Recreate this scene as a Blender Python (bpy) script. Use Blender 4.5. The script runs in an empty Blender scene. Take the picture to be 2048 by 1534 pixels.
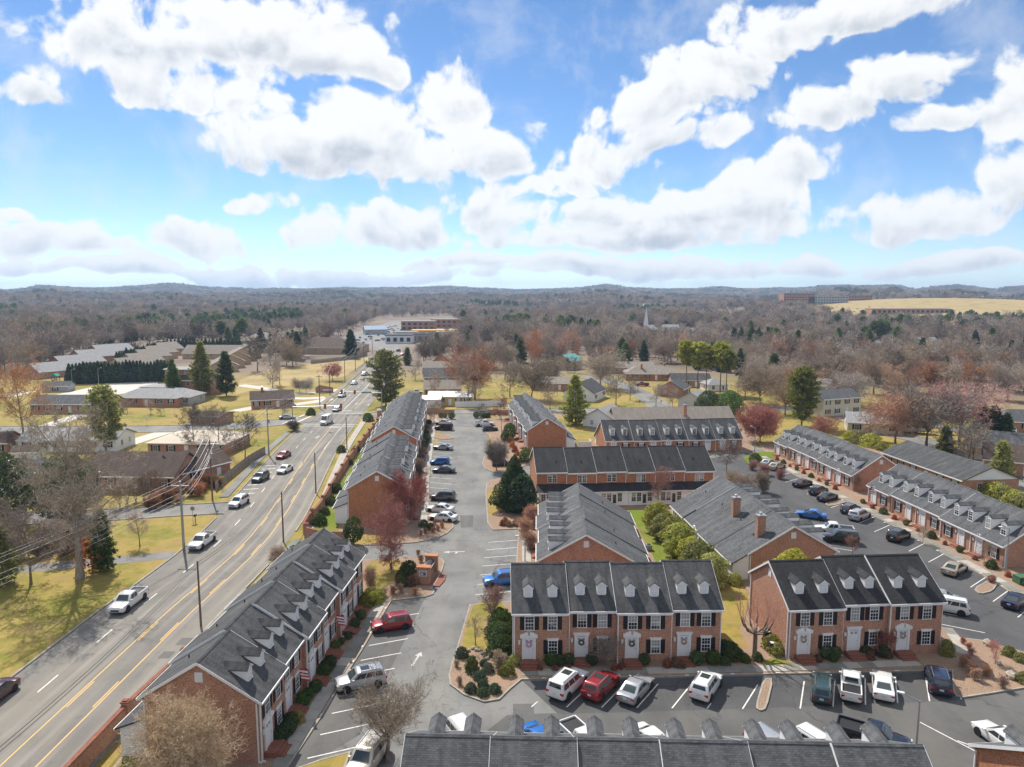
import bpy, math, random
import numpy as np
from mathutils import Vector, Matrix
R = math.radians
rnd = random.Random(7)
scene = bpy.context.scene
COL = scene.collection

# ------------------------------------------------------------------ camera
CAM_H = 36.0
FOC = 1420.0                      # focal length in pixels of the 2048 px wide photograph
PITCH = math.atan((767 - 590) / FOC)
cam_data = bpy.data.cameras.new('camera')
cam_data.sensor_width = 36.0
cam_data.lens = FOC / 2048 * 36.0
cam_data.clip_start = 0.5
cam_data.clip_end = 30000
cam = bpy.data.objects.new('camera', cam_data)
COL.objects.link(cam)
cam.location = (0, 0, CAM_H)
cam.rotation_euler = (math.pi / 2 - PITCH, 0, 0)
scene.camera = cam

# ------------------------------------------------------------------ sun, sky, exposure
SUN_EL = R(48)
SUN_AZ = R(-27)                   # from +Y, negative is to the left
SUN_DIR = Vector((math.sin(SUN_AZ) * math.cos(SUN_EL), math.cos(SUN_AZ) * math.cos(SUN_EL), math.sin(SUN_EL)))
sun_data = bpy.data.lights.new('sun', 'SUN')
sun_data.energy = 3.4
sun_data.angle = R(0.55)
sun_data.color = (1.0, 0.94, 0.85)
sun = bpy.data.objects.new('sun', sun_data)
COL.objects.link(sun)
sun.location = (0, 0, 200)
sun.rotation_euler = SUN_DIR.to_track_quat('Z', 'Y').to_euler()
SKY_STRENGTH = 0.085
EXPOSURE = 0.85

scene.view_settings.view_transform = 'Standard'
scene.view_settings.look = 'None'
scene.view_settings.gamma = 1.0
scene.view_settings.use_curve_mapping = False
scene.view_settings.exposure = EXPOSURE
scene.render.engine = 'CYCLES'
cy = scene.cycles
cy.use_denoising = True
try:
    cy.denoiser = 'OPENIMAGEDENOISE'
    cy.denoising_input_passes = 'RGB_ALBEDO_NORMAL'
    cy.denoising_prefilter = 'ACCURATE'
except Exception:
    pass
cy.max_bounces = 5
cy.diffuse_bounces = 3
cy.glossy_bounces = 2
cy.transmission_bounces = 2
cy.transparent_max_bounces = 8
cy.volume_bounces = 0
cy.caustics_reflective = False
cy.caustics_refractive = False
cy.sample_clamp_indirect = 6.0
cy.use_adaptive_sampling = True
cy.adaptive_threshold = 0.01
scene.render.use_persistent_data = False

# ---- node writing helper
class NT:
    def __init__(s, tree):
        s.t = tree
    def n(s, typ, **kw):
        nd = s.t.nodes.new(typ)
        for k, v in kw.items():
            setattr(nd, k, v)
        return nd
    def put(s, sock, val):
        if hasattr(val, 'is_output'):
            s.t.links.new(val, sock)
        elif isinstance(val, (tuple, list)) and len(val) == 3 and sock.type == 'RGBA':
            sock.default_value = (*val, 1)
        else:
            sock.default_value = val
    def m(s, op, a, b=None, c=None, clamp=False):
        nd = s.n('ShaderNodeMath', operation=op, use_clamp=clamp)
        for i, x in enumerate((a, b, c)):
            if x is not None:
                s.put(nd.inputs[i], x)
        return nd.outputs[0]
    def vm(s, op, a, b=None):
        nd = s.n('ShaderNodeVectorMath', operation=op)
        s.put(nd.inputs[0], a)
        if b is not None:
            s.put(nd.inputs[1], b)
        return nd.outputs[0]
    def comb(s, x, y, z):
        nd = s.n('ShaderNodeCombineXYZ')
        for i, v in enumerate((x, y, z)):
            s.put(nd.inputs[i], v)
        return nd.outputs[0]
    def sep(s, v):
        nd = s.n('ShaderNodeSeparateXYZ')
        s.put(nd.inputs[0], v)
        return nd.outputs
    def noise(s, vec, scale, detail=3, rough=0.55, color=False, dist=0.0):
        nd = s.n('ShaderNodeTexNoise')
        if vec is not None:
            s.put(nd.inputs['Vector'], vec)
        nd.inputs['Scale'].default_value = scale
        nd.inputs['Detail'].default_value = detail
        nd.inputs['Roughness'].default_value = rough
        nd.inputs['Distortion'].default_value = dist
        return nd.outputs[1 if color else 0]
    def ss(s, v, lo, hi, a=0.0, b=1.0):
        nd = s.n('ShaderNodeMapRange', interpolation_type='SMOOTHSTEP')
        s.put(nd.inputs[0], v)
        for i, x in enumerate((lo, hi, a, b)):
            s.put(nd.inputs[i + 1], x)
        return nd.outputs[0]
    def lin(s, v, lo, hi, a=0.0, b=1.0):
        nd = s.n('ShaderNodeMapRange')
        s.put(nd.inputs[0], v)
        for i, x in enumerate((lo, hi, a, b)):
            s.put(nd.inputs[i + 1], x)
        return nd.outputs[0]
    def mix(s, f, a, b, blend='MIX'):
        nd = s.n('ShaderNodeMix', data_type='RGBA', blend_type=blend)
        s.put(nd.inputs[0], f)
        s.put(nd.inputs[6], a)
        s.put(nd.inputs[7], b)
        return nd.outputs[2]

# ------------------------------------------------------------------ world: Nishita sky with broken cumulus
def ray_angles(px, py):
    """azimuth and elevation (radians) of a viewing direction"""
    u, v = px - 1024, py - 767
    fw = FOC * math.cos(PITCH) - v * math.sin(PITCH)
    up = -(FOC * math.sin(PITCH) + v * math.cos(PITCH))
    return math.atan2(u, fw), math.atan2(up, math.hypot(u, fw))

CLOUDS = [  # centre and half sizes of each cumulus as seen from here (direction on the sky)
    (290, 70, 250, 120), (560, 70, 240, 130), (390, 190, 210, 55), (55, 180, 85, 42), (700, 130, 110, 60),
    (880, 215, 125, 95), (640, 270, 200, 90), (780, 300, 330, 85), (960, 315, 130, 60),
    (1760, 15, 240, 60), (1560, 70, 160, 80), (1420, 150, 190, 80), (1300, 215, 150, 80), (1190, 300, 150, 60), (1380, 275, 120, 36), (1120, 355, 90, 36),
    (1830, 165, 160, 75), (1690, 230, 170, 60), (1890, 250, 100, 36),
    (1560, 345, 130, 50), (1460, 420, 250, 70), (1240, 430, 210, 60), (1020, 420, 130, 58), (1080, 375, 60, 40),
    (780, 455, 190, 50), (1250, 475, 330, 30), (520, 405, 90, 30), (370, 465, 110, 50), (90, 490, 190, 50),
    (2030, 230, 90, 110), (1850, 430, 170, 55), (2040, 360, 130, 90), (30, 440, 70, 20),
    (620, 545, 420, 22), (1350, 530, 500, 26), (1900, 530, 260, 26), (150, 545, 240, 22), (1000, 520, 260, 18),
]
world = bpy.data.worlds.new('World')
scene.world = world
world.use_nodes = True
wt = NT(world.node_tree)
world.node_tree.nodes.clear()

g = wt
geo = wt.n('ShaderNodeTexCoord')
dx, dy, dz = wt.sep(geo.outputs['Generated'])
az = wt.m('ARCTAN2', dx, dy)
el = wt.m('ARCSINE', wt.m('MINIMUM', wt.m('MAXIMUM', dz, -1.0), 1.0))
def noise2(vec, scale, detail, rough, color=False):
    nd = wt.n('ShaderNodeTexNoise', noise_dimensions='2D')
    wt.put(nd.inputs['Vector'], vec)
    nd.inputs['Scale'].default_value = scale
    nd.inputs['Detail'].default_value = detail
    nd.inputs['Roughness'].default_value = rough
    return nd.outputs[1 if color else 0]
vec = g.comb(az, el, 0.0)
warp = g.vm('MULTIPLY', g.vm('SUBTRACT', noise2(vec, 5.0, 2, 0.5, True), (0.5, 0.5, 0.5)), (0.10, 0.06, 0.0))
wv = g.vm('ADD', vec, warp)
best = None
acc = None
for px, py, rx, ry in CLOUDS:
    a0, e0 = ray_angles(px, py + ry * 0.25)
    a1, _ = ray_angles(px + rx, py)
    _, e1 = ray_angles(px, py - ry)
    ra, re = abs(a1 - a0), abs(e1 - e0)
    v = g.n('ShaderNodeVectorMath', operation='MULTIPLY_ADD')
    g.put(v.inputs[0], wv)
    v.inputs[1].default_value = (1 / ra, 1 / re, 0)
    v.inputs[2].default_value = (-a0 / ra, -e0 / re, 0)
    v = v.outputs[0]
    fl = g.vm('MAXIMUM', v, g.vm('MULTIPLY', v, (1.0, -1.8, 0.0)))      # flat cloud base
    q = g.n('ShaderNodeVectorMath', operation='DOT_PRODUCT')
    g.put(q.inputs[0], fl)
    g.put(q.inputs[1], fl)
    q = q.outputs['Value']
    best = q if best is None else g.m('MINIMUM', best, q)
    w = g.m('MAXIMUM', g.m('SUBTRACT', 1.6, q), 0.0)
    sc = g.n('ShaderNodeVectorMath', operation='MULTIPLY_ADD')
    g.put(sc.inputs[0], g.comb(w, w, 0.0))
    g.put(sc.inputs[1], v)
    if acc is not None:
        g.put(sc.inputs[2], acc)
    acc = sc.outputs[0]
blob = g.m('SUBTRACT', 1.0, g.m('MINIMUM', best, 4.0))
height = g.sep(acc)[1]
# the same kind of broken cloud goes on all round, outside the directions listed above
allsky = g.m('MULTIPLY', g.m('SUBTRACT', noise2(vec, 3.2, 2, 0.5), 0.44), 6.0)
away = g.m('MAXIMUM', g.ss(g.m('ABSOLUTE', az), 0.68, 0.85), g.ss(el, 0.46, 0.62))
blob = g.m('MAXIMUM', blob, g.m('SUBTRACT', allsky, g.m('MULTIPLY', g.m('SUBTRACT', 1.0, away), 6.0)))
fine = noise2(wv, 13.0, 8, 0.60)
fine_up = noise2(g.vm('ADD', wv, (-0.006, 0.016, 0.0)), 13.0, 4, 0.55)
puff = g.n('ShaderNodeTexVoronoi', feature='F1', voronoi_dimensions='2D')
puff.inputs['Scale'].default_value = 24.0
puff.inputs['Detail'].default_value = 1.0
g.put(puff.inputs['Vector'], g.vm('ADD', wv, g.vm('MULTIPLY', noise2(vec, 18.0, 2, 0.55, True), (0.04, 0.04, 0.0))))
den = g.m('ADD', g.m('MULTIPLY', blob, 1.25), g.m('MULTIPLY', g.m('SUBTRACT', fine, 0.445), 2.7))
den = g.m('ADD', den, g.m('MULTIPLY', g.m('SUBTRACT', 0.42, puff.outputs['Distance']), 1.0))
alpha = wt.ss(den, -0.05, 0.58)
bump = wt.m('MULTIPLY', wt.m('SUBTRACT', fine, fine_up), 2.2)
lit = wt.ss(wt.m('ADD', wt.m('ADD', wt.m('MULTIPLY', height, 0.55), bump), wt.m('ADD', 0.34, wt.m('MULTIPLY', wt.m('SUBTRACT', 1.0, wt.ss(den, 0.2, 1.5)), 0.45))), -0.45, 0.95)  # sunlit tops and shaded bases are painted into the cloud colour
sky = wt.n('ShaderNodeTexSky', sky_type='NISHITA')
sky.sun_disc = False
sky.sun_elevation = SUN_EL
sky.sun_rotation = SUN_AZ
sky.altitude = 500
sky.air_density = 0.7
sky.dust_density = 0.05
sky.ozone_density = 1.6
hsv = wt.n('ShaderNodeHueSaturation')
hsv.inputs['Saturation'].default_value = 1.15
hsv.inputs['Value'].default_value = 1.0
wt.put(hsv.inputs['Color'], sky.outputs[0])
S = 1.0 / SKY_STRENGTH
def cw(r, g_, b):
    return (r * S, g_ * S, b * S)
c_dark = cw(0.30, 0.33, 0.375)
c_lite = cw(0.57, 0.575, 0.58)
ccol = wt.mix(lit, c_dark, c_lite)
veil = wt.m('MULTIPLY', wt.ss(fine, 0.40, 0.75), 0.35)
skyb = wt.mix(veil, hsv.outputs[0], cw(0.46, 0.48, 0.51))
skyc = wt.mix(wt.m('MULTIPLY', alpha, 0.97), skyb, ccol)
bg = wt.n('ShaderNodeBackground')
wt.put(bg.inputs['Color'], skyc)
bg.inputs['Strength'].default_value = SKY_STRENGTH
wo = wt.n('ShaderNodeOutputWorld')
wt.put(wo.inputs['Surface'], bg.outputs[0])
try:
    world.cycles.sampling_method = 'MANUAL'
    world.cycles.sample_map_resolution = 512
except Exception:
    pass

# ------------------------------------------------------------------ placing and mesh helpers
def ground(px, py, z=0.0):
    """the point of the level ground (or of height z) that a line of sight meets"""
    u, v = px - 1024, py - 767
    fw = FOC * math.cos(PITCH) - v * math.sin(PITCH)
    dn = FOC * math.sin(PITCH) + v * math.cos(PITCH)
    t = (CAM_H - z) / dn
    return Vector((u * t, fw * t, z))

def tag(o, label=None, cat=None, group=None, kind=None):
    if label: o['label'] = label
    if cat: o['category'] = cat
    if group: o['group'] = group
    if kind: o['kind'] = kind
    return o

def empty(name, loc=(0, 0, 0), rz=0.0, scale=1.0):
    o = bpy.data.objects.new(name, None)
    COL.objects.link(o)
    o.empty_display_size = 0.5
    o.location = loc
    o.rotation_euler = (0, 0, rz)
    o.scale = (scale,) * 3
    return o

def put(name, mesh, parent=None, loc=(0, 0, 0), rot=(0, 0, 0), scale=(1, 1, 1)):
    o = bpy.data.objects.new(name, mesh)
    COL.objects.link(o)
    if parent is not None:
        o.parent = parent
    o.location = loc
    o.rotation_euler = rot
    o.scale = scale
    return o

def copy_tree(o, parent=None):
    c = o.copy()
    COL.objects.link(c)
    c.parent = parent
    for ch in list(o.children):
        copy_tree(ch, c)
    return c

def make_mesh(name, v, f, mats, mi=None, smooth=False, uv=True):
    me = bpy.data.meshes.new(name)
    me.from_pydata(v, [], f)
    for m in mats:
        me.materials.append(m)
    n = len(me.polygons)
    if mi is not None and len(mats) > 1:
        me.polygons.foreach_set('material_index', np.array(mi, dtype=np.int32))
    if smooth:
        me.polygons.foreach_set('use_smooth', np.ones(n, dtype=bool))
    me.update()
    if uv and n:
        nor = np.empty(n * 3); me.polygons.foreach_get('normal', nor); nor = nor.reshape(-1, 3)
        tot = np.empty(n, dtype=np.int32); me.polygons.foreach_get('loop_total', tot)
        lv = np.empty(len(me.loops), dtype=np.int32); me.loops.foreach_get('vertex_index', lv)
        co = np.empty(len(me.vertices) * 3); me.vertices.foreach_get('co', co); co = co.reshape(-1, 3)
        t = np.stack([-nor[:, 1], nor[:, 0], np.zeros(n)], 1)
        ln = np.linalg.norm(t, axis=1)
        flat = ln < 0.05
        t[flat] = (1, 0, 0)
        ln[flat] = 1
        t /= ln[:, None]
        b = np.cross(nor, t)
        fi = np.repeat(np.arange(n), tot)
        p = co[lv]
        uvs = np.stack([(p * t[fi]).sum(1), (p * b[fi]).sum(1)], 1)
        lay = me.uv_layers.new(name='UVMap')
        lay.data.foreach_set('uv', uvs.ravel())
    return me

class MB:
    """collects faces for ONE mesh"""
    def __init__(s):
        s.v, s.f, s.mi = [], [], []
    def add(s, vs, fs, m=0):
        k = len(s.v)
        s.v += [tuple(p) for p in vs]
        for f in fs:
            s.f.append(tuple(i + k for i in f))
            s.mi.append(m)
        return s
    def box(s, x0, x1, y0, y1, z0, z1, m=0, M=None):
        vs = [(x0, y0, z0), (x1, y0, z0), (x1, y1, z0), (x0, y1, z0), (x0, y0, z1), (x1, y0, z1), (x1, y1, z1), (x0, y1, z1)]
        if M is not None:
            vs = [M @ Vector(p) for p in vs]
        return s.add(vs, [(0, 3, 2, 1), (4, 5, 6, 7), (0, 1, 5, 4), (1, 2, 6, 5), (2, 3, 7, 6), (3, 0, 4, 7)], m)
    def quad(s, a, b, c, d, m=0):
        return s.add([a, b, c, d], [(0, 1, 2, 3)], m)
    def poly(s, pts, m=0):
        return s.add(pts, [tuple(range(len(pts)))], m)
    def prism(s, pts, z0, z1, m=0, mside=None):
        """pts counter-clockwise (x, y)"""
        n = len(pts)
        a = sum(pts[i][0] * pts[(i + 1) % n][1] - pts[(i + 1) % n][0] * pts[i][1] for i in range(n))
        if a < 0:
            pts = pts[::-1]
        k = len(s.v)
        s.v += [(p[0], p[1], z0) for p in pts] + [(p[0], p[1], z1) for p in pts]
        s.f.append(tuple(k + n + i for i in range(n))); s.mi.append(m)
        for i in range(n):
            j = (i + 1) % n
            s.f.append((k + i, k + j, k + n + j, k + n + i)); s.mi.append(m if mside is None else mside)
        return s
    def extr(s, prof, axis, a0, a1, m=0):
        """profile polygon [(p, q)] swept along an axis: 'x': (p,q)=(y,z); 'y': (p,q)=(x,z)"""
        n = len(prof)
        if axis == 'x':
            v0 = [(a0, p, q) for p, q in prof]; v1 = [(a1, p, q) for p, q in prof]
        else:
            v0 = [(p, a0, q) for p, q in prof]; v1 = [(p, a1, q) for p, q in prof]
        fs = [tuple(range(n))[::-1], tuple(range(n, 2 * n))] + [(i, (i + 1) % n, n + (i + 1) % n, n + i) for i in range(n)]
        if axis == 'y':
            fs = [f[::-1] for f in fs]
        return s.add(v0 + v1, fs, m)
    def tube(s, p, q, r0, r1=None, n=6, m=0, cap=True):
        r1 = r0 if r1 is None else r1
        p, q = Vector(p), Vector(q)
        d = (q - p)
        if d.length < 1e-6:
            return s
        d.normalize()
        a = d.orthogonal().normalized()
        b = d.cross(a)
        vs = []
        for c, r in ((p, r0), (q, r1)):
            for i in range(n):
                t = 2 * math.pi * i / n
                vs.append(c + a * (r * math.cos(t)) + b * (r * math.sin(t)))
        fs = [(i, (i + 1) % n, n + (i + 1) % n, n + i) for i in range(n)]
        if cap:
            fs += [tuple(range(n))[::-1], tuple(range(n, 2 * n))]
        return s.add(vs, fs, m)
    def disc(s, c, axis, r, t, n=12, m=0):
        c, axis = Vector(c), Vector(axis).normalized()
        return s.tube(c - axis * (t / 2), c + axis * (t / 2), r, r, n, m)
    def mesh(s, name, *mats, smooth=False, uv=True):
        return make_mesh(name, s.v, s.f, mats, s.mi, smooth, uv)
    def obj(s, name, mats, parent=None, loc=(0, 0, 0), rot=(0, 0, 0), smooth=False, uv=True):
        if not isinstance(mats, (list, tuple)):
            mats = [mats]
        return put(name, s.mesh(name, *mats, smooth=smooth, uv=uv), parent, loc, rot)

def fix_normals(me):
    import bmesh
    bm = bmesh.new()
    bm.from_mesh(me)
    bmesh.ops.recalc_face_normals(bm, faces=bm.faces)
    bm.to_mesh(me)
    bm.free()

# ------------------------------------------------------------------ materials
MAT = {}
def material(name, fn=None, color=(0.5, 0.5, 0.5), rough=0.8, metal=0.0, spec=0.3, coat=0.0):
    m = bpy.data.materials.new(name)
    m.use_nodes = True
    t = NT(m.node_tree)
    b = m.node_tree.nodes['Principled BSDF']
    b.inputs['Base Color'].default_value = (*color, 1)
    b.inputs['Roughness'].default_value = rough
    b.inputs['Metallic'].default_value = metal
    b.inputs['Specular IOR Level'].default_value = spec
    b.inputs['Coat Weight'].default_value = coat
    if fn:
        fn(t, b)
    MAT[name] = m
    return m

def world_pos(t):
    return t.n('ShaderNodeNewGeometry').outputs['Position']
def uvc(t):
    return t.n('ShaderNodeUVMap').outputs[0]
def bump(t, b, h, strength=0.3, dist=0.02):
    nd = t.n('ShaderNodeBump')
    nd.inputs['Strength'].default_value = strength
    nd.inputs['Distance'].default_value = dist
    t.put(nd.inputs['Height'], h)
    t.put(b.inputs['Normal'], nd.outputs[0])

def brick_fn(c1, c2, c3, mortar, wear=0.5):
    def fn(t, b):
        br = t.n('ShaderNodeTexBrick')
        t.put(br.inputs['Vector'], uvc(t))
        br.inputs['Scale'].default_value = 1.0
        br.inputs['Brick Width'].default_value = 0.215
        br.inputs['Row Height'].default_value = 0.075
        br.inputs['Mortar Size'].default_value = 0.009
        br.inputs['Bias'].default_value = -0.1
        br.inputs['Color1'].default_value = (*c1, 1)
        br.inputs['Color2'].default_value = (*c2, 1)
        br.inputs['Mortar'].default_value = (*mortar, 1)
        cells = t.noise(t.vm('MULTIPLY', uvc(t), (4.65, 13.3, 1.0)), 1.0, 1, 0.5)
        col = t.mix(t.ss(cells, 0.46, 0.66), br.outputs[0], c3)
        big = t.noise(uvc(t), 0.9, 6, 0.7)
        col = t.mix(t.m('MULTIPLY', t.ss(big, 0.42, 0.68), wear), col, (c1[0] * 0.55, c1[1] * 0.55, c1[2] * 0.6))
        t.put(b.inputs['Base Color'], col)
        bump(t, b, br.outputs[1], -0.5, 0.01)
    return fn
material('brick', brick_fn((0.53, 0.245, 0.150), (0.44, 0.195, 0.118), (0.28, 0.135, 0.09), (0.50, 0.42, 0.33)), rough=0.9)
material('brick_orange', brick_fn((0.55, 0.215, 0.09), (0.45, 0.165, 0.07), (0.30, 0.115, 0.055), (0.48, 0.33, 0.22)), rough=0.9)
material('brick_paving', brick_fn((0.33, 0.11, 0.065), (0.26, 0.09, 0.055), (0.18, 0.075, 0.05), (0.22, 0.13, 0.10)), rough=0.9)

def shingle_fn(c, spread, streak=0.5, row=0.14):
    def fn(t, b):
        br = t.n('ShaderNodeTexBrick')
        t.put(br.inputs['Vector'], uvc(t))
        br.inputs['Scale'].default_value = 1.0
        br.inputs['Brick Width'].default_value = 0.31
        br.inputs['Row Height'].default_value = row
        br.inputs['Mortar Size'].default_value = 0.012
        br.inputs['Mortar Smooth'].default_value = 0.4
        br.inputs['Color1'].default_value = (*[x * (1 + spread) for x in c], 1)
        br.inputs['Color2'].default_value = (*[x * (1 - spread) for x in c], 1)
        br.inputs['Mortar'].default_value = (*[x * 0.35 for x in c], 1)
        big = t.noise(t.vm('MULTIPLY', uvc(t), (1.0, 0.3, 1.0)), 0.9, 5, 0.65)
        col = t.mix(t.m('MULTIPLY', t.ss(big, 0.4, 0.72), streak), br.outputs[0], [x * 1.7 for x in c])
        stain = t.noise(t.vm('MULTIPLY', uvc(t), (1.3, 0.12, 1.0)), 1.0, 3, 0.6)
        col = t.mix(t.m('MULTIPLY', t.ss(stain, 0.5, 0.75), streak), col, [x * 0.5 for x in c])
        t.put(b.inputs['Base Color'], col)
        bump(t, b, br.outputs[1], -0.6, 0.012)
    return fn
material('shingle', shingle_fn((0.066, 0.067, 0.070), 0.28, 0.8), rough=0.92)
material('shingle_black', shingle_fn((0.034, 0.034, 0.036), 0.28, 0.55), rough=0.92)
material('shingle_grey', shingle_fn((0.090, 0.093, 0.098), 0.28, 0.6), rough=0.92)
material('shingle_tan', shingle_fn((0.27, 0.235, 0.20), 0.15, 0.25), rough=0.95)
material('shingle_brown', shingle_fn((0.10, 0.072, 0.06), 0.2, 0.4), rough=0.95)
material('shingle_light', shingle_fn((0.33, 0.33, 0.33), 0.12, 0.25), rough=0.95)

def siding_fn(c):
    def fn(t, b):
        x, y, z = t.sep(uvc(t))
        fr = t.m('FRACT', t.m('DIVIDE', y, 0.16))
        edge = t.ss(fr, 0.0, 0.16)
        col = t.mix(edge, [k * 0.55 for k in c], c)
        col = t.mix(t.m('MULTIPLY', t.noise(uvc(t), 1.3, 4), 0.2), col, [k * 0.7 for k in c])
        t.put(b.inputs['Base Color'], col)
        bump(t, b, fr, -0.4, 0.015)
    return fn
material('siding', siding_fn((0.87, 0.87, 0.86)), rough=0.6)
material('siding_cream', siding_fn((0.66, 0.60, 0.48)), rough=0.6)
material('siding_yellow', siding_fn((0.56, 0.42, 0.17)), rough=0.6)
material('siding_grey', siding_fn((0.40, 0.42, 0.42)), rough=0.6)
material('siding_tan', siding_fn((0.50, 0.37, 0.22)), rough=0.6)

def dirty(c, amt=0.25, scale=1.5, rough_=None):
    def fn(t, b):
        n = t.noise(world_pos(t), scale, 5, 0.62)
        t.put(b.inputs['Base Color'], t.mix(t.m('MULTIPLY', t.ss(n, 0.35, 0.75), amt), c, [k * 0.5 for k in c]))
    return fn
material('roof_cream', dirty((0.60,0.52,0.42),0.15,0.4), rough=0.8)
material('metal_roof', dirty((0.74,0.74,0.72),0.12,0.4), rough=0.5)
material('metal_teal', dirty((0.16,0.40,0.38),0.15,0.5), rough=0.5)
material('trim', dirty((0.78, 0.78, 0.77), 0.15), rough=0.5)
material('shutter', color=(0.014, 0.015, 0.017), rough=0.5)
material('door_white', color=(0.75, 0.76, 0.78), rough=0.4)
material('door_red', color=(0.3, 0.03, 0.02), rough=0.4)
def glass_fn(t, b):
    oi = t.n('ShaderNodeObjectInfo').outputs['Random']
    x, y, z = t.sep(uvc(t))
    blind = t.m('GREATER_THAN', oi, 0.45)
    slat = t.ss(t.m('FRACT', t.m('MULTIPLY', y, 14.0)), 0.1, 0.5)
    half = t.m('GREATER_THAN', y, t.m('SUBTRACT', t.m('MULTIPLY', t.m('FRACT', t.m('MULTIPLY', oi, 7.31)), 2.2), 1.5))
    col = t.mix(t.m('MULTIPLY', t.m('MULTIPLY', blind, half), t.m('ADD', 0.45, t.m('MULTIPLY', slat, 0.4))), (0.022, 0.026, 0.03), (0.42, 0.42, 0.40))
    t.put(b.inputs['Base Color'], col)
material('glass', glass_fn, rough=0.06, spec=0.8)
material('glass_pale', color=(0.30, 0.32, 0.33), rough=0.1, spec=0.6)
material('glass_dark', color=(0.015, 0.018, 0.022), rough=0.07, spec=0.8)
material('louver', siding_fn((0.72, 0.73, 0.74)), rough=0.5)
material('metal_grey', color=(0.35, 0.36, 0.37), rough=0.45, metal=0.6)
material('metal_white', color=(0.7, 0.7, 0.7), rough=0.4)
material('metal_black', color=(0.02, 0.02, 0.02), rough=0.4)
material('chimney_cap', color=(0.55, 0.55, 0.56), rough=0.35, metal=0.8)
material('concrete', dirty((0.42, 0.39, 0.34), 0.45, 0.9), rough=0.9)
material('concrete_dark', dirty((0.25, 0.24, 0.21), 0.6, 0.9), rough=0.9)
material('concrete_pale', dirty((0.55, 0.52, 0.47), 0.25, 0.35), rough=0.9)
material('kerb_stone', dirty((0.36, 0.33, 0.28), 0.6, 1.4), rough=0.9)

def asphalt_fn(c, crack=0.5, patchy=0.5, wheel=0.0):
    def fn(t, b):
        p = world_pos(t)
        n1 = t.noise(p, 0.16, 5, 0.6)
        n2 = t.noise(p, 6.0, 3, 0.7)
        col = t.mix(t.m('MULTIPLY', t.ss(n1, 0.3, 0.72), patchy), [k * 0.72 for k in c], [k * 1.35 for k in c])
        col = t.mix(t.m('MULTIPLY', t.ss(n2, 0.3, 0.7), 0.25), col, [k * 0.6 for k in c])
        wp = t.vm('ADD', p, t.vm('MULTIPLY', t.noise(p, 0.35, 4, 0.6, color=True), (5.0, 5.0, 0.0)))
        vo = t.n('ShaderNodeTexVoronoi', feature='DISTANCE_TO_EDGE')
        vo.inputs['Scale'].default_value = 0.13
        t.put(vo.inputs['Vector'], wp)
        gate = t.ss(t.noise(p, 0.07, 2), 0.42, 0.6)
        ck = t.m('MULTIPLY', t.m('SUBTRACT', 1.0, t.ss(vo.outputs[0], 0.0, 0.018)), t.m('MULTIPLY', gate, crack))
        col = t.mix(ck, col, [k * 0.3 for k in c])
        spot = t.noise(p, 0.8, 3, 0.5)
        col = t.mix(t.m('MULTIPLY', t.ss(spot, 0.60, 0.72), 0.5), col, [k * 0.5 for k in c])
        wide = t.noise(t.vm('MULTIPLY', p, (0.25, 0.06, 1.0)), 1.0, 5, 0.65)
        col = t.mix(t.m('MULTIPLY', t.ss(wide, 0.42, 0.66), 0.4), col, (c[0] * 1.35, c[1] * 1.28, c[2] * 1.15))
        t.put(b.inputs['Base Color'], col)
        bump(t, b, n2, 0.15, 0.01)
    return fn
material('asphalt_lot', asphalt_fn((0.20, 0.20, 0.193), 0.8, 0.6), rough=0.9)
material('asphalt_dark', asphalt_fn((0.090, 0.091, 0.095), 0.6, 0.5), rough=0.85)
material('asphalt_mid', asphalt_fn((0.118, 0.117, 0.114), 0.7, 0.6), rough=0.9)
material('asphalt_side', asphalt_fn((0.24, 0.235, 0.225), 0.4, 0.3), rough=0.9)
def road_fn(t, b):
    asphalt_fn((0.225, 0.212, 0.19), 0.25, 0.35)(t, b)
    src = b.inputs['Base Color'].links[0].from_socket
    x, y, z = t.sep(uvc(t))                                # u runs across the road in metres
    tr = t.m('ABSOLUTE', t.m('SINE', t.m('MULTIPLY', x, math.pi / 1.83)))
    n = t.noise(t.comb(t.m('MULTIPLY', x, 1.2), t.m('MULTIPLY', y, 0.04), 0.0), 1.0, 4, 0.6)
    k = t.m('MULTIPLY', t.m('SUBTRACT', 1.0, t.ss(tr, 0.2, 0.75)), t.ss(n, 0.3, 0.7))
    t.put(b.inputs['Base Color'], t.mix(t.m('MULTIPLY', k, 0.55), src, (0.33, 0.30, 0.265)))
material('road', road_fn, rough=0.9)
material('asphalt_patch', asphalt_fn((0.135, 0.135, 0.132), 0.3, 0.3), rough=0.9)
def paint_fn(c):
    def fn(t, b):
        n = t.noise(world_pos(t), 3.0, 5, 0.7)
        t.put(b.inputs['Base Color'], t.mix(t.m('MULTIPLY', t.ss(n, 0.45, 0.7), 0.6), c, (0.30, 0.29, 0.27)))
    return fn
material('paint_white', paint_fn((0.74, 0.73, 0.69)), rough=0.7)
material('paint_worn', paint_fn((0.50, 0.49, 0.46)), rough=0.8)
material('paint_yellow', paint_fn((0.66, 0.42, 0.12)), rough=0.7)

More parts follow.
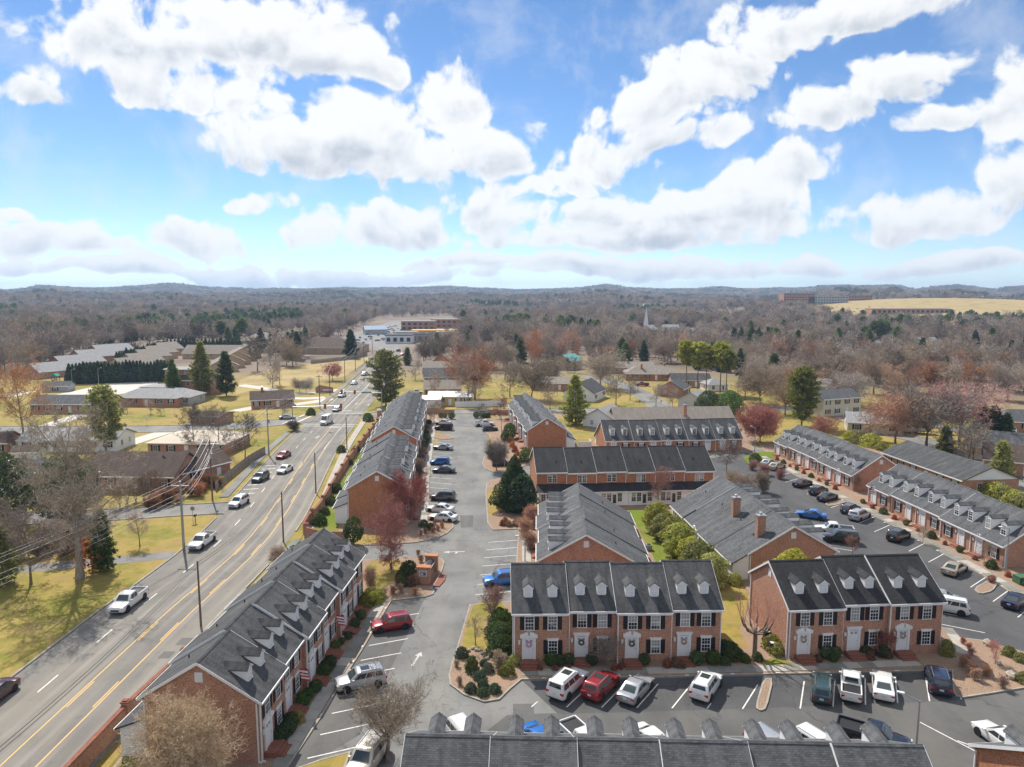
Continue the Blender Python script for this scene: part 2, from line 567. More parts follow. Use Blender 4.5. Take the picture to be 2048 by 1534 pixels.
def mulch_fn(c1, c2, c3):
    def fn(t, b):
        p = world_pos(t)
        n = t.noise(p, 9.0, 4, 0.75)
        n2 = t.noise(p, 0.5, 4, 0.6)
        col = t.mix(t.ss(n, 0.35, 0.65), c1, c2)
        col = t.mix(t.m('MULTIPLY', t.ss(n2, 0.4, 0.7), 0.7), col, c3)
        t.put(b.inputs['Base Color'], col)
        bump(t, b, n, 0.7, 0.05)
    return fn
material('mulch', mulch_fn((0.16, 0.105, 0.075), (0.40, 0.285, 0.20), (0.34, 0.225, 0.15)), rough=1.0)
material('mulch_dark', mulch_fn((0.07, 0.04, 0.03), (0.16, 0.09, 0.06), (0.12, 0.07, 0.045)), rough=1.0)

def grass_fn(green, straw, bare, bias, far=False):
    def fn(t, b):
        p = world_pos(t)
        n1 = t.noise(p, 0.055, 6, 0.62)
        n2 = t.noise(p, 0.6, 5, 0.65)
        n3 = t.noise(p, 7.0, 3, 0.7)
        k = t.m('ADD', t.m('MULTIPLY', n1, 0.65), t.m('MULTIPLY', n2, 0.35))
        col = t.mix(t.ss(k, bias - 0.09, bias + 0.09), green, straw)
        col = t.mix(t.m('MULTIPLY', t.ss(t.noise(p, 0.21, 6, 0.7), 0.52, 0.66), 0.75), col, bare)
        col = t.mix(t.m('MULTIPLY', t.ss(t.noise(p, 1.7, 5, 0.75), 0.54, 0.70), 0.5), col, [x * 0.6 for x in bare])
        col = t.mix(t.m('MULTIPLY', t.ss(n3, 0.3, 0.7), 0.30), col, [x * 0.55 for x in green])
        t.put(b.inputs['Base Color'], col)
        bump(t, b, n3, 0.5, 0.06)
    return fn
material('lawn', grass_fn((0.175, 0.185, 0.022), (0.36, 0.255, 0.075), (0.34, 0.21, 0.11), 0.475), rough=1.0)
material('lawn_green', grass_fn((0.13, 0.185, 0.010), (0.23, 0.225, 0.045), (0.26, 0.19, 0.08), 0.55), rough=1.0)
def terrain_fn(t, b):
    p = world_pos(t)
    grass_fn((0.175, 0.185, 0.022), (0.37, 0.265, 0.08), (0.34, 0.21, 0.11), 0.475)(t, b)
    src = b.inputs['Base Color'].links[0].from_socket
    x, y, z = t.sep(p)
    d = t.m('SQRT', t.m('ADD', t.m('MULTIPLY', x, x), t.m('MULTIPLY', y, y)))
    wood = t.mix(t.ss(t.noise(p, 0.02, 5, 0.7), 0.35, 0.65), (0.15, 0.115, 0.09), (0.24, 0.185, 0.14))
    field = t.ss(t.noise(p, 0.0035, 3, 0.5), 0.60, 0.66)
    far = t.ss(t.m('ADD', t.m('ADD', y, t.m('MULTIPLY', t.m('MAXIMUM', t.m('SUBTRACT', x, 70.0), 0.0), 0.9)), t.m('MULTIPLY', t.noise(p, 0.02, 4, 0.6), 120.0)), 330.0, 430.0)
    col = t.mix(t.m('MULTIPLY', far, t.m('SUBTRACT', 1.0, field)), src, wood)
    t.put(b.inputs['Base Color'], col)
material('terrain', terrain_fn, rough=1.0)
material('field_straw', grass_fn((0.28, 0.23, 0.09), (0.44, 0.33, 0.15), (0.36, 0.24, 0.13), 0.46), rough=1.0)

def bark_fn(c):
    def fn(t, b):
        oc = t.n('ShaderNodeTexCoord').outputs['Object']
        n = t.noise(t.vm('MULTIPLY', oc, (6.0, 6.0, 0.9)), 1.5, 4, 0.7)
        t.put(b.inputs['Base Color'], t.mix(t.ss(n, 0.3, 0.7), [k * 0.55 for k in c], [k * 1.3 for k in c]))
        bump(t, b, n, 0.6, 0.05)
    return fn
material('bark', bark_fn((0.22, 0.175, 0.14)), rough=0.95)
material('bark_pale', bark_fn((0.30, 0.255, 0.215)), rough=0.95)
material('wood_pole', bark_fn((0.20, 0.145, 0.105)), rough=0.95)
material('wood_fence', bark_fn((0.34, 0.29, 0.24)), rough=0.95)
def twig_fn(c, var=0.35):
    def fn(t, b):
        oi = t.n('ShaderNodeObjectInfo').outputs['Random']
        isl = t.n('ShaderNodeNewGeometry').outputs['Random Per Island']
        col = t.mix(isl, [k * (1 - var) for k in c], [k * (1 + var) for k in c])
        hs = t.n('ShaderNodeHueSaturation')
        t.put(hs.inputs['Hue'], t.lin(oi, 0, 1, 0.490, 0.512))
        t.put(hs.inputs['Value'], t.lin(t.m('FRACT', t.m('MULTIPLY', oi, 5.7)), 0, 1, 0.68, 1.35))
        t.put(hs.inputs['Saturation'], t.lin(t.m('FRACT', t.m('MULTIPLY', oi, 9.3)), 0, 1, 0.75, 1.15))
        t.put(hs.inputs['Color'], col)
        t.put(b.inputs['Base Color'], hs.outputs[0])
    return fn
material('twig_grey', twig_fn((0.37, 0.305, 0.25)), rough=0.95)
material('twig_tan', twig_fn((0.42, 0.32, 0.235)), rough=0.95)
material('twig_red', twig_fn((0.44, 0.20, 0.165)), rough=0.95)
material('twig_orange', twig_fn((0.46, 0.255, 0.16)), rough=0.95)
material('twig_dark', twig_fn((0.23, 0.18, 0.15)), rough=0.95)
def leaf_fn(c, var=0.4):
    def fn(t, b):
        twig_fn(c, var)(t, b)
        src = b.inputs['Base Color'].links[0].from_socket
        tl = t.n('ShaderNodeBsdfTranslucent')
        t.put(tl.inputs['Color'], t.mix(1.0, src, (1.0, 1.0, 0.75), 'MULTIPLY'))
        ms_ = t.n('ShaderNodeMixShader')
        ms_.inputs[0].default_value = 0.42
        t.t.links.new(b.outputs[0], ms_.inputs[1])
        t.t.links.new(tl.outputs[0], ms_.inputs[2])
        out = [n_ for n_ in t.t.nodes if n_.type == 'OUTPUT_MATERIAL'][0]
        t.t.links.new(ms_.outputs[0], out.inputs['Surface'])
    return fn
material('leaf_pine', leaf_fn((0.25, 0.26, 0.07)), rough=0.7)
material('leaf_spruce', leaf_fn((0.10, 0.15, 0.05)), rough=0.7)
material('leaf_dark', leaf_fn((0.055, 0.09, 0.045)), rough=0.6)
material('leaf_magnolia', leaf_fn((0.10, 0.13, 0.055), 0.6), rough=0.4, spec=0.5)
material('leaf_lime', leaf_fn((0.36, 0.36, 0.09)), rough=0.7)
material('leaf_shrub', leaf_fn((0.085, 0.115, 0.035)), rough=0.7)
material('leaf_box', leaf_fn((0.075, 0.125, 0.03)), rough=0.7)
material('leaf_blue', leaf_fn((0.08, 0.125, 0.075)), rough=0.7)
material('leaf_brown', leaf_fn((0.25, 0.13, 0.075)), rough=0.9)
material('leaf_red', leaf_fn((0.36, 0.12, 0.075)), rough=0.9)
material('leaf_rust', leaf_fn((0.42, 0.16, 0.06)), rough=0.9)
material('leaf_straw', leaf_fn((0.45, 0.30, 0.17)), rough=0.9)
material('leaf_yellow', leaf_fn((0.45, 0.35, 0.05)), rough=0.8)

# ------------------------------------------------------------------ terrain: one sheet to the horizon
SKYLINE = [(0, 580), (60, 577), (75, 572), (130, 574), (200, 577), (280, 572), (330, 568), (360, 569), (420, 575), (500, 578), (600, 578), (700, 576), (800, 576), (860, 574), (900, 573), (1000, 579), (1040, 580), (1120, 578), (1180, 574), (1210, 569), (1250, 575), (1320, 579), (1400, 577), (1450, 574), (1500, 578), (1600, 576), (1690, 570), (1740, 572), (1790, 571), (1830, 579), (1880, 573), (1920, 571), (1990, 579), (2048, 573)]
_az = np.array([ray_angles(x, y)[0] for x, y in SKYLINE])
_el = np.array([ray_angles(x, y)[1] for x, y in SKYLINE])
def sstep(a, b, x):
    t = np.clip((x - a) / (b - a), 0, 1)
    return t * t * (3 - 2 * t)
def terrain_z(x, y):
    x = np.asarray(x, float); y = np.asarray(y, float)
    r = np.hypot(x, y); a = np.arctan2(x, y)
    e = np.interp(a, _az, _el)
    wob = 0.004 * np.sin(a * 9 + 1) + 0.003 * np.sin(a * 23 + 2) + 0.006
    inside = sstep(0.72, 0.62, np.abs(a))
    e = e * inside + wob * (1 - inside)
    roll = 7 * np.sin(x / 210 + 1.3) * np.sin(y / 260 + 0.4) + 5 * np.sin(x / 97 + y / 140) * np.cos(y / 115)
    z = roll * sstep(750, 1300, r)
    top1 = 36 + 2500 * (e - 0.0062 + 0.002 * np.sin(a * 17)) - 11
    z = z + (top1 - 4) * np.exp(-((r - 2500) / 620) ** 2) * sstep(800, 1900, r)
    top2 = 36 + 4600 * e - 9
    z = np.where(r > 3000, np.maximum(z, 0) * 0.4, z)
    far = top2 * np.exp(-((r - 4600) / 800) ** 2)
    z = np.maximum(z, far * sstep(2600, 3600, r))
    z = z + 4 * np.sin(x / 60) * np.sin(y / 75) * sstep(1500, 2200, r)
    # the open hillside far to the right
    k = np.exp(-(((x - 800) / 330) ** 2 + ((y - 1330) / 330) ** 2))
    return z * (1 - k) + 30 * k * sstep(850, 1250, r)
def build_terrain():
    na, radii = 288, np.concatenate([[0.0, 20, 45, 80, 130, 200, 300, 420, 560, 700], np.geomspace(780, 7500, 78), [8600, 9300]])
    az_ = np.linspace(-math.pi, math.pi, na, endpoint=False)
    vs, fs = [(0, 0, 0)], []
    for r in radii[1:]:
        x, y = r * np.sin(az_), r * np.cos(az_)
        z = terrain_z(x, y) if r < 8000 else np.full(na, -30.0)
        vs += list(zip(x.tolist(), y.tolist(), z.tolist()))
    for j in range(na):
        fs.append((0, 1 + (j + 1) % na, 1 + j))
    for i in range(len(radii) - 2):
        b0, b1 = 1 + i * na, 1 + (i + 1) * na
        for j in range(na):
            k = (j + 1) % na
            fs.append((b0 + j, b0 + k, b1 + k, b1 + j))
    me = make_mesh('terrain', vs, fs, [MAT['terrain']], smooth=True, uv=False)
    return tag(put('terrain', me), kind='structure')
build_terrain()

# ------------------------------------------------------------------ strips, sheets and kerbs
def resample(pts, step):
    pts = [Vector((p[0], p[1], 0)) for p in pts]
    # Catmull-Rom through the points
    out = []
    n = len(pts)
    for i in range(n - 1):
        p0 = pts[max(i - 1, 0)]; p1 = pts[i]; p2 = pts[i + 1]; p3 = pts[min(i + 2, n - 1)]
        m = max(1, int((p2 - p1).length / step))
        for k in range(m):
            t = k / m
            out.append(0.5 * ((2 * p1) + (p2 - p0) * t + (2 * p0 - 5 * p1 + 4 * p2 - p3) * t * t + (3 * p1 - p0 - 3 * p2 + p3) * t ** 3))
    out.append(pts[-1])
    return out

def normals2(path):
    ns = []
    for i in range(len(path)):
        d = (path[min(i + 1, len(path) - 1)] - path[max(i - 1, 0)]).normalized()
        ns.append(Vector((d.y, -d.x, 0)))       # to the right of travel
    return ns

def ribbon_mesh(name, path, o0, o1, z, mat, thick=0.0):
    """a strip between offsets o0..o1 (to the right of the path); u across, v along"""
    ns = normals2(path)
    vs, fs, uv, s = [], [], [], 0.0
    for i, (p, n) in enumerate(zip(path, ns)):
        if i:
            s += (p - path[i - 1]).length
        a, b = p + n * o0, p + n * o1
        vs += [(a.x, a.y, z), (b.x, b.y, z)]
        uv += [(o0, s), (o1, s)]
    k = len(path)
    for i in range(k - 1):
        fs.append((2 * i, 2 * i + 1, 2 * i + 3, 2 * i + 2))
    if thick:
        base = len(vs)
        vs += [(x, y, z - thick) for x, y, _ in vs]
        uv += uv
        for i in range(k - 1):
            fs.append((2 * i, 2 * i + 2, base + 2 * i + 2, base + 2 * i))
            fs.append((2 * i + 1, base + 2 * i + 1, base + 2 * i + 3, 2 * i + 3))
        fs.append((0, base, base + 1, 1))
        e = 2 * (k - 1)
        fs.append((e, e + 1, base + e + 1, base + e))
    me = make_mesh(name, vs, fs, [mat], uv=False)
    lay = me.uv_layers.new(name='UVMap')
    li = np.empty(len(me.loops), dtype=np.int32)
    me.loops.foreach_get('vertex_index', li)
    lay.data.foreach_set('uv', np.array(uv)[li].ravel())
    return me

def pxpts(*pp, z=0.0):
    return [tuple(ground(x, y, z)[:2]) for x, y in pp]

def sheet(name, pts, z, mat, parent=None):
    b = MB()
    n = len(pts)
    a = sum(pts[i][0] * pts[(i + 1) % n][1] - pts[(i + 1) % n][0] * pts[i][1] for i in range(n))
    if a < 0:
        pts = pts[::-1]
    b.poly([(p[0], p[1], z) for p in pts])
    o = b.obj(name, MAT[mat], parent)
    if parent is None:
        tag(o, kind='structure')
    return o

def smooth_poly(pts, it=1):
    for _ in range(it):
        out = []
        for i, p in enumerate(pts):
            q = pts[(i + 1) % len(pts)]
            out += [(p[0] * 0.8 + q[0] * 0.2, p[1] * 0.8 + q[1] * 0.2), (p[0] * 0.2 + q[0] * 0.8, p[1] * 0.2 + q[1] * 0.8)]
        pts = out
    return pts

def bed(name, pts, mat, h=0.13, kerb=True, kmat='kerb_stone'):
    """a raised planting bed or lawn with its kerb"""
    n = len(pts)
    a = sum(pts[i][0] * pts[(i + 1) % n][1] - pts[(i + 1) % n][0] * pts[i][1] for i in range(n))
    if a < 0:
        pts = pts[::-1]
    o = MB().prism(pts, 0.0, h).obj(name, MAT[mat])
    tag(o, kind='structure')
    if kerb:
        k = MB()
        m = len(pts)
        inn = []
        for i in range(m):
            p0, p1, p2 = Vector(pts[i - 1]), Vector(pts[i]), Vector(pts[(i + 1) % m])
            d0, d1 = (p1 - p0).normalized(), (p2 - p1).normalized()
            n0, n1 = Vector((-d0.y, d0.x)), Vector((-d1.y, d1.x))
            bis = n0 + n1
            ln = max(0.5, bis.length_squared / 2)
            inn.append((p1 + bis * (0.15 / ln), p1 - bis * (0.012 / ln)))
        for i in range(m):
            j = (i + 1) % m
            a_, b_, c_, d_ = inn[i][1], inn[j][1], inn[j][0], inn[i][0]
            vs = [(a_.x, a_.y, 0), (b_.x, b_.y, 0), (c_.x, c_.y, 0), (d_.x, d_.y, 0)]
            vs += [(x, y, h + 0.02) for x, y, _ in vs]
            k.add(vs, [(4, 5, 6, 7), (0, 1, 5, 4), (2, 3, 7, 6)])
        k.obj('kerb', MAT[kmat], o)
    return o

# ------------------------------------------------------------------ main road
ROAD_L = [(-47.0, 5), (-47.2, 40), (-47.3, 60), (-47.3, 78), (-46.8, 95), (-47.9, 111), (-51.2, 135), (-54.6, 160), (-57.6, 190), (-60.2, 221), (-61.8, 243), (-64.8, 281), (-72.0, 353), (-79.5, 411), (-87, 467), (-101, 512), (-130, 560), (-185, 615), (-250, 670)]
road_path = resample(ROAD_L, 6.0)
RW = 14.0
road = tag(put('road', ribbon_mesh('road', road_path, 0.0, RW, 0.02, MAT['road'])), kind='structure')
def along(path, s0, s1):
    """cut a path by length"""
    out, s = [], 0.0
    for i in range(len(path) - 1):
        a, b = path[i], path[i + 1]
        L = (b - a).length
        if s + L > s0 and s < s1:
            t0 = max(0, (s0 - s) / L); t1 = min(1, (s1 - s) / L)
            if not out:
                out.append(a.lerp(b, t0))
            out.append(a.lerp(b, t1))
        s += L
    return out
def path_s(path, y):
    s = 0.0
    for i in range(len(path) - 1):
        if path[i].y <= y <= path[i + 1].y:
            return s + (path[i + 1] - path[i]).length * (y - path[i].y) / max(1e-6, path[i + 1].y - path[i].y)
        s += (path[i + 1] - path[i]).length
    return s
def road_line(name, y0, y1, off, w, mat):
    p = along(road_path, path_s(road_path, y0), path_s(road_path, y1))
    if len(p) > 1:
        put(name, ribbon_mesh(name, p, off - w / 2, off + w / 2, 0.026, MAT[mat]), road)
for y in np.arange(42, 190, 9.4):                             # white broken line
    road_line('lane_dash', y, y + 3.0, 4.0, 0.13, 'paint_white')
for y in np.arange(228, 470, 12.0):
    road_line('lane_dash', y, y + 3.5, 4.0, 0.16, 'paint_white')
for off, sgn in ((7.85, 1), (10.65, -1)):                     # centre turning lane
    road_line('yellow_line', 30, 150, off - sgn * 0.0, 0.13, 'paint_yellow')
    for y in np.arange(34, 148, 12.2):
        road_line('yellow_dash', y, y + 4.2, off + sgn * 0.25, 0.13, 'paint_yellow')
road_line('yellow_line', 150, 192, 8.2, 0.16, 'paint_yellow')
road_line('yellow_line', 152, 180, 10.9, 0.13, 'paint_yellow')
road_line('white_line', 162, 191, 10.8, 0.2, 'paint_white')
road_line('white_line', 222, 300, 7.0, 0.16, 'paint_white')
road_line('yellow_line', 222, 300, 10.4, 0.18, 'paint_yellow')
road_line('yellow_line', 300, 500, 8.0, 0.2, 'paint_yellow')
road_line('white_line', 224, 420, 0.7, 0.12, 'paint_white')
def cross_line(name, y, x0, x1, w, tilt=0.0):
    b = MB()
    b.quad((x0, y, 0.03), (x1, y + tilt, 0.03), (x1, y + w + tilt, 0.03), (x0, y + w, 0.03))
    b.obj(name, MAT['paint_white'], road)
for y in (193.5, 196.2, 214.5, 217.2):
    cross_line('crosswalk_line', y, -59.0, -43.2, 0.35, -0.6)
cross_line('stop_line', 191.5, -50.2, -47.2, 0.5)
cross_line('stop_line', 219.5, -53.2, -50.2, 0.5)
b = MB(); b.quad((-61.8, 196.5, 0.03), (-61.3, 196.3, 0.03), (-59.6, 212.5, 0.03), (-60.1, 212.8, 0.03)); b.obj('crosswalk_line', MAT['paint_white'], road)
b = MB(); b.quad((-64.8, 197.0, 0.03), (-64.3, 196.8, 0.03), (-62.6, 212.5, 0.03), (-63.1, 212.8, 0.03)); b.obj('crosswalk_line', MAT['paint_white'], road)
def arrow(parent, x, y, ang, s=1.0, z=0.03, mat='paint_worn', turn=True):
    b = MB()
    M = Matrix.Translation((x, y, z)) @ Matrix.Rotation(ang, 4, 'Z')
    def P(*pp):
        b.poly([M @ Vector((p[0] * s, p[1] * s, 0)) for p in pp])
    P((-0.12, -1.5), (0.12, -1.5), (0.12, 0.6), (-0.12, 0.6))
    P((-0.45, 0.62), (0.45, 0.62), (0, 1.6))
    if turn:
        P((-0.12, -0.6), (-0.12, -0.3), (-0.7, -0.05), (-0.7, -0.4))
    b.obj('arrow_marking', MAT[mat], parent)
arrow(road, -49.6, 178, R(5), 1.2); arrow(road, -51.9, 234, R(185), 1.3); arrow(road, -47.5, 232, R(4), 1.2, turn=False)
b = MB()                                                    # hatched shoulder before the side street
for k in range(9):
    y = 122.5 + k * 3.1
    x = -49.2 - (y - 122) * 0.128
    b.quad((x, y, 0.03), (x + 2.6, y + 0.7, 0.03), (x + 2.6, y + 1.0, 0.03), (x, y + 0.3, 0.03))
b.obj('hatch_marking', MAT['paint_white'], road)
b = MB()                                                    # dark repair patches by the kerb
for x, y, w, h in ((-35.4, 66.9, 1.2, 1.4), (-34.9, 69.6, 1.2, 1.6)):
    b.quad((x, y, 0.024), (x + w, y, 0.024), (x + w, y + h, 0.024), (x, y + h, 0.024))
b.obj('repair_patch', MAT['asphalt_patch'], road)

def edge_kerb(path, off, y0, y1, name='kerb', parent=road, w=0.25, h=0.15):
    p = along(path, path_s(path, y0), path_s(path, y1))
    put(name, ribbon_mesh(name, p, off, off + w, h, MAT['kerb_stone'], h), parent)
for y0, y1 in ((8, 112.0), (121.5, 190), (221, 560)):
    edge_kerb(road_path, -0.25, y0, y1)
for y0, y1 in ((8, 92), (104, 205), (226, 480)):
    edge_kerb(road_path, RW, y0, y1)
# sidewalk right of the road, behind a grass strip, and left of the road beyond the side street
def walk_strip(path, off, w, y0, y1, mat, name='sidewalk', z=0.14):
    p = along(path, path_s(path, y0), path_s(path, y1))
    return tag(put(name, ribbon_mesh(name, p, off, off + w, z, MAT[mat], 0.14)), kind='structure')
walk_strip(road_path, RW + 1.2, 1.5, 80, 92, 'concrete')
walk_strip(road_path, RW + 1.2, 1.5, 104, 204, 'concrete')
walk_strip(road_path, RW + 0.25, 0.9, 8, 80, 'concrete_dark')
walk_strip(road_path, -2.8, 1.6, 124, 186, 'asphalt_side')
walk_strip(road_path, -3.0, 1.7, 225, 420, 'asphalt_side')

def street(name, pts, w, z, mat, kerbs=True):
    p = resample(pts, 5.0)
    o = tag(put(name, ribbon_mesh(name, p, -w / 2, w / 2, z, MAT[mat])), kind='structure')
    if kerbs:
        for off in (-w / 2 - 0.2, w / 2):
            put('kerb', ribbon_mesh('kerb', p, off, off + 0.2, 0.13, MAT['kerb_stone'], 0.13), o)
    return o
street('side_street', [(-48.5, 117.4), (-56, 116), (-66, 113.6), (-82, 111.5), (-100, 112), (-150, 116)], 6.4, 0.012, 'asphalt_side')
street('side_street', [(-58.5, 205), (-68, 198), (-80, 192), (-105, 188.5), (-150, 188), (-230, 190), (-330, 196)], 9.6, 0.012, 'asphalt_side')
street('side_street', [(-45.5, 208), (-38, 214), (-25, 217), (0, 219), (30, 220), (62, 222), (110, 224), (150, 215), (200, 190)], 8.0, 0.012, 'asphalt_side')
street('driveway', [(-47.2, 95.5), (-54, 93.3), (-62, 91), (-78, 87.5), (-95, 86)], 3.0, 0.012, 'asphalt_side', False)
street('side_street', pxpts((1330, 822), (1300, 797), (1262, 778), (1238, 768), (1205, 760), (1160, 752)), 8.0, 0.016, 'asphalt_side')
street('side_street', pxpts((1640, 812), (1700, 838), (1770, 866), (1840, 880), (1900, 905), (2000, 950), (2130, 1020)), 7.0, 0.016, 'asphalt_side')
street('side_street', pxpts((1860, 850), (1960, 868), (2060, 882), (2160, 895)), 6.0, 0.016, 'asphalt_side')
for pp in (((560, 812), (620, 805), (666, 797)), ((480, 770), (530, 777), (590, 788), (640, 785), (690, 778)), ((560, 796), (610, 797), (650, 795))):
    street('driveway', pxpts(*pp), 5.0, 0.012, 'concrete_pale', False)
for pp in (((90, 853), (125, 842), (168, 828)), ((240, 892), (300, 873), (345, 860), (400, 843), (450, 826)), ((175, 990), (215, 975), (260, 970)), ((0, 795), (30, 790), (60, 783)), ((470, 822), (520, 812), (545, 800))):
    street('driveway', pxpts(*pp), 5.0, 0.010, 'concrete_pale', False)
tag(sheet('parking_lot', pxpts((85, 795), (219, 767), (318, 762), (310, 778), (240, 788), (154, 798)), 0.014, 'concrete_pale'), kind='structure')
tag(sheet('parking_lot', pxpts((600, 715), (700, 668), (790, 640), (850, 652), (815, 690), (770, 705), (720, 690)), 0.03, 'asphalt_side'), kind='structure')
tag(sheet('parking_lot', pxpts((515, 695), (560, 674), (612, 668), (585, 684), (540, 700)), 0.03, 'asphalt_side'), kind='structure')
tag(sheet('field', pxpts((470, 790), (520, 775), (600, 770), (690, 752), (748, 712), (690, 722), (600, 728), (540, 738), (480, 760)), 0.006, 'field_straw'), kind='structure')

# ------------------------------------------------------------------ the townhouse yard: asphalt, beds, lawns
lot = sheet('parking_lot', [(-22, 20), (100, 20), (100, 76), (64, 78), (60, 150), (58, 170), (20, 150), (-5, 150), (-8, 214), (-19, 214), (-18, 150), (-15, 120), (-12, 102), (-32.5, 101.5), (-32.5, 92.5), (-14, 92), (-20, 60)], 0.02, 'asphalt_lot')
sheet('resurfaced_asphalt', [(46.8, 73.0), (60.7, 76.0), (60.7, 88), (59.5, 110), (56.3, 144.7), (54, 160), (36, 150), (40, 128), (44.5, 85)], 0.024, 'asphalt_dark', lot)
sheet('resurfaced_asphalt', [(46.8, 73.0), (60.7, 76.0), (90, 70), (90, 57), (44, 62)], 0.0236, 'asphalt_dark', lot)
sheet('resurfaced_asphalt', [(1.0, 62.7), (23.0, 63.6), (42.3, 64.4), (42.0, 59.6), (22, 58.3), (4.0, 57.4)], 0.024, 'asphalt_dark', lot)
sheet('resurfaced_asphalt', pxpts((783, 1205), (850, 1196), (800, 1300), (770, 1360), (720, 1470), (600, 1540), (578, 1534), (649, 1426), (726, 1299)), 0.024, 'asphalt_patch', lot)
sheet('resurfaced_asphalt', smooth_poly([(-1.5, 57.2), (4.0, 57.6), (22, 58.4), (42.0, 59.7), (46, 62.5), (90, 57.3), (90, 30), (-2, 30), (-4.0, 47)]), 0.0228, 'asphalt_mid', lot)
sheet('repair_patch', pxpts((1026, 1408), (1068, 1408), (1068, 1430), (1026, 1430)), 0.0244, 'asphalt_patch', lot)
sheet('repair_patch', pxpts((920, 1031), (947, 1031), (946, 1054), (922, 1056)), 0.0244, 'asphalt_patch', lot)

central = pxpts((939, 1211), (927, 1252), (914, 1296), (903, 1330), (897, 1352), (900, 1371), (927, 1391), (968, 1406), (999, 1401), (1020, 1380), (1043, 1361)) + [(12, 63.2), (23.0, 63.75), (34, 64.1), (42.4, 64.5)] \
    + pxpts((1906, 1385), (1911, 1394), (1927, 1397), (1980, 1389), (2060, 1376), (2200, 1352)) + [(75, 66.5), (64, 69.5)] + pxpts((2048, 1306), (2002, 1294), (1968, 1283), (1920, 1277), (1904, 1271), (1880, 1253)) \
    + [(44.9, 82), (42.0, 110), (40.2, 130.5), (36, 132), (5, 131.5)] + pxpts((1000, 957), (985, 960), (973, 968), (971, 990), (975, 1048), (985, 1061), (1037, 1059), (1032, 1130), (1028, 1190), (1022, 1204))
bed('planting_bed', central, 'mulch')
bed('planting_bed', [tuple(ground(*p)[:2]) for p in ((1012, 946), (985, 945), (970, 938), (964, 928), (968, 915), (985, 905), (985, 890), (978, 872), (966, 862), (962, 845), (972, 836), (1010, 834))] + [(14, 214), (60, 214), (70, 190), (57.6, 168), (56.6, 162), (20, 149.5), (4, 149)], 'mulch')
bed('planting_bed', [(56.3, 144.7), (57.6, 130), (59.5, 110.1), (60.4, 97), (60.75, 88.1), (60.7, 80), (62, 75.5), (66, 73), (82, 72), (95, 90), (95, 130), (85, 165), (60, 170)], 'mulch')
bed('planting_bed', pxpts((873, 845), (866, 900), (859, 952), (855, 990), (851, 1022), (868, 1028), (890, 1034), (906, 1044), (907, 1056), (895, 1067), (872, 1078), (832, 1086), (770, 1090), (711, 1092)) + [(-31.0, 102.2), (-31.6, 112), (-34.5, 150), (-38.5, 205), (-24, 212), (-17, 211)], 'mulch')
bed('planting_bed', pxpts((731, 1121), (809, 1116), (866, 1115), (884, 1119), (889, 1126), (884, 1143), (876, 1159), (864, 1178), (869, 1184), (866, 1190), (851, 1195), (783, 1203), (760, 1241), (726, 1299), (690, 1356), (649, 1426), (578, 1534)) + [(-18, 44), (-20, 34), (-30.5, 34), (-30.5, 60), (-29.5, 90.5), (-27, 92.3)], 'mulch')
bed('lawn', pxpts((590, 1540), (640, 1522), (702, 1505), (697, 1520), (690, 1540), (640, 1600)), 'lawn')
bed('kerbed_island', smooth_poly(pxpts((1510, 1417), (1521, 1424), (1533, 1419), (1547, 1359), (1527, 1359))), 'mulch')
bed('kerbed_island', smooth_poly(pxpts((1946, 1179), (1960, 1190), (1985, 1184), (1997, 1166), (1980, 1160))), 'mulch')
bed('kerbed_island', smooth_poly(pxpts((1648, 1008), (1660, 1014), (1694, 1005), (1684, 1000))), 'mulch')
bed('kerbed_island', smooth_poly(pxpts((862, 873), (880, 880), (908, 878), (905, 872), (880, 867), (862, 866))), 'mulch')
# lawns inside the beds
Z_LAWN = 0.134
Z_STEP = [0.0]
def lawn(pts, mat='lawn'):
    Z_STEP[0] += 0.0025
    return sheet('lawn', pts, Z_LAWN + Z_STEP[0], mat)
lawn(smooth_poly(pxpts((1000, 1205), (950, 1206), (938, 1235), (921, 1298), (935, 1303), (955, 1300), (978, 1307), (985, 1295), (972, 1275), (965, 1255), (972, 1240), (985, 1225), (1015, 1222))))
lawn(pxpts((1437, 1160), (1480, 1165), (1500, 1195), (1490, 1230), (1478, 1262), (1492, 1286), (1498, 1300), (1460, 1296), (1445, 1280)))
lawn(pxpts((1525, 1322), (1560, 1318), (1600, 1335), (1540, 1340)), 'lawn_green')
lawn(pxpts((975, 985), (1010, 968), (1075, 1000), (1070, 1035), (1000, 1020), (978, 1035)))
lawn([(19.5, 84), (26.0, 84), (24.5, 116), (19.5, 116)], 'lawn_green')
lawn([(20, 76.5), (27, 77.5), (27, 84), (18, 84)], 'lawn')
lawn([(62, 72.2), (84, 71), (93, 90), (93, 125), (82, 160), (74, 165), (77, 118), (79, 90)], 'lawn')
lawn([(-30.6, 103.4), (-31.2, 112), (-34.2, 150), (-38.0, 203), (-34.5, 203), (-31, 150), (-28.0, 112), (-26.2, 103.2)], 'lawn_green')
lawn([(-30.2, 36), (-30.2, 60), (-29.4, 89), (-27.3, 89), (-28.0, 60), (-29.0, 36)], 'lawn_green')
lawn(smooth_poly(pxpts((733, 1124), (800, 1120), (812, 1140), (800, 1160), (770, 1175), (740, 1190), (733, 1180))))
lawn(pxpts((712, 1092), (760, 1088), (780, 1075), (740, 1070), (700, 1075)))
lawn(pxpts((1030, 834), (1160, 834), (1190, 870), (1180, 900), (1150, 915), (1140, 905), (1150, 880)), 'lawn')
lawn(pxpts((1485, 915), (1520, 905), (1550, 905), (1548, 925), (1500, 935)), 'lawn_green')

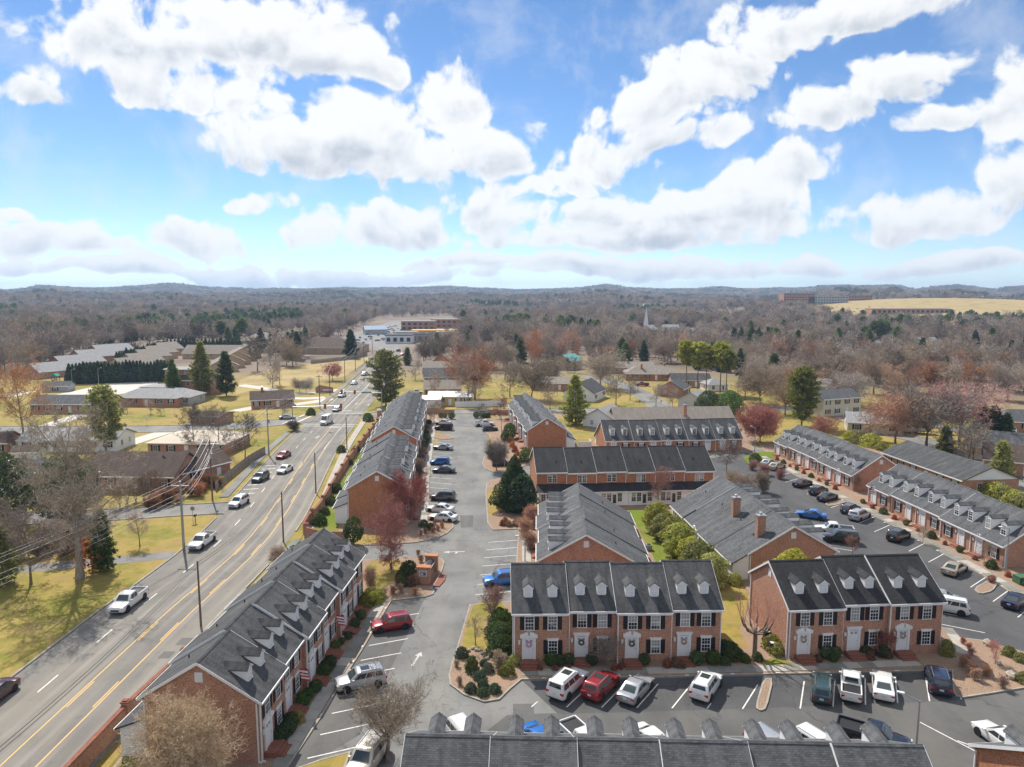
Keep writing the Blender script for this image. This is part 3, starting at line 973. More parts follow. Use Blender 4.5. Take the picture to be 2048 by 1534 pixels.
# painted stall lines
def stall(p, q, w=0.11, dir_=None):
    a, c = ground(*p), ground(*q)
    d = (c - a).normalized()
    n = Vector((d.y, -d.x, 0)) * (w / 2)
    b = MB()
    b.quad(*[(v.x, v.y, 0.032) for v in (a - n, a + n, c + n, c - n)])
    me = b.mesh('stall_line', MAT['paint_white'])
    fix_normals(me)
    put('stall_line', me, lot)
def stall_w(x, y, ang, L, w=0.11):
    d = Vector((math.cos(ang), math.sin(ang), 0))
    n = Vector((d.y, -d.x, 0)) * (w / 2)
    a = Vector((x, y, 0)); c = a + d * L
    b = MB()
    b.quad(*[(v.x, v.y, 0.032) for v in (a - n, a + n, c + n, c - n)])
    put('stall_line', b.mesh('stall_line', MAT['paint_white']), lot)
for k in range(7):                                           # before the four-unit house
    stall_w(4.8 - 3.08 + k * 3.08, 58.5 - 0.05 * k, R(55.5), 4.7 if k not in (0, 5) else 1.0)
for k in range(6):
    stall_w(25.27 + k * 3.0 - (0.0), 58.25 + k * 0.28, R(64), 4.9)
for k in range(10):                                          # before the left near row
    t = k / 10
    x, y = -10.6 - 0.20 * k, 77.0 - k * 3.0
    stall_w(x, y, R(201.5), 4.1)
for k in range(24):                                          # main drive, left
    y = 106.5 + k * 3.75
    stall_w(-9.2 - (y - 106) * 0.087, y, R(164), 4.6)
for k in range(8):                                           # main drive, right
    y = 79.0 + k * 3.05
    stall_w(-4.6 + k * 0.15, y, R(12), 4.8)
for k in range(18):                                          # right lot, by the kerb
    y = 76.0 + k * 4.15
    stall_w(56.9 - max(0, y - 88) * 0.085, y, R(38.3), 5.2)
for k in range(12):
    y = 74.5 + k * 4.1
    stall_w(47.0 - (y - 74) * 0.10, y, R(-30), 4.4)
for p, q in (((1840, 1445), (2010, 1534)), ((1915, 1482), (1948, 1494)), ((2040, 1470), (2070, 1480))):
    stall(p, q)
for k in range(8):
    stall_w(-4 + k * 3.6, 51.6, R(-70), 4.2)
arrow(lot, -9.5, 66.8, R(-12), 0.9, 0.034, turn=False)
arrow(lot, -8.2, 96.5, R(95), 1.0, 0.034)

# number plates on the kerbs
def kerb_plate(x, y, rz):
    o = MB().box(-0.2, 0.2, -0.06, 0.06, 0, 0.06).obj('bay_plate', MAT['paint_white'], lot, (x, y, 0.15), (0, 0, rz))
for x, y in ((3.0, 62.95), (12.0, 63.3), (16.6, 63.45), (21.0, 63.7), (25.4, 63.9), (30.2, 64.0), (37.0, 64.3)):
    kerb_plate(x, y, R(2))
for k in range(14):
    y = 80 + k * 4.15
    kerb_plate(60.78 - max(0, y - 88) * 0.0787, y, R(94))
for k in range(8):
    kerb_plate(-14.6 - 0.086 * k * 3, 78 - k * 3.0, R(85))

# ------------------------------------------------------------------ footways of separate slabs
slab_meshes = {}
def slab_walk(pts, w, L=1.5, mats=('concrete', 'concrete_dark'), z=0.13, alt=0.5):
    """a path laid with concrete slabs, each its own piece"""
    path = resample(pts, 0.5)
    total = sum((path[i + 1] - path[i]).length for i in range(len(path) - 1))
    walk = ribbon_mesh('footpath', path, -w / 2 + 0.02, w / 2 - 0.02, z - 0.001, MAT['mulch_dark'], 0.06)
    o = tag(put('footpath', walk), kind='structure')
    n = int(total / L)
    for i in range(n):
        seg = along(path, i * L, (i + 1) * L)
        a, c = seg[0], seg[-1]
        ang = math.atan2(c.y - a.y, c.x - a.x)
        m = mats[0] if rnd.random() > alt else mats[1]
        key = (round(w, 2), L, m)
        if key not in slab_meshes:
            bb = MB().box(-L / 2 + 0.012, L / 2 - 0.012, -w / 2, w / 2, 0, 0.055)
            slab_meshes[key] = bb.mesh('slab', MAT[m])
        mid = (a + c) / 2
        put('slab', slab_meshes[key], o, (mid.x, mid.y, z - 0.01 + rnd.uniform(0, 0.006)), (0, 0, ang))
    return o
slab_walk([(1.0, 64.0), (12, 64.3), (24, 64.7), (33, 65.35), (40.8, 65.9)], 1.15)
slab_walk([(-15.35, 80.2), (-15.75, 74), (-16.5, 66), (-17.2, 57.6), (-17.9, 50), (-18.3, 44)], 1.25, mats=('concrete_dark', 'concrete'), alt=0.4)
slab_walk([(61.6, 78), (61.65, 88), (60.5, 109), (58.6, 130), (57.3, 145), (56.2, 156)], 1.25, mats=('concrete', 'concrete_dark'), alt=0.6)
slab_walk([(-13.7, 104), (-14.9, 118), (-17.2, 140), (-20.6, 180), (-22.4, 205)], 1.2, mats=('concrete', 'concrete_dark'), alt=0.2)
slab_walk([(2.2, 79), (2.0, 92), (2.2, 105), (3.4, 112)], 1.2, mats=('concrete', 'concrete_dark'), alt=0.2)
slab_walk([(43.6, 84), (41.6, 105), (39.8, 124)], 1.2)
slab_walk([(47.2, 73.2), (46.3, 69.5), (45.2, 67.2)], 1.1)

# ------------------------------------------------------------------ pieces shared by the brick rows
PM = {}
def win_meshes(w, h, cols=3, key=None):
    """frame with glazing bars, pane, lintel and sill of a sash window; origin at its centre, facing -Y"""
    k = ('win', w, h, cols)
    if k in PM:
        return PM[k]
    f = MB()
    t = 0.07
    f.box(-w / 2, -w / 2 + t, -0.06, 0.02, -h / 2, h / 2)
    f.box(w / 2 - t, w / 2, -0.06, 0.02, -h / 2, h / 2)
    f.box(-w / 2 + t, w / 2 - t, -0.06, 0.02, h / 2 - t, h / 2)
    f.box(-w / 2 - 0.04, w / 2 + 0.04, -0.09, 0.02, -h / 2 - 0.06, -h / 2)
    f.box(-w / 2 + t, w / 2 - t, -0.05, 0.0, -0.03, 0.03)
    for i in range(1, cols):
        x = -w / 2 + t + (w - 2 * t) * i / cols
        f.box(x - 0.012, x + 0.012, -0.042, -0.02, -h / 2, -0.03)
        f.box(x - 0.012, x + 0.012, -0.042, -0.02, 0.03, h / 2 - t)
    for z in (-h / 4, h / 4):
        f.box(-w / 2 + t, w / 2 - t, -0.044, -0.02, z - 0.012, z + 0.012)
    pane = MB()
    pane.quad((-w / 2 + t, -0.03, -h / 2), (w / 2 - t, -0.03, -h / 2), (w / 2 - t, -0.03, h / 2 - t), (-w / 2 + t, -0.03, h / 2 - t))
    lin = MB().box(-w / 2 - 0.08, w / 2 + 0.08, -0.08, 0.02, h / 2, h / 2 + 0.17).box(-w / 2 - 0.12, w / 2 + 0.12, -0.11, 0.02, h / 2 + 0.17, h / 2 + 0.21)
    sh = MB()
    sw = 0.42
    sh.box(-sw / 2, -sw / 2 + 0.06, -0.05, 0.01, -h / 2, h / 2); sh.box(sw / 2 - 0.06, sw / 2, -0.05, 0.01, -h / 2, h / 2)
    for z0, z1 in ((-h / 2, -h / 2 + 0.1), (-0.05, 0.05), (h / 2 - 0.1, h / 2)):
        sh.box(-sw / 2 + 0.06, sw / 2 - 0.06, -0.05, 0.01, z0, z1)
    sh.quad((-sw / 2 + 0.06, -0.025, -h / 2), (sw / 2 - 0.06, -0.025, -h / 2), (sw / 2 - 0.06, -0.025, h / 2), (-sw / 2 + 0.06, -0.025, h / 2))
    PM[k] = (f.mesh('window', MAT['trim']), pane.mesh('pane', MAT['glass']), lin.mesh('lintel', MAT['trim']), sh.mesh('shutter', MAT['shutter']))
    return PM[k]

def add_window(parent, x, y, z, w=0.95, h=1.4, rz=0.0, shutters=True, lintel=True, cols=3, shut_mesh=None):
    f, p, l, s = win_meshes(w, h, cols)
    o = put('window', f, parent, (x, y, z), (0, 0, rz))
    put('pane', p, o)
    if lintel:
        put('lintel', l, o)
    if shutters:
        for sx in (-1, 1):
            put('shutter', s, o, (sx * (w / 2 + 0.24), 0, 0))
    return o

def door_meshes():
    if 'door' in PM:
        return PM['door']
    d = MB().box(-0.48, 0.48, -0.05, 0.02, 0, 2.1)
    for z0, z1 in ((0.18, 0.75), (0.9, 1.55)):
        for x0, x1 in ((-0.38, -0.06), (0.06, 0.38)):
            d.box(x0, x1, -0.065, -0.05, z0, z1)
    lights = MB().box(-0.13, 0.13, -0.06, -0.05, 1.72, 1.95)
    flat = MB()
    for s in (-1, 1):
        flat.box(s * 0.48 - (0.2 if s < 0 else 0), s * 0.48 + (0.2 if s > 0 else 0), -0.12, 0.02, 0, 2.2)
    flat.box(-0.74, 0.74, -0.14, 0.02, 2.2, 2.42).box(-0.82, 0.82, -0.22, 0.02, 2.42, 2.5)
    ped = MB()
    for s in (-1, 1):
        ped.box(s * 0.48 - (0.2 if s < 0 else 0), s * 0.48 + (0.2 if s > 0 else 0), -0.12, 0.02, 0, 2.2)
        ped.add([(s * 0.86, -0.24, 2.42), (s * 0.10, -0.24, 2.42), (s * 0.10, -0.24, 2.86), (s * 0.86, -0.24, 2.5),
                 (s * 0.86, 0.02, 2.42), (s * 0.10, 0.02, 2.42), (s * 0.10, 0.02, 2.86), (s * 0.86, 0.02, 2.5)],
                [(0, 1, 2, 3), (3, 2, 6, 7), (1, 5, 6, 2), (0, 3, 7, 4)])
    ped.box(-0.86, 0.86, -0.2, 0.02, 2.2, 2.42).tube((0, -0.12, 2.42), (0, -0.12, 2.95), 0.06, 0.03, 6)
    knob = MB().box(0.36, 0.42, -0.1, -0.05, 0.98, 1.06)
    wr = MB()
    n = 14
    for i in range(n):
        a, b_ = 2 * math.pi * i / n, 2 * math.pi * (i + 1) / n
        wr.tube((0.24 * math.cos(a), -0.11, 1.52 + 0.24 * math.sin(a)), (0.24 * math.cos(b_), -0.11, 1.52 + 0.24 * math.sin(b_)), 0.085, n=5)
    PM['door'] = dict(door=d.mesh('door', MAT['door_white']), lights=lights.mesh('light', MAT['glass_pale']), flat=flat.mesh('surround', MAT['trim']),
                      ped=ped.mesh('surround', MAT['trim']), knob=knob.mesh('knob', MAT['metal_grey']),
                      wreath=wr.mesh('wreath', MAT['leaf_shrub']), wreath_pink=wr.mesh('wreath', material('wreath_pink', color=(0.55, 0.25, 0.45))), wreath_tan=wr.mesh('wreath', MAT['twig_tan']))
    fix_normals(PM['door']['ped'])
    return PM['door']
def add_door(parent, x, y, z, pediment=True, wreath=None, rz=0.0):
    m = door_meshes()
    o = put('door', m['door'], parent, (x, y, z), (0, 0, rz))
    for sx in (-0.21, 0.21):
        put('light', m['lights'], o, (sx, 0, 0))
    put('knob', m['knob'], o)
    put('surround', m['ped' if pediment else 'flat'], o)
    if wreath:
        put('wreath', m[wreath], o)
    return o

def stoop_mesh(w, h, d):
    k = ('stoop', w, round(h, 2), d)
    if k not in PM:
        b = MB().box(-w / 2, w / 2, -d, 0, 0, h)
        n = max(1, int(h / 0.17))
        for i in range(n):
            b.box(-w / 2 + 0.1, w / 2 - 0.1, -d - 0.3 * (i + 1), -d - 0.3 * i, 0, h - (i + 1) * h / (n + 1))
        PM[k] = b.mesh('stoop', MAT['brick_paving'])
    return PM[k]

def dormer_meshes(slope, roofmat, louver, big):
    w, h, pk = {0: (0.92, 0.98, 0.36), 1: (1.10, 1.32, 0.32), 2: (1.08, 1.55, 0.32)}[big]
    k = ('dormer', round(slope, 3), roofmat, louver, big)
    if k in PM:
        return PM[k]
    dep = (h + pk) / slope + 0.25
    body = MB().extr([(-w / 2, -0.35), (w / 2, -0.35), (w / 2, h), (0, h + pk), (-w / 2, h)], 'y', 0.0, dep)
    me = body.mesh('dormer', MAT['siding']); fix_normals(me)
    o, t = 0.1, 0.07
    sl = pk / (w / 2)
    rf = MB()
    for s in (-1, 1):
        rf.extr([(0, h + pk + t), (s * (w / 2 + o), h - o * sl + t), (s * (w / 2 + o), h - o * sl), (0, h + pk)], 'y', -0.12, dep)
    rme = rf.mesh('dormer_roof', MAT[roofmat]); fix_normals(rme)
    tr = MB()
    tr.extr([(0, h + pk - 0.005), (w / 2 + o, h - o * sl - 0.005), (w / 2 + o, h - o * sl - 0.11), (0, h + pk - 0.15), (-w / 2 - o, h - o * sl - 0.11), (-w / 2 - o, h - o * sl - 0.005)], 'y', -0.1, -0.005)
    tme = tr.mesh('dormer_trim', MAT['trim']); fix_normals(tme)
    PM[k] = (me, rme, tme, dep)
    return PM[k]

def add_dormer(parent, x, y, z, slope, roofmat, louver, big):
    me, rme, tme, dep = dormer_meshes(slope, roofmat, louver, big)
    q = (0.85, 1.12, 1.28)[big]
    o = put('dormer', me, parent, (x, y, z))
    put('dormer_roof', rme, o)
    put('dormer_trim', tme, o)
    if louver:
        k = 'louver_panel'
        if k not in PM:
            PM[k] = MB().box(-0.36, 0.36, -0.03, 0.02, -0.5, 0.5).mesh('louver', MAT['louver'])
        put('louver', PM[k], o, (0, -0.005, 0.58 * q), (0, 0, 0), (q, 1, q))
        f = win_meshes(0.82, 1.1, 2)[0]
        put('frame', f, o, (0, -0.012, 0.57 * q), (0, 0, 0), (q, 1, q))
    else:
        f, p, l, s = win_meshes(0.72, 1.08, 2)
        put('frame', f, o, (0, -0.012, 0.57 * q), (0, 0, 0), (q, 1, q))
        put('pane', p, o, (0, -0.012, 0.57 * q), (0, 0, 0), (q, 1, q))
    return o

def brick_row(name, label, loc, rz, units, D, ze, zr, brick, roof, two=True, dormers=2, louver=True, front=True,
              leanto=0.0, lean_top=None, lean_wins=False, doors=None, base=0.45, vents=True, vent_ends=(True, True), rear_wins=False, group=None, stoops=True, lanterns=True, big=0):
    """a row of brick houses. units: list of (width, forward offset, z offset). Front at y=0 facing -Y."""
    root = tag(empty(name, (loc[0], loc[1], 0.10), rz), label, 'building', group)
    x = 0.0
    half = D / 2
    s = (zr - ze) / half
    ov, t = 0.32, 0.16
    n = len(units)
    for i, (w, oy, oz) in enumerate(units):
        x0, x1 = x, x + w
        e, r = ze + oz, zr + oz
        mid = oy + half
        wall = MB().extr([(oy, 0), (D + oy, 0), (D + oy, e), (mid, r), (oy, e)], 'x', x0, x1)
        wme = wall.mesh('wall', MAT[brick]); fix_normals(wme)
        put('wall', wme, root)
        a0 = x0 - (0.22 if i == 0 else 0.06 if oy < units[i - 1][1] or oz > units[i - 1][2] else -0.02)
        a1 = x1 + (0.22 if i == n - 1 else 0.06 if oy < units[i + 1][1] or oz > units[i + 1][2] else -0.02)
        c = t * math.sqrt(1 + s * s)
        prof = [(oy - ov, e - ov * s), (mid, r), (D + oy + ov, e - ov * s), (D + oy + ov, e - ov * s + c), (mid, r + c), (oy - ov, e - ov * s + c)]
        rb = MB().extr(prof, 'x', a0, a1)
        rme = rb.mesh('roof', MAT[roof]); fix_normals(rme)
        ro = put('roof', rme, root)
        cap = MB().extr([(mid - 0.16, r + c - 0.16 * s + 0.005), (mid, r + c + 0.005), (mid + 0.16, r + c - 0.16 * s + 0.005), (mid + 0.16, r + c - 0.16 * s + 0.05), (mid, r + c + 0.05), (mid - 0.16, r + c - 0.16 * s + 0.05)], 'x', a0 + 0.02, a1 - 0.02)
        cm = cap.mesh('ridge_cap', MAT[roof]); fix_normals(cm)
        put('ridge_cap', cm, ro)
        if vents:
            vy = D + oy - 1.7 - rnd.random() * 0.8
            vz = e + (D + oy - vy) * s + c
            vx = x0 + w * rnd.uniform(0.3, 0.7)
            put('vent_pipe', vent_mesh(), ro, (vx, vy, vz - 0.1))
        # rake boards where a unit's end shows
        for side, show in ((0, i == 0 or oy < units[i - 1][1] or oz > units[i - 1][2]), (1, i == n - 1 or oy < units[min(i + 1, n - 1)][1] or oz > units[min(i + 1, n - 1)][2])):
            if show:
                xx = a0 - 0.03 if side == 0 else a1 + 0.005
                q = [(oy - ov, e - ov * s + c), (mid, r + c), (D + oy + ov, e - ov * s + c), (D + oy + ov, e - ov * s - 0.05), (mid, r - 0.06), (oy - ov, e - ov * s - 0.05)]
                tm = MB().extr(q, 'x', xx, xx + 0.028).mesh('rake_board', MAT['trim']); fix_normals(tm)
                put('rake_board', tm, ro)
        g = MB().box(a0, a1, oy - ov - 0.1, oy - ov - 0.003, e - ov * s - 0.02, e - ov * s + 0.13)
        g.box(x0 + 0.01, x1 - 0.01, oy - ov, oy - 0.003, e - ov * s - 0.14, e - ov * s - 0.01)
        g.obj('gutter', MAT['trim'], root)
        gr = MB().box(a0, a1, D + oy + ov + 0.003, D + oy + ov + 0.1, e - ov * s - 0.02, e - ov * s + 0.13)
        gr.box(x0 + 0.01, x1 - 0.01, D + oy + 0.003, D + oy + ov, e - ov * s - 0.14, e - ov * s - 0.01)
        if not (leanto and not two):
            gr.obj('gutter', MAT['trim'], root)
        if dormers:
            yd = (1.25, 1.25, 1.15)[big]
            for k in range(dormers):
                xx = x0 + w * ((k + 0.5) / dormers * 0.9 + 0.05)
                add_dormer(root, xx, oy + yd, e + yd * s + c - 0.02, s, roof, louver, big)
        if front:
            mir = i % 2 == 1 if doors is None else doors[i].get('mirror', False)
            dd = doors[i] if doors else {}
            fx = (lambda u: x0 + w * (1 - u)) if mir else (lambda u: x0 + w * u)
            dxp, wx = fx(0.28), fx(0.72)
            add_door(root, dxp, oy - 0.003, base, dd.get('ped', i % 2 == 0), dd.get('wreath'))
            if stoops:
                put('stoop', stoop_mesh(1.75, base, 1.0), root, (dxp, oy - 0.004, 0))
            if lanterns:
                put('lantern', lantern_mesh(), root, (dxp - 0.95, oy - 0.01, base + 1.75))
            add_window(root, wx, oy - 0.003, base + 1.2)
            if two:
                add_window(root, fx(0.29), oy - 0.003, e - 1.15)
                add_window(root, fx(0.71), oy - 0.003, e - 1.15)
            put('downspout', spout_mesh(e - ov * s), root, (x0 + 0.12 if i else x0 + 0.08, oy - 0.07, 0))
        if rear_wins:
            o = add_window(root, x0 + w * 0.5 - 0.42, D + oy + 0.003, e - 1.15, 0.8, 1.3, math.pi, False, False, 2)
            o = add_window(root, x0 + w * 0.5 + 0.42, D + oy + 0.003, e - 1.15, 0.8, 1.3, math.pi, False, False, 2)
            put('downspout', spout_mesh(e - ov * s), root, (x0 + 0.1, D + oy + 0.07, 0))
        if leanto:
            zt = (e if not two else lean_top or 3.3)
            zl = zt - leanto * (s if not two else 0.38)
            y0 = D + oy
            sr = MB().extr([(y0 - 0.05, 0.0), (y0 + leanto, 0.0), (y0 + leanto, zl), (y0 - 0.05, zt)], 'x', x0 + 0.015, x1 - 0.015)
            sm = sr.mesh('sunroom', MAT['siding']); fix_normals(sm)
            so = put('sunroom', sm, root)
            sl = (zt - zl) / leanto
            yl = y0 + leanto + 0.3
            if two:
                lr = [(y0 - 0.02, zt + 0.02), (yl, zl - 0.3 * sl + 0.02), (yl, zl - 0.3 * sl + 0.16), (y0 - 0.02, zt + 0.18)]
            else:
                lr = [(y0 + ov + 0.01, e - (ov + 0.01) * s + 0.01), (yl, zl - 0.3 * sl + 0.01), (yl, zl - 0.3 * sl + c), (y0 + ov + 0.01, e - (ov + 0.01) * s + c)]
            lm = MB().extr(lr, 'x', a0, a1).mesh('sunroom_roof', MAT[roof]); fix_normals(lm)
            put('sunroom_roof', lm, so)
            MB().box(a0, a1, yl + 0.003, yl + 0.09, zl - 0.3 * sl - 0.02, zl - 0.3 * sl + 0.13).obj('gutter', MAT['trim'], so)
            if lean_wins:
                hw = min(1.5, zl - 0.75)
                for q, (u, ww) in enumerate(((0.3, 0.85), (0.48, 0.85), (0.66, 0.85), (0.84, 0.85))):
                    if q == 1:
                        put('door', sun_door_mesh(), so, (x0 + w * u, y0 + leanto + 0.004, 0.1), (0, 0, math.pi))
                    else:
                        f, p, _, _ = win_meshes(ww, round(hw, 2), 2)
                        wo = put('window', f, so, (x0 + w * u, y0 + leanto + 0.004, zl - 0.3 - hw / 2), (0, 0, math.pi))
                        put('pane', p, so, (x0 + w * u, y0 + leanto + 0.006, zl - 0.3 - hw / 2), (0, 0, math.pi))
        if not front and not rear_wins:
            pass
        x = x1
    for k, (xx, ang, ok) in enumerate(((0.0, -math.pi / 2, vent_ends[0]), (x, math.pi / 2, vent_ends[1]))):
        if ok:
            oy, oz = (units[0] if k == 0 else units[-1])[1:]
            if 'gable_vent' not in PM:
                PM['gable_vent'] = MB().box(-0.32, 0.32, -0.04, 0.02, -0.4, 0.4).mesh('gable_vent', MAT['louver'])
            put('gable_vent', PM['gable_vent'], root, (xx, oy + half, zr + oz - 1.15), (0, 0, ang))
            put('downspout', spout_mesh(ze - ov * s), root, (xx + (0.07 if k else -0.07), oy + 0.14, 0))
            put('downspout', spout_mesh(ze - ov * s), root, (xx + (0.07 if k else -0.07), oy + D - 0.14, 0))
    return root

def vent_mesh():
    if 'vent' not in PM:
        PM['vent'] = MB().tube((0, 0, 0), (0, 0, 0.42), 0.06, n=6).tube((0, 0, 0.08), (0, 0, 0.12), 0.13, n=6).mesh('vent_pipe', MAT['metal_black'])
    return PM['vent']
def lantern_mesh():
    if 'lantern' not in PM:
        PM['lantern'] = MB().box(-0.09, 0.09, -0.2, -0.04, -0.16, 0.16).box(-0.04, 0.04, -0.05, 0.01, -0.05, 0.05).box(-0.12, 0.12, -0.23, -0.01, 0.16, 0.2).mesh('lantern', MAT['metal_white'])
    return PM['lantern']
def spout_mesh(h):
    k = ('spout', round(h, 1))
    if k not in PM:
        PM[k] = MB().box(-0.05, 0.05, -0.05, 0.05, 0.1, h).box(-0.05, 0.05, -0.25, 0.05, 0.02, 0.1).mesh('downspout', MAT['trim'])
    return PM[k]
def sun_door_mesh():
    if 'sundoor' not in PM:
        PM['sundoor'] = MB().box(-0.42, 0.42, -0.05, 0.02, 0, 2.0, 0).box(-0.3, 0.3, -0.06, -0.05, 0.3, 1.85, 1).mesh('door', MAT['trim'], MAT['glass_dark'])
    return PM['sundoor']
def chimney(parent, x, y, z0, z1, w=0.75, d=1.05, brick='brick'):
    c = MB().box(x - w / 2, x + w / 2, y - d / 2, y + d / 2, z0, z1).box(x - w / 2 - 0.05, x + w / 2 + 0.05, y - d / 2 - 0.05, y + d / 2 + 0.05, z1 - 0.25, z1 - 0.1)
    o = c.obj('chimney', MAT[brick], parent)
    MB().box(x - w / 2 - 0.08, x + w / 2 + 0.08, y - d / 2 - 0.08, y + d / 2 + 0.08, z1, z1 + 0.08).tube((x, y, z1 + 0.08), (x, y, z1 + 0.4), 0.16, n=8).tube((x, y, z1 + 0.42), (x, y, z1 + 0.47), 0.26, 0.1, n=8).obj('chimney_cap', MAT['chimney_cap'], o)
    return o

# ------------------------------------------------------------------ the rows
b1 = brick_row('townhouse_row', 'four-unit two-storey brick townhouse row with dark grey roof and four wreathed white doors', (0.15, 66.2), R(0.9),
               [(5.35, -0.35, 0.0), (4.75, 0.0, 0.05), (5.35, -0.35, 0.0), (4.95, 0.0, 0.1)], 9.2, 5.3, 8.25, 'brick', 'shingle',
               doors=[dict(ped=True, wreath='wreath_pink'), dict(ped=False, wreath='wreath'), dict(ped=True, wreath='wreath'), dict(ped=False, wreath='wreath_tan')])
b2 = brick_row('townhouse_row', 'three-unit two-storey brick townhouse row with black roof and sunlit left gable', (27.35, 67.05), R(4.5),
               [(5.6, -0.35, -0.05), (4.75, 0.0, 0.15), (5.6, -0.3, 0.2)], 9.2, 5.3, 8.25, 'brick', 'shingle_black',
               doors=[dict(ped=True, wreath='wreath_tan'), dict(ped=False), dict(ped=True, wreath='wreath_tan')])
l1 = brick_row('townhouse_row', 'long two-storey brick townhouse row beside the road wall, flags by its doors', (-19.75, 50.9), R(86.3),
               [(5.1, -0.35, -0.05), (5.0, 0.0, 0.0), (5.1, -0.35, 0.05), (5.0, 0.0, 0.1), (5.1, -0.35, 0.15), (5.0, 0.0, 0.2)], 9.2, 5.15, 8.05, 'brick', 'shingle', leanto=2.0, lean_top=3.2,
               doors=[dict(ped=True), dict(ped=False), dict(ped=True), dict(ped=False), dict(ped=True), dict(ped=False)])
l2 = brick_row('townhouse_row', 'two-storey brick row with bright brick gable behind the red-budded maples', (-16.9, 109.6), R(95.0),
               [(5.2, -0.3, 0), (5.1, 0, 0.05), (5.2, -0.3, 0.1), (5.1, 0, 0.05), (5.2, -0.3, 0.1), (5.1, 0, 0.1)], 9.4, 5.6, 8.35, 'brick_orange', 'shingle_grey', leanto=2.0, lean_top=3.3, big=1)
l3 = brick_row('townhouse_row', 'longest grey-roofed brick row ending at the back gate, beside the white van\'s road', (-20.4, 150.0), R(95.0),
               [(5.2, -0.3 * (i % 2), 0.05 * i) for i in range(10)], 9.8, 5.1, 8.0, 'brick_orange', 'shingle_grey', leanto=2.0, lean_top=3.2, big=1)
r1 = brick_row('townhouse_row', 'storey-and-a-half brick row with white window dormers and a flag at its first door', (62.6, 120.8), R(-84.8),
               [(6.1, (-0.3, 0, 0, -0.3, -0.3)[i], (0, 0.1, 0.1, 0, 0)[i]) for i in range(5)], 10.8, 3.0, 6.5, 'brick', 'shingle_grey', two=False, louver=False, leanto=2.2, base=0.3, big=2)
r2 = brick_row('townhouse_row', 'storey-and-a-half brick row with ten dormers beside the red-twigged tree', (60.05, 158.4), R(-84.6),
               [(6.2, (-0.3, 0, 0, -0.3, -0.3)[i], (0, 0.1, 0.1, 0, 0)[i]) for i in range(5)], 10.8, 3.0, 6.5, 'brick', 'shingle_grey', two=False, louver=False, leanto=2.2, base=0.3, big=2)
c1 = brick_row('townhouse_row', 'grey-roofed brick row with big gable behind the four-unit row', (4.45, 107.9), R(-92.0),
               [(5.9, 0.0, 0.0), (5.9, -0.3, 0.05), (5.9, 0.0, 0.0), (6.0, -0.3, 0.05)], 11.6, 3.35, 6.65, 'brick', 'shingle_grey', two=False, leanto=2.1, base=0.3, louver=True, big=1)
c2 = brick_row('townhouse_row', 'grey-roofed brick row with two tall brick chimneys', (41.2, 87.4), R(94.5),
               [(6.2, -0.2, 0.05), (6.2, 0.0, 0.0), (6.2, -0.2, 0.05), (6.2, 0.0, 0.1)], 11.4, 3.4, 6.75, 'brick', 'shingle_grey', two=False, leanto=2.1, base=0.3, louver=True, lean_wins=True, big=1)
chimney(c2, 2.4, 8.8, 3.5, 7.6)
chimney(c2, 10.6, 8.8, 3.5, 7.6)
c3 = brick_row('townhouse_row', 'two-storey brick row with wide sunlit brick gable facing the black-roofed row', (-0.9, 204.3), R(-83.5),
               [(5.2, -0.3 * (i % 2), -0.03 * i) for i in range(8)], 9.4, 4.6, 7.6, 'brick_orange', 'shingle_grey', leanto=2.0, lean_top=2.9, big=1)
m1 = brick_row('townhouse_row', 'black-roofed brick row showing its rear windows and white sunrooms', (34.6, 132.6), R(184.6),
               [(5.2, -0.1 * (i % 2), 0.12 * (i % 2) + 0.03 * i) for i in range(6)], 10.8, 5.35, 8.4, 'brick_orange', 'shingle_black', dormers=0, front=False, rear_wins=True, leanto=2.0, lean_top=3.3, lean_wins=True)
a1 = brick_row('townhouse_row', 'storey-and-a-half brick row with ten dormers in line and an orange end gable', (21.4, 158.9), R(5.0),
               [(6.4, -0.2 * (i % 2), -0.03 * (i % 2)) for i in range(5)], 10.4, 3.0, 6.6, 'brick_orange', 'shingle', two=False, louver=False, leanto=2.0, base=0.3, big=2)
b0 = brick_row('townhouse_row', 'two-storey row seen from behind with stepped grey shingle ridge and dormer tips', (25.35, 45.4), R(178.1),
               [(5.3, -0.3 * (i % 2), 0.16 * (1 - i % 2)) for i in range(6)], 9.2, 5.2, 7.95, 'brick', 'shingle_grey', base=0.4)
pt = ground(1938, 1494, 5.0)
b00 = brick_row('townhouse_row', 'brick end house in the near corner with bright orange wall and one dormer', (pt.x + 0.2 + 15.9 * 0.9976, pt.y - 0.35 + 15.9 * 0.07), R(184.0),
                [(5.3, 0, 0)] * 3, 9.2, 5.2, 8.0, 'brick_orange', 'shingle_grey', base=0.4)

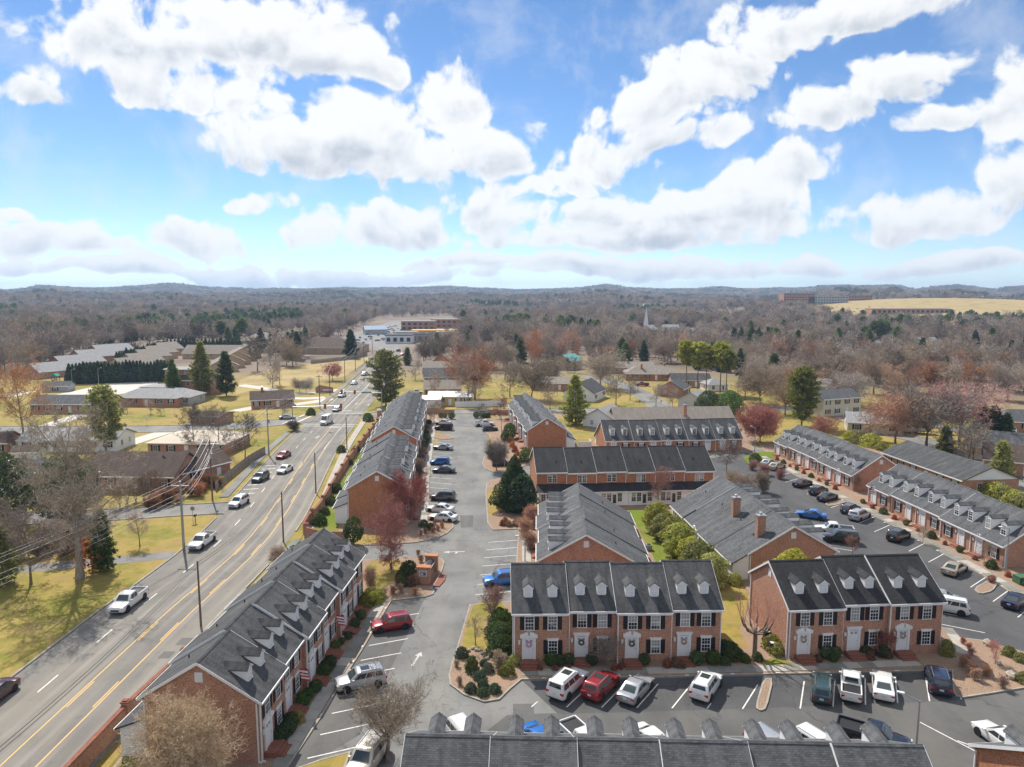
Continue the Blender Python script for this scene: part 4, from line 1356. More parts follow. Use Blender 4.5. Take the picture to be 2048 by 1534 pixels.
# ------------------------------------------------------------------ perimeter brick wall with pillars
def brick_wall(label, pts, h, pillars=True, step=4.6, w=0.3):
    path = resample(pts, 2.0)
    root = tag(empty('brick_wall', (path[0].x, path[0].y, 0.0)), label, 'wall')
    o = path[0].copy()
    loc = [p - o for p in path]
    ns = normals2(loc)
    def rib(name, o0, o1, z0, z1, mat):
        vs, fs, uv, s = [], [], [], 0
        for i, (p, n) in enumerate(zip(loc, ns)):
            if i: s += (p - loc[i - 1]).length
            a, c = p + n * o0, p + n * o1
            vs += [(a.x, a.y, z0), (c.x, c.y, z0), (c.x, c.y, z1), (a.x, a.y, z1)]
            uv.append(s)
        k = len(loc)
        for i in range(k - 1):
            j = 4 * i
            fs += [(j, j + 4, j + 7, j + 3), (j + 1, j + 2, j + 6, j + 5), (j + 3, j + 7, j + 6, j + 2)]
        fs += [(0, 3, 2, 1), (4 * k - 4, 4 * k - 3, 4 * k - 2, 4 * k - 1)]
        me = make_mesh(name, vs, fs, [MAT[mat]])
        lay = me.uv_layers['UVMap'].data
        for poly in me.polygons:
            for li in poly.loop_indices:
                vi = me.loops[li].vertex_index
                lay[li].uv = (uv[vi // 4], me.vertices[vi].co.z if abs(poly.normal.z) < 0.5 else (vi % 2) * 0.2)
        fix_normals(me)
        return put(name, me, root)
    rib('wall_run', -w / 2, w / 2, 0, h, 'brick')
    rib('coping', -w / 2 - 0.05, w / 2 + 0.05, h + 0.002, h + 0.09, 'brick_paving')
    if pillars:
        key = ('pillar', h)
        if key not in PM:
            PM[key] = (MB().box(-0.28, 0.28, -0.28, 0.28, 0, h + 0.3).mesh('pillar', MAT['brick']), MB().box(-0.34, 0.34, -0.34, 0.34, h + 0.3, h + 0.4).box(-0.2, 0.2, -0.2, 0.2, h + 0.4, h + 0.48).mesh('pillar_cap', MAT['brick_paving']))
        tot = sum((loc[i + 1] - loc[i]).length for i in range(len(loc) - 1))
        for k in range(int(tot / step) + 1):
            seg = along(loc, k * step, k * step + 0.01)
            if seg:
                p = seg[0]
                po = put('pillar', PM[key][0], root, (p.x, p.y, 0), (0, 0, R(3)))
                put('pillar_cap', PM[key][1], po)
    return root
brick_wall('long brick wall behind the long near row, along the road', [(-33.2, 20), (-32.6, 48), (-32.4, 58), (-31.0, 70), (-30.1, 77), (-29.5, 86), (-29.2, 89), (-27.8, 91)], 1.75, step=9.0)
brick_wall('long brick wall with many pillars and a curved end by the entrance', [(-24.2, 99.8), (-27.5, 100.0), (-30.2, 101.6), (-31.6, 104.2), (-32.0, 108), (-31.9, 114), (-33.2, 128), (-35.0, 150), (-37.4, 197), (-37.5, 201)], 1.75, step=7.6)
brick_wall('low brick wall left of the back gate', [(-26, 213.5), (-17.5, 212.8)], 1.4, False)
brick_wall('low brick wall right of the back gate beside parked cars', [(-7.5, 212.3), (-1.0, 211.8), (1.5, 211.5)], 1.4, False)
o = tag(empty('gate_pillar', (-38.0, 200.5, 0)), 'tall brick pillar with white cap at the far end of the pillared wall', 'pillar')
MB().box(-0.5, 0.5, -0.5, 0.5, 0, 3.2).obj('shaft', MAT['brick'], o)
MB().box(-0.6, 0.6, -0.6, 0.6, 3.2, 3.45).box(-0.35, 0.35, -0.35, 0.35, 3.45, 3.7).obj('pillar_cap', MAT['trim'], o)

# ------------------------------------------------------------------ vehicles
def paint(name, c, metal=0.0, rough=0.35):
    return material(name, color=c, rough=0.25, metal=metal, spec=0.5, coat=1.0)
PAINT = dict(white=paint('car_white', (0.72, 0.72, 0.71)), silver=paint('car_silver', (0.42, 0.43, 0.45), 0.4), grey=paint('car_grey', (0.10, 0.105, 0.115), 0.3),
             black=paint('car_black', (0.010, 0.010, 0.012)), red=paint('car_red', (0.28, 0.012, 0.018), 0.2), maroon=paint('car_maroon', (0.05, 0.008, 0.012), 0.2),
             blue=paint('car_blue', (0.02, 0.16, 0.50), 0.3), navy=paint('car_navy', (0.010, 0.016, 0.045), 0.2), teal=paint('car_teal', (0.03, 0.07, 0.075), 0.3),
             gold=paint('car_gold', (0.42, 0.36, 0.27), 0.4), plum=paint('car_plum', (0.06, 0.05, 0.07), 0.3), cream=paint('car_cream', (0.55, 0.50, 0.42), 0.2))
material('tyre', color=(0.018, 0.018, 0.018), rough=0.85)
material('rim', color=(0.45, 0.46, 0.48), rough=0.3, metal=0.8)
material('car_glass', color=(0.03, 0.045, 0.045), rough=0.04, spec=1.0)
material('car_trim', color=(0.02, 0.02, 0.021), rough=0.6)
material('lamp_red', color=(0.42, 0.015, 0.015), rough=0.2, spec=0.6)
material('lamp_clear', color=(0.65, 0.66, 0.68), rough=0.12, spec=0.7)
material('plate', color=(0.55, 0.57, 0.6), rough=0.5)

CAR = dict(  # length, width, height, belt, hood height, deck height, cabin: rear base, rear roof, front roof, front base (fractions of length from the rear), wheel radius
    sedan=dict(L=4.75, W=1.80, H=1.45, zb=0.92, hood=0.86, deck=0.98, cab=(0.13, 0.30, 0.56, 0.74), wr=0.33, gc=0.2),
    coupe=dict(L=4.70, W=1.86, H=1.38, zb=0.90, hood=0.88, deck=0.95, cab=(0.12, 0.32, 0.52, 0.68), wr=0.34, gc=0.18),
    suv=dict(L=4.60, W=1.86, H=1.70, zb=1.06, hood=1.02, deck=1.06, cab=(0.015, 0.07, 0.60, 0.75), wr=0.36, gc=0.24),
    wagon=dict(L=4.80, W=1.78, H=1.52, zb=0.95, hood=0.90, deck=0.95, cab=(0.01, 0.09, 0.60, 0.75), wr=0.33, gc=0.2),
    bigsuv=dict(L=4.95, W=1.92, H=1.86, zb=1.14, hood=1.10, deck=1.14, cab=(0.01, 0.045, 0.62, 0.745), wr=0.39, gc=0.3),
    pickup=dict(L=5.55, W=1.92, H=1.82, zb=1.12, hood=1.08, deck=1.05, cab=(0.385, 0.41, 0.64, 0.75), wr=0.39, gc=0.32),
    van=dict(L=5.90, W=2.05, H=2.65, zb=1.35, hood=1.20, deck=1.35, cab=(0.005, 0.02, 0.74, 0.875), wr=0.37, gc=0.28),
)
CARM = {}
def car_meshes(kind):
    if kind in CARM:
        return CARM[kind]
    c = CAR[kind]
    L, W, H, zb, hood, deck, gc = c['L'], c['W'], c['H'], c['zb'], c['hood'], c['deck'], c['gc']
    w = W / 2
    x = lambda f: (f - 0.5) * L
    b0, t0, t1, b1 = c['cab']
    st = [  # x fraction, half width, bottom, top
        (0.0, w * 0.80, gc + 0.18, deck * 0.72), (0.012, w * 0.92, gc + 0.10, deck * 0.94), (0.05, w * 0.985, gc + 0.03, deck), (b0 + 0.02 if b0 > 0.05 else 0.08, w, gc, deck if b0 > 0.05 else zb),
        (0.35, w, gc, zb), (0.60, w, gc, zb), (b1 - 0.01, w, gc, zb - 0.01), (b1 + 0.06, w * 0.995, gc, hood), (0.93, w * 0.96, gc + 0.02, hood * 0.93), (0.975, w * 0.88, gc + 0.06, hood * 0.86), (0.993, w * 0.78, gc + 0.12, hood * 0.72), (1.0, w * 0.72, gc + 0.18, hood * 0.62)]
    body = MB()
    rings = []
    for fx, hw, z0, z1 in st:
        zm = z0 + (z1 - z0) * 0.62
        half = [(hw * 0.90, z0), (hw * 0.985, z0 + 0.10), (hw, z0 + (z1 - z0) * 0.45), (hw * 0.985, zm + 0.05), (hw * 0.95, z1 - 0.035), (hw * 0.86, z1), (hw * 0.4, z1 + 0.018)]
        ring = [(x(fx), -p, q) for p, q in half] + [(x(fx), p, q) for p, q in half[::-1]]
        rings.append(ring)
    n = len(rings[0])
    bed_x = (x(0.03), x(b0) - 0.04) if kind == 'pickup' else None
    for r in rings:
        body.v += r
    for i in range(len(rings) - 1):
        for j in range(n):
            k = (j + 1) % n
            body.f.append((i * n + j, i * n + k, (i + 1) * n + k, (i + 1) * n + j)); body.mi.append(0)
    body.f.append(tuple(range(n))[::-1]); body.mi.append(0)
    body.f.append(tuple((len(rings) - 1) * n + j for j in range(n))); body.mi.append(0)
    # cabin
    def ring(z, xa, xb, hw, cr):
        return [(xa, -hw + cr, z), (xa + cr * 0.4, -hw, z), (xb - cr * 0.4, -hw, z), (xb, -hw + cr, z), (xb, hw - cr, z), (xb - cr * 0.4, hw, z), (xa + cr * 0.4, hw, z), (xa, hw - cr, z)]
    wt = w * (0.80 if kind != 'van' else 0.90)
    cab_rings = [ring(zb - 0.06, x(b0), x(b1), w * 0.93, 0.10), ring(zb + 0.02, x(b0) + 0.02, x(b1) - 0.03, w * 0.925, 0.12), ring(H - 0.10, x(t0), x(t1) + 0.02, wt, 0.14), ring(H - 0.02, x(t0) + 0.12, x(t1) - 0.14, wt - 0.08, 0.14), ring(H, x(t0) + 0.35, x(t1) - 0.35, wt - 0.25, 0.14)]
    base = len(body.v)
    for r in cab_rings:
        body.v += r
    for i in range(len(cab_rings) - 1):
        for j in range(8):
            k = (j + 1) % 8
            body.f.append((base + i * 8 + j, base + i * 8 + k, base + (i + 1) * 8 + k, base + (i + 1) * 8 + j)); body.mi.append(0)
    body.f.append(tuple(base + (len(cab_rings) - 1) * 8 + j for j in range(8))); body.mi.append(0)
    bm_ = body.mesh('body', PAINT['white'], smooth=True, uv=False)
    fix_normals(bm_)
    try:
        bm_.set_sharp_from_angle(angle=R(38))
    except Exception:
        pass
    out = dict(body=bm_)
    lo, hi = cab_rings[1], cab_rings[2]
    def lerp3(a, b_, t):
        return tuple(a[i] + (b_[i] - a[i]) * t for i in range(3))
    def pane(name, A, B, C, D_, u0, u1, v0, v1, off):
        """quad A,B (bottom) C,D (top: C over B) with margins, pushed out by off"""
        def P(u, v):
            return Vector(lerp3(lerp3(A, B, u), lerp3(D_, C, u), v))
        q = [P(u0, v0), P(u1, v0), P(u1, v1), P(u0, v1)]
        nn = (q[1] - q[0]).cross(q[3] - q[0]).normalized()
        cen = sum(q, Vector()) / 4
        if nn.dot(cen - Vector((x((b0 + b1) / 2), 0, zb))) < 0:
            nn = -nn
        m = MB().quad(*[p + nn * off for p in q]).mesh(name, MAT['car_glass'], uv=False)
        return m
    out['windscreen'] = pane('windscreen', lo[3], lo[4], hi[4], hi[3], 0.04, 0.96, 0.08, 0.97, 0.012)
    out['rear_window'] = pane('rear_window', lo[0], lo[7], hi[7], hi[0], 0.07, 0.93, (0.3 if kind in ('suv', 'bigsuv', 'van') else 0.12), 0.92, 0.012)
    sides = []
    spans = {'sedan': ((0.12, 0.45), (0.49, 0.86)), 'coupe': ((0.2, 0.85),), 'suv': ((0.07, 0.28), (0.31, 0.58), (0.61, 0.90)), 'wagon': ((0.07, 0.28), (0.31, 0.58), (0.61, 0.88)), 'bigsuv': ((0.05, 0.30), (0.33, 0.60), (0.63, 0.92)), 'pickup': ((0.10, 0.45), (0.50, 0.86)), 'van': ((0.76, 0.95),)}[kind]
    for s, (A, B, C, D_) in enumerate(((lo[1], lo[2], hi[2], hi[1]), (lo[6], lo[5], hi[5], hi[6]))):
        for u0, u1 in spans:
            sides.append(pane('side_window', A, B, C, D_, u0, u1, 0.08, 0.90, 0.012))
    out['side_window'] = sides
    if kind in ('suv', 'bigsuv', 'coupe'):
        out['sunroof'] = MB().box(x(t1) - 1.25, x(t1) - 0.45, -wt * 0.55, wt * 0.55, H - 0.03, H + 0.008).mesh('sunroof', MAT['car_glass'], uv=False)
    if kind in ('suv', 'bigsuv', 'wagon'):
        out['roof_rail'] = [MB().box(x(t0) + 0.25, x(t1) - 0.35, s * (wt - 0.13) - 0.02, s * (wt - 0.13) + 0.02, H - 0.02, H + 0.05).mesh('roof_rail', MAT['rim'], uv=False) for s in (-1, 1)]
    if kind == 'pickup':
        bb = MB()
        bw = w * 0.83
        x0_, x1_ = bed_x
        z = deck + 0.03
        bb.quad((x0_, -bw, z), (x1_, -bw, z), (x1_, bw, z), (x0_, bw, z), 0)
        bb.box(x0_ - 0.06, x1_, -w * 0.95, -bw, deck - 0.05, deck + 0.20, 1).box(x0_ - 0.06, x1_, bw, w * 0.95, deck - 0.05, deck + 0.20, 1)
        bb.box(x0_ - 0.09, x0_, -bw, bw, deck - 0.05, deck + 0.20, 1)
        out['cargo_bed'] = bb.mesh('cargo_bed', MAT['car_trim'], PAINT['white'], uv=False)
        fix_normals(out['cargo_bed'])
    wr = c['wr']
    tyre = MB()
    for i in range(16):
        a0, a1 = 2 * math.pi * i / 16, 2 * math.pi * (i + 1) / 16
        prof = [(-0.11, wr * 0.62), (-0.11, wr * 0.92), (-0.08, wr), (0.08, wr), (0.11, wr * 0.92), (0.11, wr * 0.62)]
        for (ya, ra), (yb, rb) in zip(prof[:-1], prof[1:]):
            tyre.quad((ra * math.sin(a0), ya, ra * math.cos(a0)), (ra * math.sin(a1), ya, ra * math.cos(a1)), (rb * math.sin(a1), yb, rb * math.cos(a1)), (rb * math.sin(a0), yb, rb * math.cos(a0)))
    out['tyre'] = tyre.mesh('wheel', MAT['tyre'], uv=False)
    rim = MB()
    for i in range(5):
        a = 2 * math.pi * i / 5
        M = Matrix.Rotation(a, 4, 'Y')
        rim.box(-0.045, 0.045, -0.1, 0.1, 0.0, wr * 0.62, M=M)
    rim.disc((0, 0, 0), (0, 1, 0), wr * 0.60, 0.14, 12)
    out['rim'] = rim.mesh('rim', MAT['rim'], uv=False)
    out['arch'] = MB().disc((0, 0, 0), (0, 1, 0), wr * 1.17, 0.12, 16).mesh('wheel_arch', MAT['car_trim'], uv=False)
    out['bumper'] = [MB().box(x(0.012), x(0.06), -w * 0.88, w * 0.88, gc + 0.02, gc + 0.22).mesh('bumper', MAT['car_trim'], uv=False), MB().box(x(0.955), x(0.995), -w * 0.74, w * 0.74, gc + 0.02, gc + 0.2).mesh('bumper', MAT['car_trim'], uv=False)]
    out['grille'] = MB().box(x(0.985), x(1.003), -w * 0.5, w * 0.5, hood * 0.50, hood * 0.68).mesh('grille', MAT['car_trim'], uv=False)
    zt = deck * 0.80
    hh = 0.12 if kind in ('sedan', 'coupe', 'wagon') else 0.22
    out['taillight'] = [MB().box(x(0.004) - 0.012, x(0.05), min(s * w * 0.60, s * w * 0.93), max(s * w * 0.60, s * w * 0.93), zt - hh / 2, zt + hh / 2).mesh('taillight', MAT['lamp_red'], uv=False) for s in (-1, 1)]
    out['headlight'] = [MB().box(x(0.95), x(0.991), min(s * w * 0.56, s * w * 0.90), max(s * w * 0.56, s * w * 0.90), hood * 0.70, hood * 0.83).mesh('headlight', MAT['lamp_clear'], uv=False) for s in (-1, 1)]
    out['mirror'] = [MB().box(x(b1) - 0.42, x(b1) - 0.22, min(s * w * 0.97, s * (w + 0.17)), max(s * w * 0.97, s * (w + 0.17)), zb + 0.02, zb + 0.17).mesh('mirror', PAINT['white'], uv=False) for s in (-1, 1)]
    out['plate'] = MB().box(x(0) - 0.02, x(0.02), -0.17, 0.17, zt - 0.16, zt).mesh('licence_plate', MAT['plate'], uv=False)
    CARM[kind] = out
    return out

def own_mat(o, mat, slot=0):
    o.material_slots[slot].link = 'OBJECT'
    o.material_slots[slot].material = mat

def vehicle(kind, colour, loc, ang, label, cat=None, group=None, sunroof=False, z=0.022, scale=1.0):
    m = car_meshes(kind)
    c = CAR[kind]
    name = {'pickup': 'pickup_truck', 'van': 'van', 'suv': 'suv', 'bigsuv': 'suv'}.get(kind, 'car')
    root = tag(empty(name, (loc[0], loc[1], z), R(ang), scale), label, cat or {'pickup': 'pickup truck', 'van': 'van', 'suv': 'suv', 'bigsuv': 'suv'}.get(kind, 'car'), group)
    p = PAINT[colour]
    own_mat(put('body', m['body'], root), p)
    for k in ('windscreen', 'rear_window', 'grille'):
        put(k, m[k], root)
    for q in m['bumper']:
        put('bumper', q, root)
    put('licence_plate', m['plate'], root)
    for w_ in m['side_window']:
        put('side_window', w_, root)
    for k in ('taillight', 'headlight'):
        for q in m[k]:
            put(k, q, root)
    for q in m['mirror']:
        own_mat(put('mirror', q, root), p)
    if sunroof and 'sunroof' in m:
        put('sunroof', m['sunroof'], root)
    for q in m.get('roof_rail', []):
        put('roof_rail', q, root)
    if 'cargo_bed' in m:
        own_mat(put('cargo_bed', m['cargo_bed'], root), p, 1)
    for fx in (0.19, 0.815):
        for s in (-1, 1):
            wo = put('wheel', m['tyre'], root, ((fx - 0.5) * c['L'], s * (c['W'] / 2 - 0.095), c['wr']))
            put('rim', m['rim'], wo)
            put('wheel_arch', m['arch'], root, ((fx - 0.5) * c['L'], s * (c['W'] / 2 - 0.05), c['wr'] + 0.03))
    return root

def car_at(kind, colour, px, py, ang, label, **k):
    p = ground(px, py)
    return vehicle(kind, colour, (p.x, p.y), ang, label, **k)

# bays before the four-unit row
vehicle('bigsuv', 'white', (5.15, 61.2), 55.5, 'white large suv with dark sunroof before the pink-wreathed door', sunroof=True)
vehicle('suv', 'red', (8.15, 60.95), 55.5, 'dark red suv with sunroof between white suv and silver saloon', sunroof=True)
vehicle('sedan', 'silver', (11.25, 60.55), 55.5, 'silver saloon car beside the dark red suv')
vehicle('suv', 'white', (17.75, 60.95), 57, 'white suv with black glass roof, empty bays either side', sunroof=True)
vehicle('wagon', 'teal', (28.2, 60.7), 66, 'dark teal estate car beside the kerbed island')
vehicle('pickup', 'white', (31.0, 61.0), 65, 'white pickup truck with empty bed between teal estate and white saloon', scale=0.93)
vehicle('sedan', 'white', (33.95, 61.1), 65, 'white saloon car parked beside the white pickup', )
vehicle('suv', 'navy', (39.5, 61.9), 66, 'navy blue suv with roof rails at the end bay by the mulch bed')
# bays before the near left row
car_at('suv', 'red', 783, 1257, 201, 'bright red suv parked nose-in before the left near row', scale=0.95)
car_at('suv', 'silver', 722, 1372, 202, 'silver suv with sunroof parked nose-in behind the big bare tree', sunroof=True)
car_at('bigsuv', 'cream', 735, 1534, 255, 'cream gold suv beside the trunk of the big bare tree')
car_at('suv', 'blue', 1003, 1168, 192, 'bright blue suv half hidden by the four-unit row\'s roof')
# main drive
car_at('sedan', 'white', 886, 1041, 164, 'white saloon car nearest the rounded mulch bed', group='white saloons side by side')
car_at('sedan', 'white', 880, 1024, 164, 'white saloon car parked beyond its white twin')
car_at('suv', 'grey', 886, 1000, 170, 'charcoal suv alone between empty bays')
car_at('sedan', 'grey', 888, 945, 175, 'dark grey saloon beside the blue hatchback')
car_at('suv', 'blue', 880, 929, 176, 'blue hatchback suv beside the dark grey saloon', scale=0.93)
car_at('coupe', 'silver', 886, 899, 166, 'silver coupe alone in the main drive bays')
car_at('bigsuv', 'maroon', 888, 860, 172, 'dark maroon suv near the back gate')
car_at('sedan', 'white', 886, 849, 172, 'white car behind the maroon suv')
car_at('pickup', 'white', 969, 852, 8, 'white crew-cab pickup truck near the back gate')
car_at('suv', 'plum', 980, 862, 15, 'plum grey hatchback beside the white crew-cab pickup', scale=0.92)
car_at('suv', 'black', 1004, 932, 8, 'black suv under the round bare tree on the island', scale=0.95)
car_at('sedan', 'silver', 968, 829, 5, 'silver car behind the low brick wall at the back gate')
# right lot
car_at('sedan', 'maroon', 1605, 972, 38, 'dark maroon saloon in the right lot')
car_at('suv', 'black', 1637, 988, 38, 'black suv beside a black saloon in the right lot', scale=0.95)
car_at('sedan', 'black', 1655, 1000, 38, 'black saloon beside the small kerbed island')
car_at('suv', 'plum', 1701, 1025, 38, 'dark hatchback beside the silver suv in the right lot', scale=0.92)
car_at('suv', 'silver', 1719, 1038, 38, 'silver grey suv in the right lot')
car_at('suv', 'black', 1797, 1079, 38, 'black suv alone between empty bays in the right lot')
car_at('sedan', 'gold', 1909, 1145, 38, 'gold saloon before the last door of the dormer row')
car_at('sedan', 'navy', 2031, 1210, 38, 'dark blue saloon cut by the picture edge beyond the island')
car_at('sedan', 'gold', 1553, 938, 38, 'gold saloon half hidden by red shrubs')
car_at('sedan', 'silver', 1538, 931, 38, 'silver saloon half hidden by red shrubs')
car_at('sedan', 'blue', 1622, 1036, 150, 'blue saloon tail beyond the row with chimneys')
car_at('pickup', 'white', 1668, 1068, 165, 'white pickup truck behind the black suv near the chimney row')
car_at('bigsuv', 'black', 1680, 1084, 165, 'black large suv beside the gable of the chimney row')
car_at('suv', 'white', 1892, 1222, 150, 'white suv tail beyond the black-roofed three-unit row')
car_at('sedan', 'silver', 1872, 1203, 150, 'silver car behind the white suv tail')
# bays under the near row
for px, py, kind, colour, ang, lab in ((932, 1492, 'suv', 'white', -60, 'white car roof showing beside the first dormer tips'), (1083, 1497, 'sedan', 'blue', -60, 'blue car just showing over the stepped ridge'), (1170, 1500, 'pickup', 'white', -60, 'white pickup top showing over the stepped ridge'), (1308, 1500, 'sedan', 'white', -60, 'white saloon top showing over the stepped ridge'),
                                       (1545, 1512, 'suv', 'silver', -60, 'silver car glass showing over the stepped ridge'), (1640, 1513, 'suv', 'white', -60, 'white car side showing over the stepped ridge')):
    car_at(kind, colour, px, py, ang, lab)
car_at('pickup', 'black', 1745, 1489, -32, 'black pickup truck with open bed beyond the stepped ridge')
car_at('sedan', 'white', 2004, 1492, 100, 'white saloon beside the corner house dormer')
# on the road
road_cars = (('pickup', 'white', 258, 1212, 268, 'older white pickup truck driving past the big bare trunk'), ('pickup', 'white', 405, 1091, 267, 'new white crew-cab pickup driving by the tall steel pole'),
             ('suv', 'white', 478, 1011, 262, 'white suv driving past the hatched shoulder'), ('suv', 'grey', 521, 961, 262, 'grey suv driving near the wooden fence'),
             ('sedan', 'white', 570, 944, 262, 'white saloon driving in the inner lane'), ('sedan', 'red', 567, 915, 262, 'red car driving by the wooden fence end'),
             ('van', 'white', 653, 848, 266, 'tall white van crossing the junction'), ('sedan', 'silver', 674, 822, 265, 'silver saloon waiting behind the white van'),
             ('suv', 'white', 684, 794, 265, 'white suv on the road before the stone sign', ), ('sedan', 'white', 708, 769, 264, 'white saloon on the road by the straw field'),
             ('suv', 'silver', 729, 751, 264, 'silver suv farthest before the road bend'), ('sedan', 'maroon', -12, 1402, 269, 'dark red car just entering at the picture edge'),
             ('suv', 'navy', 797, 703, 80, 'dark car driving away up the far bend'), ('sedan', 'red', 806, 711, 80, 'red car driving away on the far bend'),
             ('sedan', 'silver', 575, 838, 10, 'silver car waiting in the side street behind the brown bush'))
for kind, colour, px, py, ang, lab in road_cars:
    car_at(kind, colour, px, py, ang, lab)
car_at('pickup', 'red', 1284, 772, 178, 'red pickup truck before the brick ranch house')
car_at('pickup', 'white', 832, 788, 5, 'white pickup truck beside the white-roofed yellow house')
car_at('suv', 'white', 2012, 866, 178, 'white suv outside the far right grey-roofed house')

# ------------------------------------------------------------------ plants
UP = Vector((0, 0, 1))
def rvec(r):
    return Vector((r.gauss(0, 1), r.gauss(0, 1), r.gauss(0, 1)))

def ribbons_mesh(name, segs, mat, r):
    """segs: (p, q, w0, w1) thin blades; one mesh"""
    n = len(segs)
    P = np.array([s[0] for s in segs]); Q = np.array([s[1] for s in segs])
    W0 = np.array([s[2] for s in segs]); W1 = np.array([s[3] for s in segs])
    rs = np.random.RandomState(r.randint(0, 99999))
    d = Q - P
    side = np.cross(d, rs.normal(size=(n, 3)))
    side /= np.maximum(np.linalg.norm(side, axis=1), 1e-9)[:, None]
    v = np.empty((n, 4, 3))
    v[:, 0] = P - side * W0[:, None] / 2; v[:, 1] = P + side * W0[:, None] / 2
    v[:, 2] = Q + side * W1[:, None] / 2; v[:, 3] = Q - side * W1[:, None] / 2
    return quads_mesh(name, v, mat)

def quads_mesh(name, v, mat):
    n = len(v)
    me = bpy.data.meshes.new(name)
    me.vertices.add(4 * n); me.vertices.foreach_set('co', v.reshape(-1).astype(np.float32))
    me.loops.add(4 * n); me.loops.foreach_set('vertex_index', np.arange(4 * n, dtype=np.int32))
    me.polygons.add(n)
    me.polygons.foreach_set('loop_start', np.arange(0, 4 * n, 4, dtype=np.int32))
    me.polygons.foreach_set('loop_total', np.full(n, 4, dtype=np.int32))
    for m in (mat if isinstance(mat, (list, tuple)) else [mat]):
        me.materials.append(m)
    me.update(calc_edges=True)
    return me

def bare_tree(seed, H, bark, twig, tw=0.02, stems=1, fork=0.28, limbs=9, kids=(5, 5, 5), spread=0.75, up=0.12, leader=True, wide=0.42, r0=None, twigs=5, lean=0.0, dens=1.0, tipw=0.5):
    r = random.Random(seed)
    tr = MB(); segs = []
    r0 = r0 or 0.016 * H + 0.03
    maxlv = len(kids) + 1
    def grow(p, d, L, rad, lv):
        ns = 3 if lv <= 2 else 2
        for s in range(ns):
            d = (d + rvec(r) * (0.10 if lv <= 1 else 0.16) + UP * up * (0.6 if lv < 2 else 1.0)).normalized()
            q = p + d * (L / ns)
            ra = rad * (1 - 0.25 * s); rb = rad * (1 - 0.25 * (s + 1))
            if lv <= 2 and rad > tw * 0.8:
                tr.tube(p, q, ra, rb, 6 if lv <= 1 else 4, cap=False)
            else:
                w = max(2 * ra, tw)
                segs.append((tuple(p), tuple(q), w, max(w * 0.7, tw * 0.6)))
            if lv < maxlv:
                n = kids[lv - 1] / ns * dens
                n = int(n) + (r.random() < n - int(n))
                for k in range(n):
                    t = r.random()
                    pp = p.lerp(q, t)
                    side = d.orthogonal(); side.rotate(Matrix.Rotation(r.random() * 6.283, 3, d))
                    cd = (d * r.uniform(0.5, 0.95) + side * r.uniform(0.5, 0.95) * spread * 1.1).normalized()
                    grow(pp, cd, L * r.uniform(0.48, 0.72) * (1.0 - 0.25 * (s / ns)), max(rb * 0.55, tw * 0.4), lv + 1)
            else:
                for k in range(twigs):
                    side = rvec(r).normalized()
                    e = p.lerp(q, r.random())
                    segs.append((tuple(e), tuple(e + (d + side * 0.8).normalized() * L * r.uniform(0.35, 0.9)), tw, tw * tipw))
            p = q
        return p
    for st in range(stems):
        if stems == 1:
            d = (UP + Vector((lean, 0, 0)) + rvec(r) * 0.03).normalized(); p = Vector((0, 0, -0.1))
        else:
            a = 6.283 * st / stems + r.random() * 0.7
            d = (UP + Vector((math.cos(a), math.sin(a), 0)) * r.uniform(0.12, 0.42)).normalized(); p = Vector((math.cos(a), math.sin(a), -1 / 3)) * 0.03 * H * 0.3
        top = H * (0.92 if leader else fork + 0.12)
        rad = r0 * (1 if stems == 1 else 0.62)
        nseg = 7
        for s in range(nseg):
            d2 = (d + rvec(r) * 0.05 + UP * 0.05).normalized()
            q = p + d2 * (top / nseg)
            ra = rad * (1 - 0.82 * (s / nseg) ** 0.8) * (1.25 if s == 0 else 1); rb = rad * (1 - 0.82 * ((s + 1) / nseg) ** 0.8)
            tr.tube(p, q, ra, rb, 8, cap=False)
            z0, z1 = s / nseg * top / H, (s + 1) / nseg * top / H
            if z1 > fork:
                n = max(1, round(limbs / stems / (nseg * max(0.2, 1 - fork)) * (1.0 if leader else 3.0)))
                for k in range(n):
                    t = r.uniform(0.1, 1)
                    zz = z0 + (z1 - z0) * t
                    a = r.random() * 6.283
                    u = (zz - fork) / max(0.05, 1 - fork)
                    Lb = H * wide * (0.55 + 0.75 * math.sin(math.pi * min(0.98, 0.16 + 0.80 * u))) * r.uniform(0.75, 1.1)
                    el = 0.35 + 0.75 * u if leader else r.uniform(0.6, 1.3)
                    cd = Vector((math.cos(a) * spread, math.sin(a) * spread, el)).normalized()
                    grow(p.lerp(q, t), cd, Lb, max(0.02, ra * 0.5), 1)
            p = q
            d = d2
        grow(p, d, H * 0.14, rad * 0.2, 2)
    # scale the crown so that the tree really is H tall
    zmax = max(s[1][2] for s in segs)
    k = H / zmax
    segs = [(tuple(c * k for c in a), tuple(c * k for c in b_), w0, w1) for a, b_, w0, w1 in segs]
    tr.v = [tuple(c * k for c in p) for p in tr.v]
    return make_mesh('trunk', tr.v, tr.f, [MAT[bark]], smooth=True, uv=False), ribbons_mesh('crown', segs, MAT[twig], r)

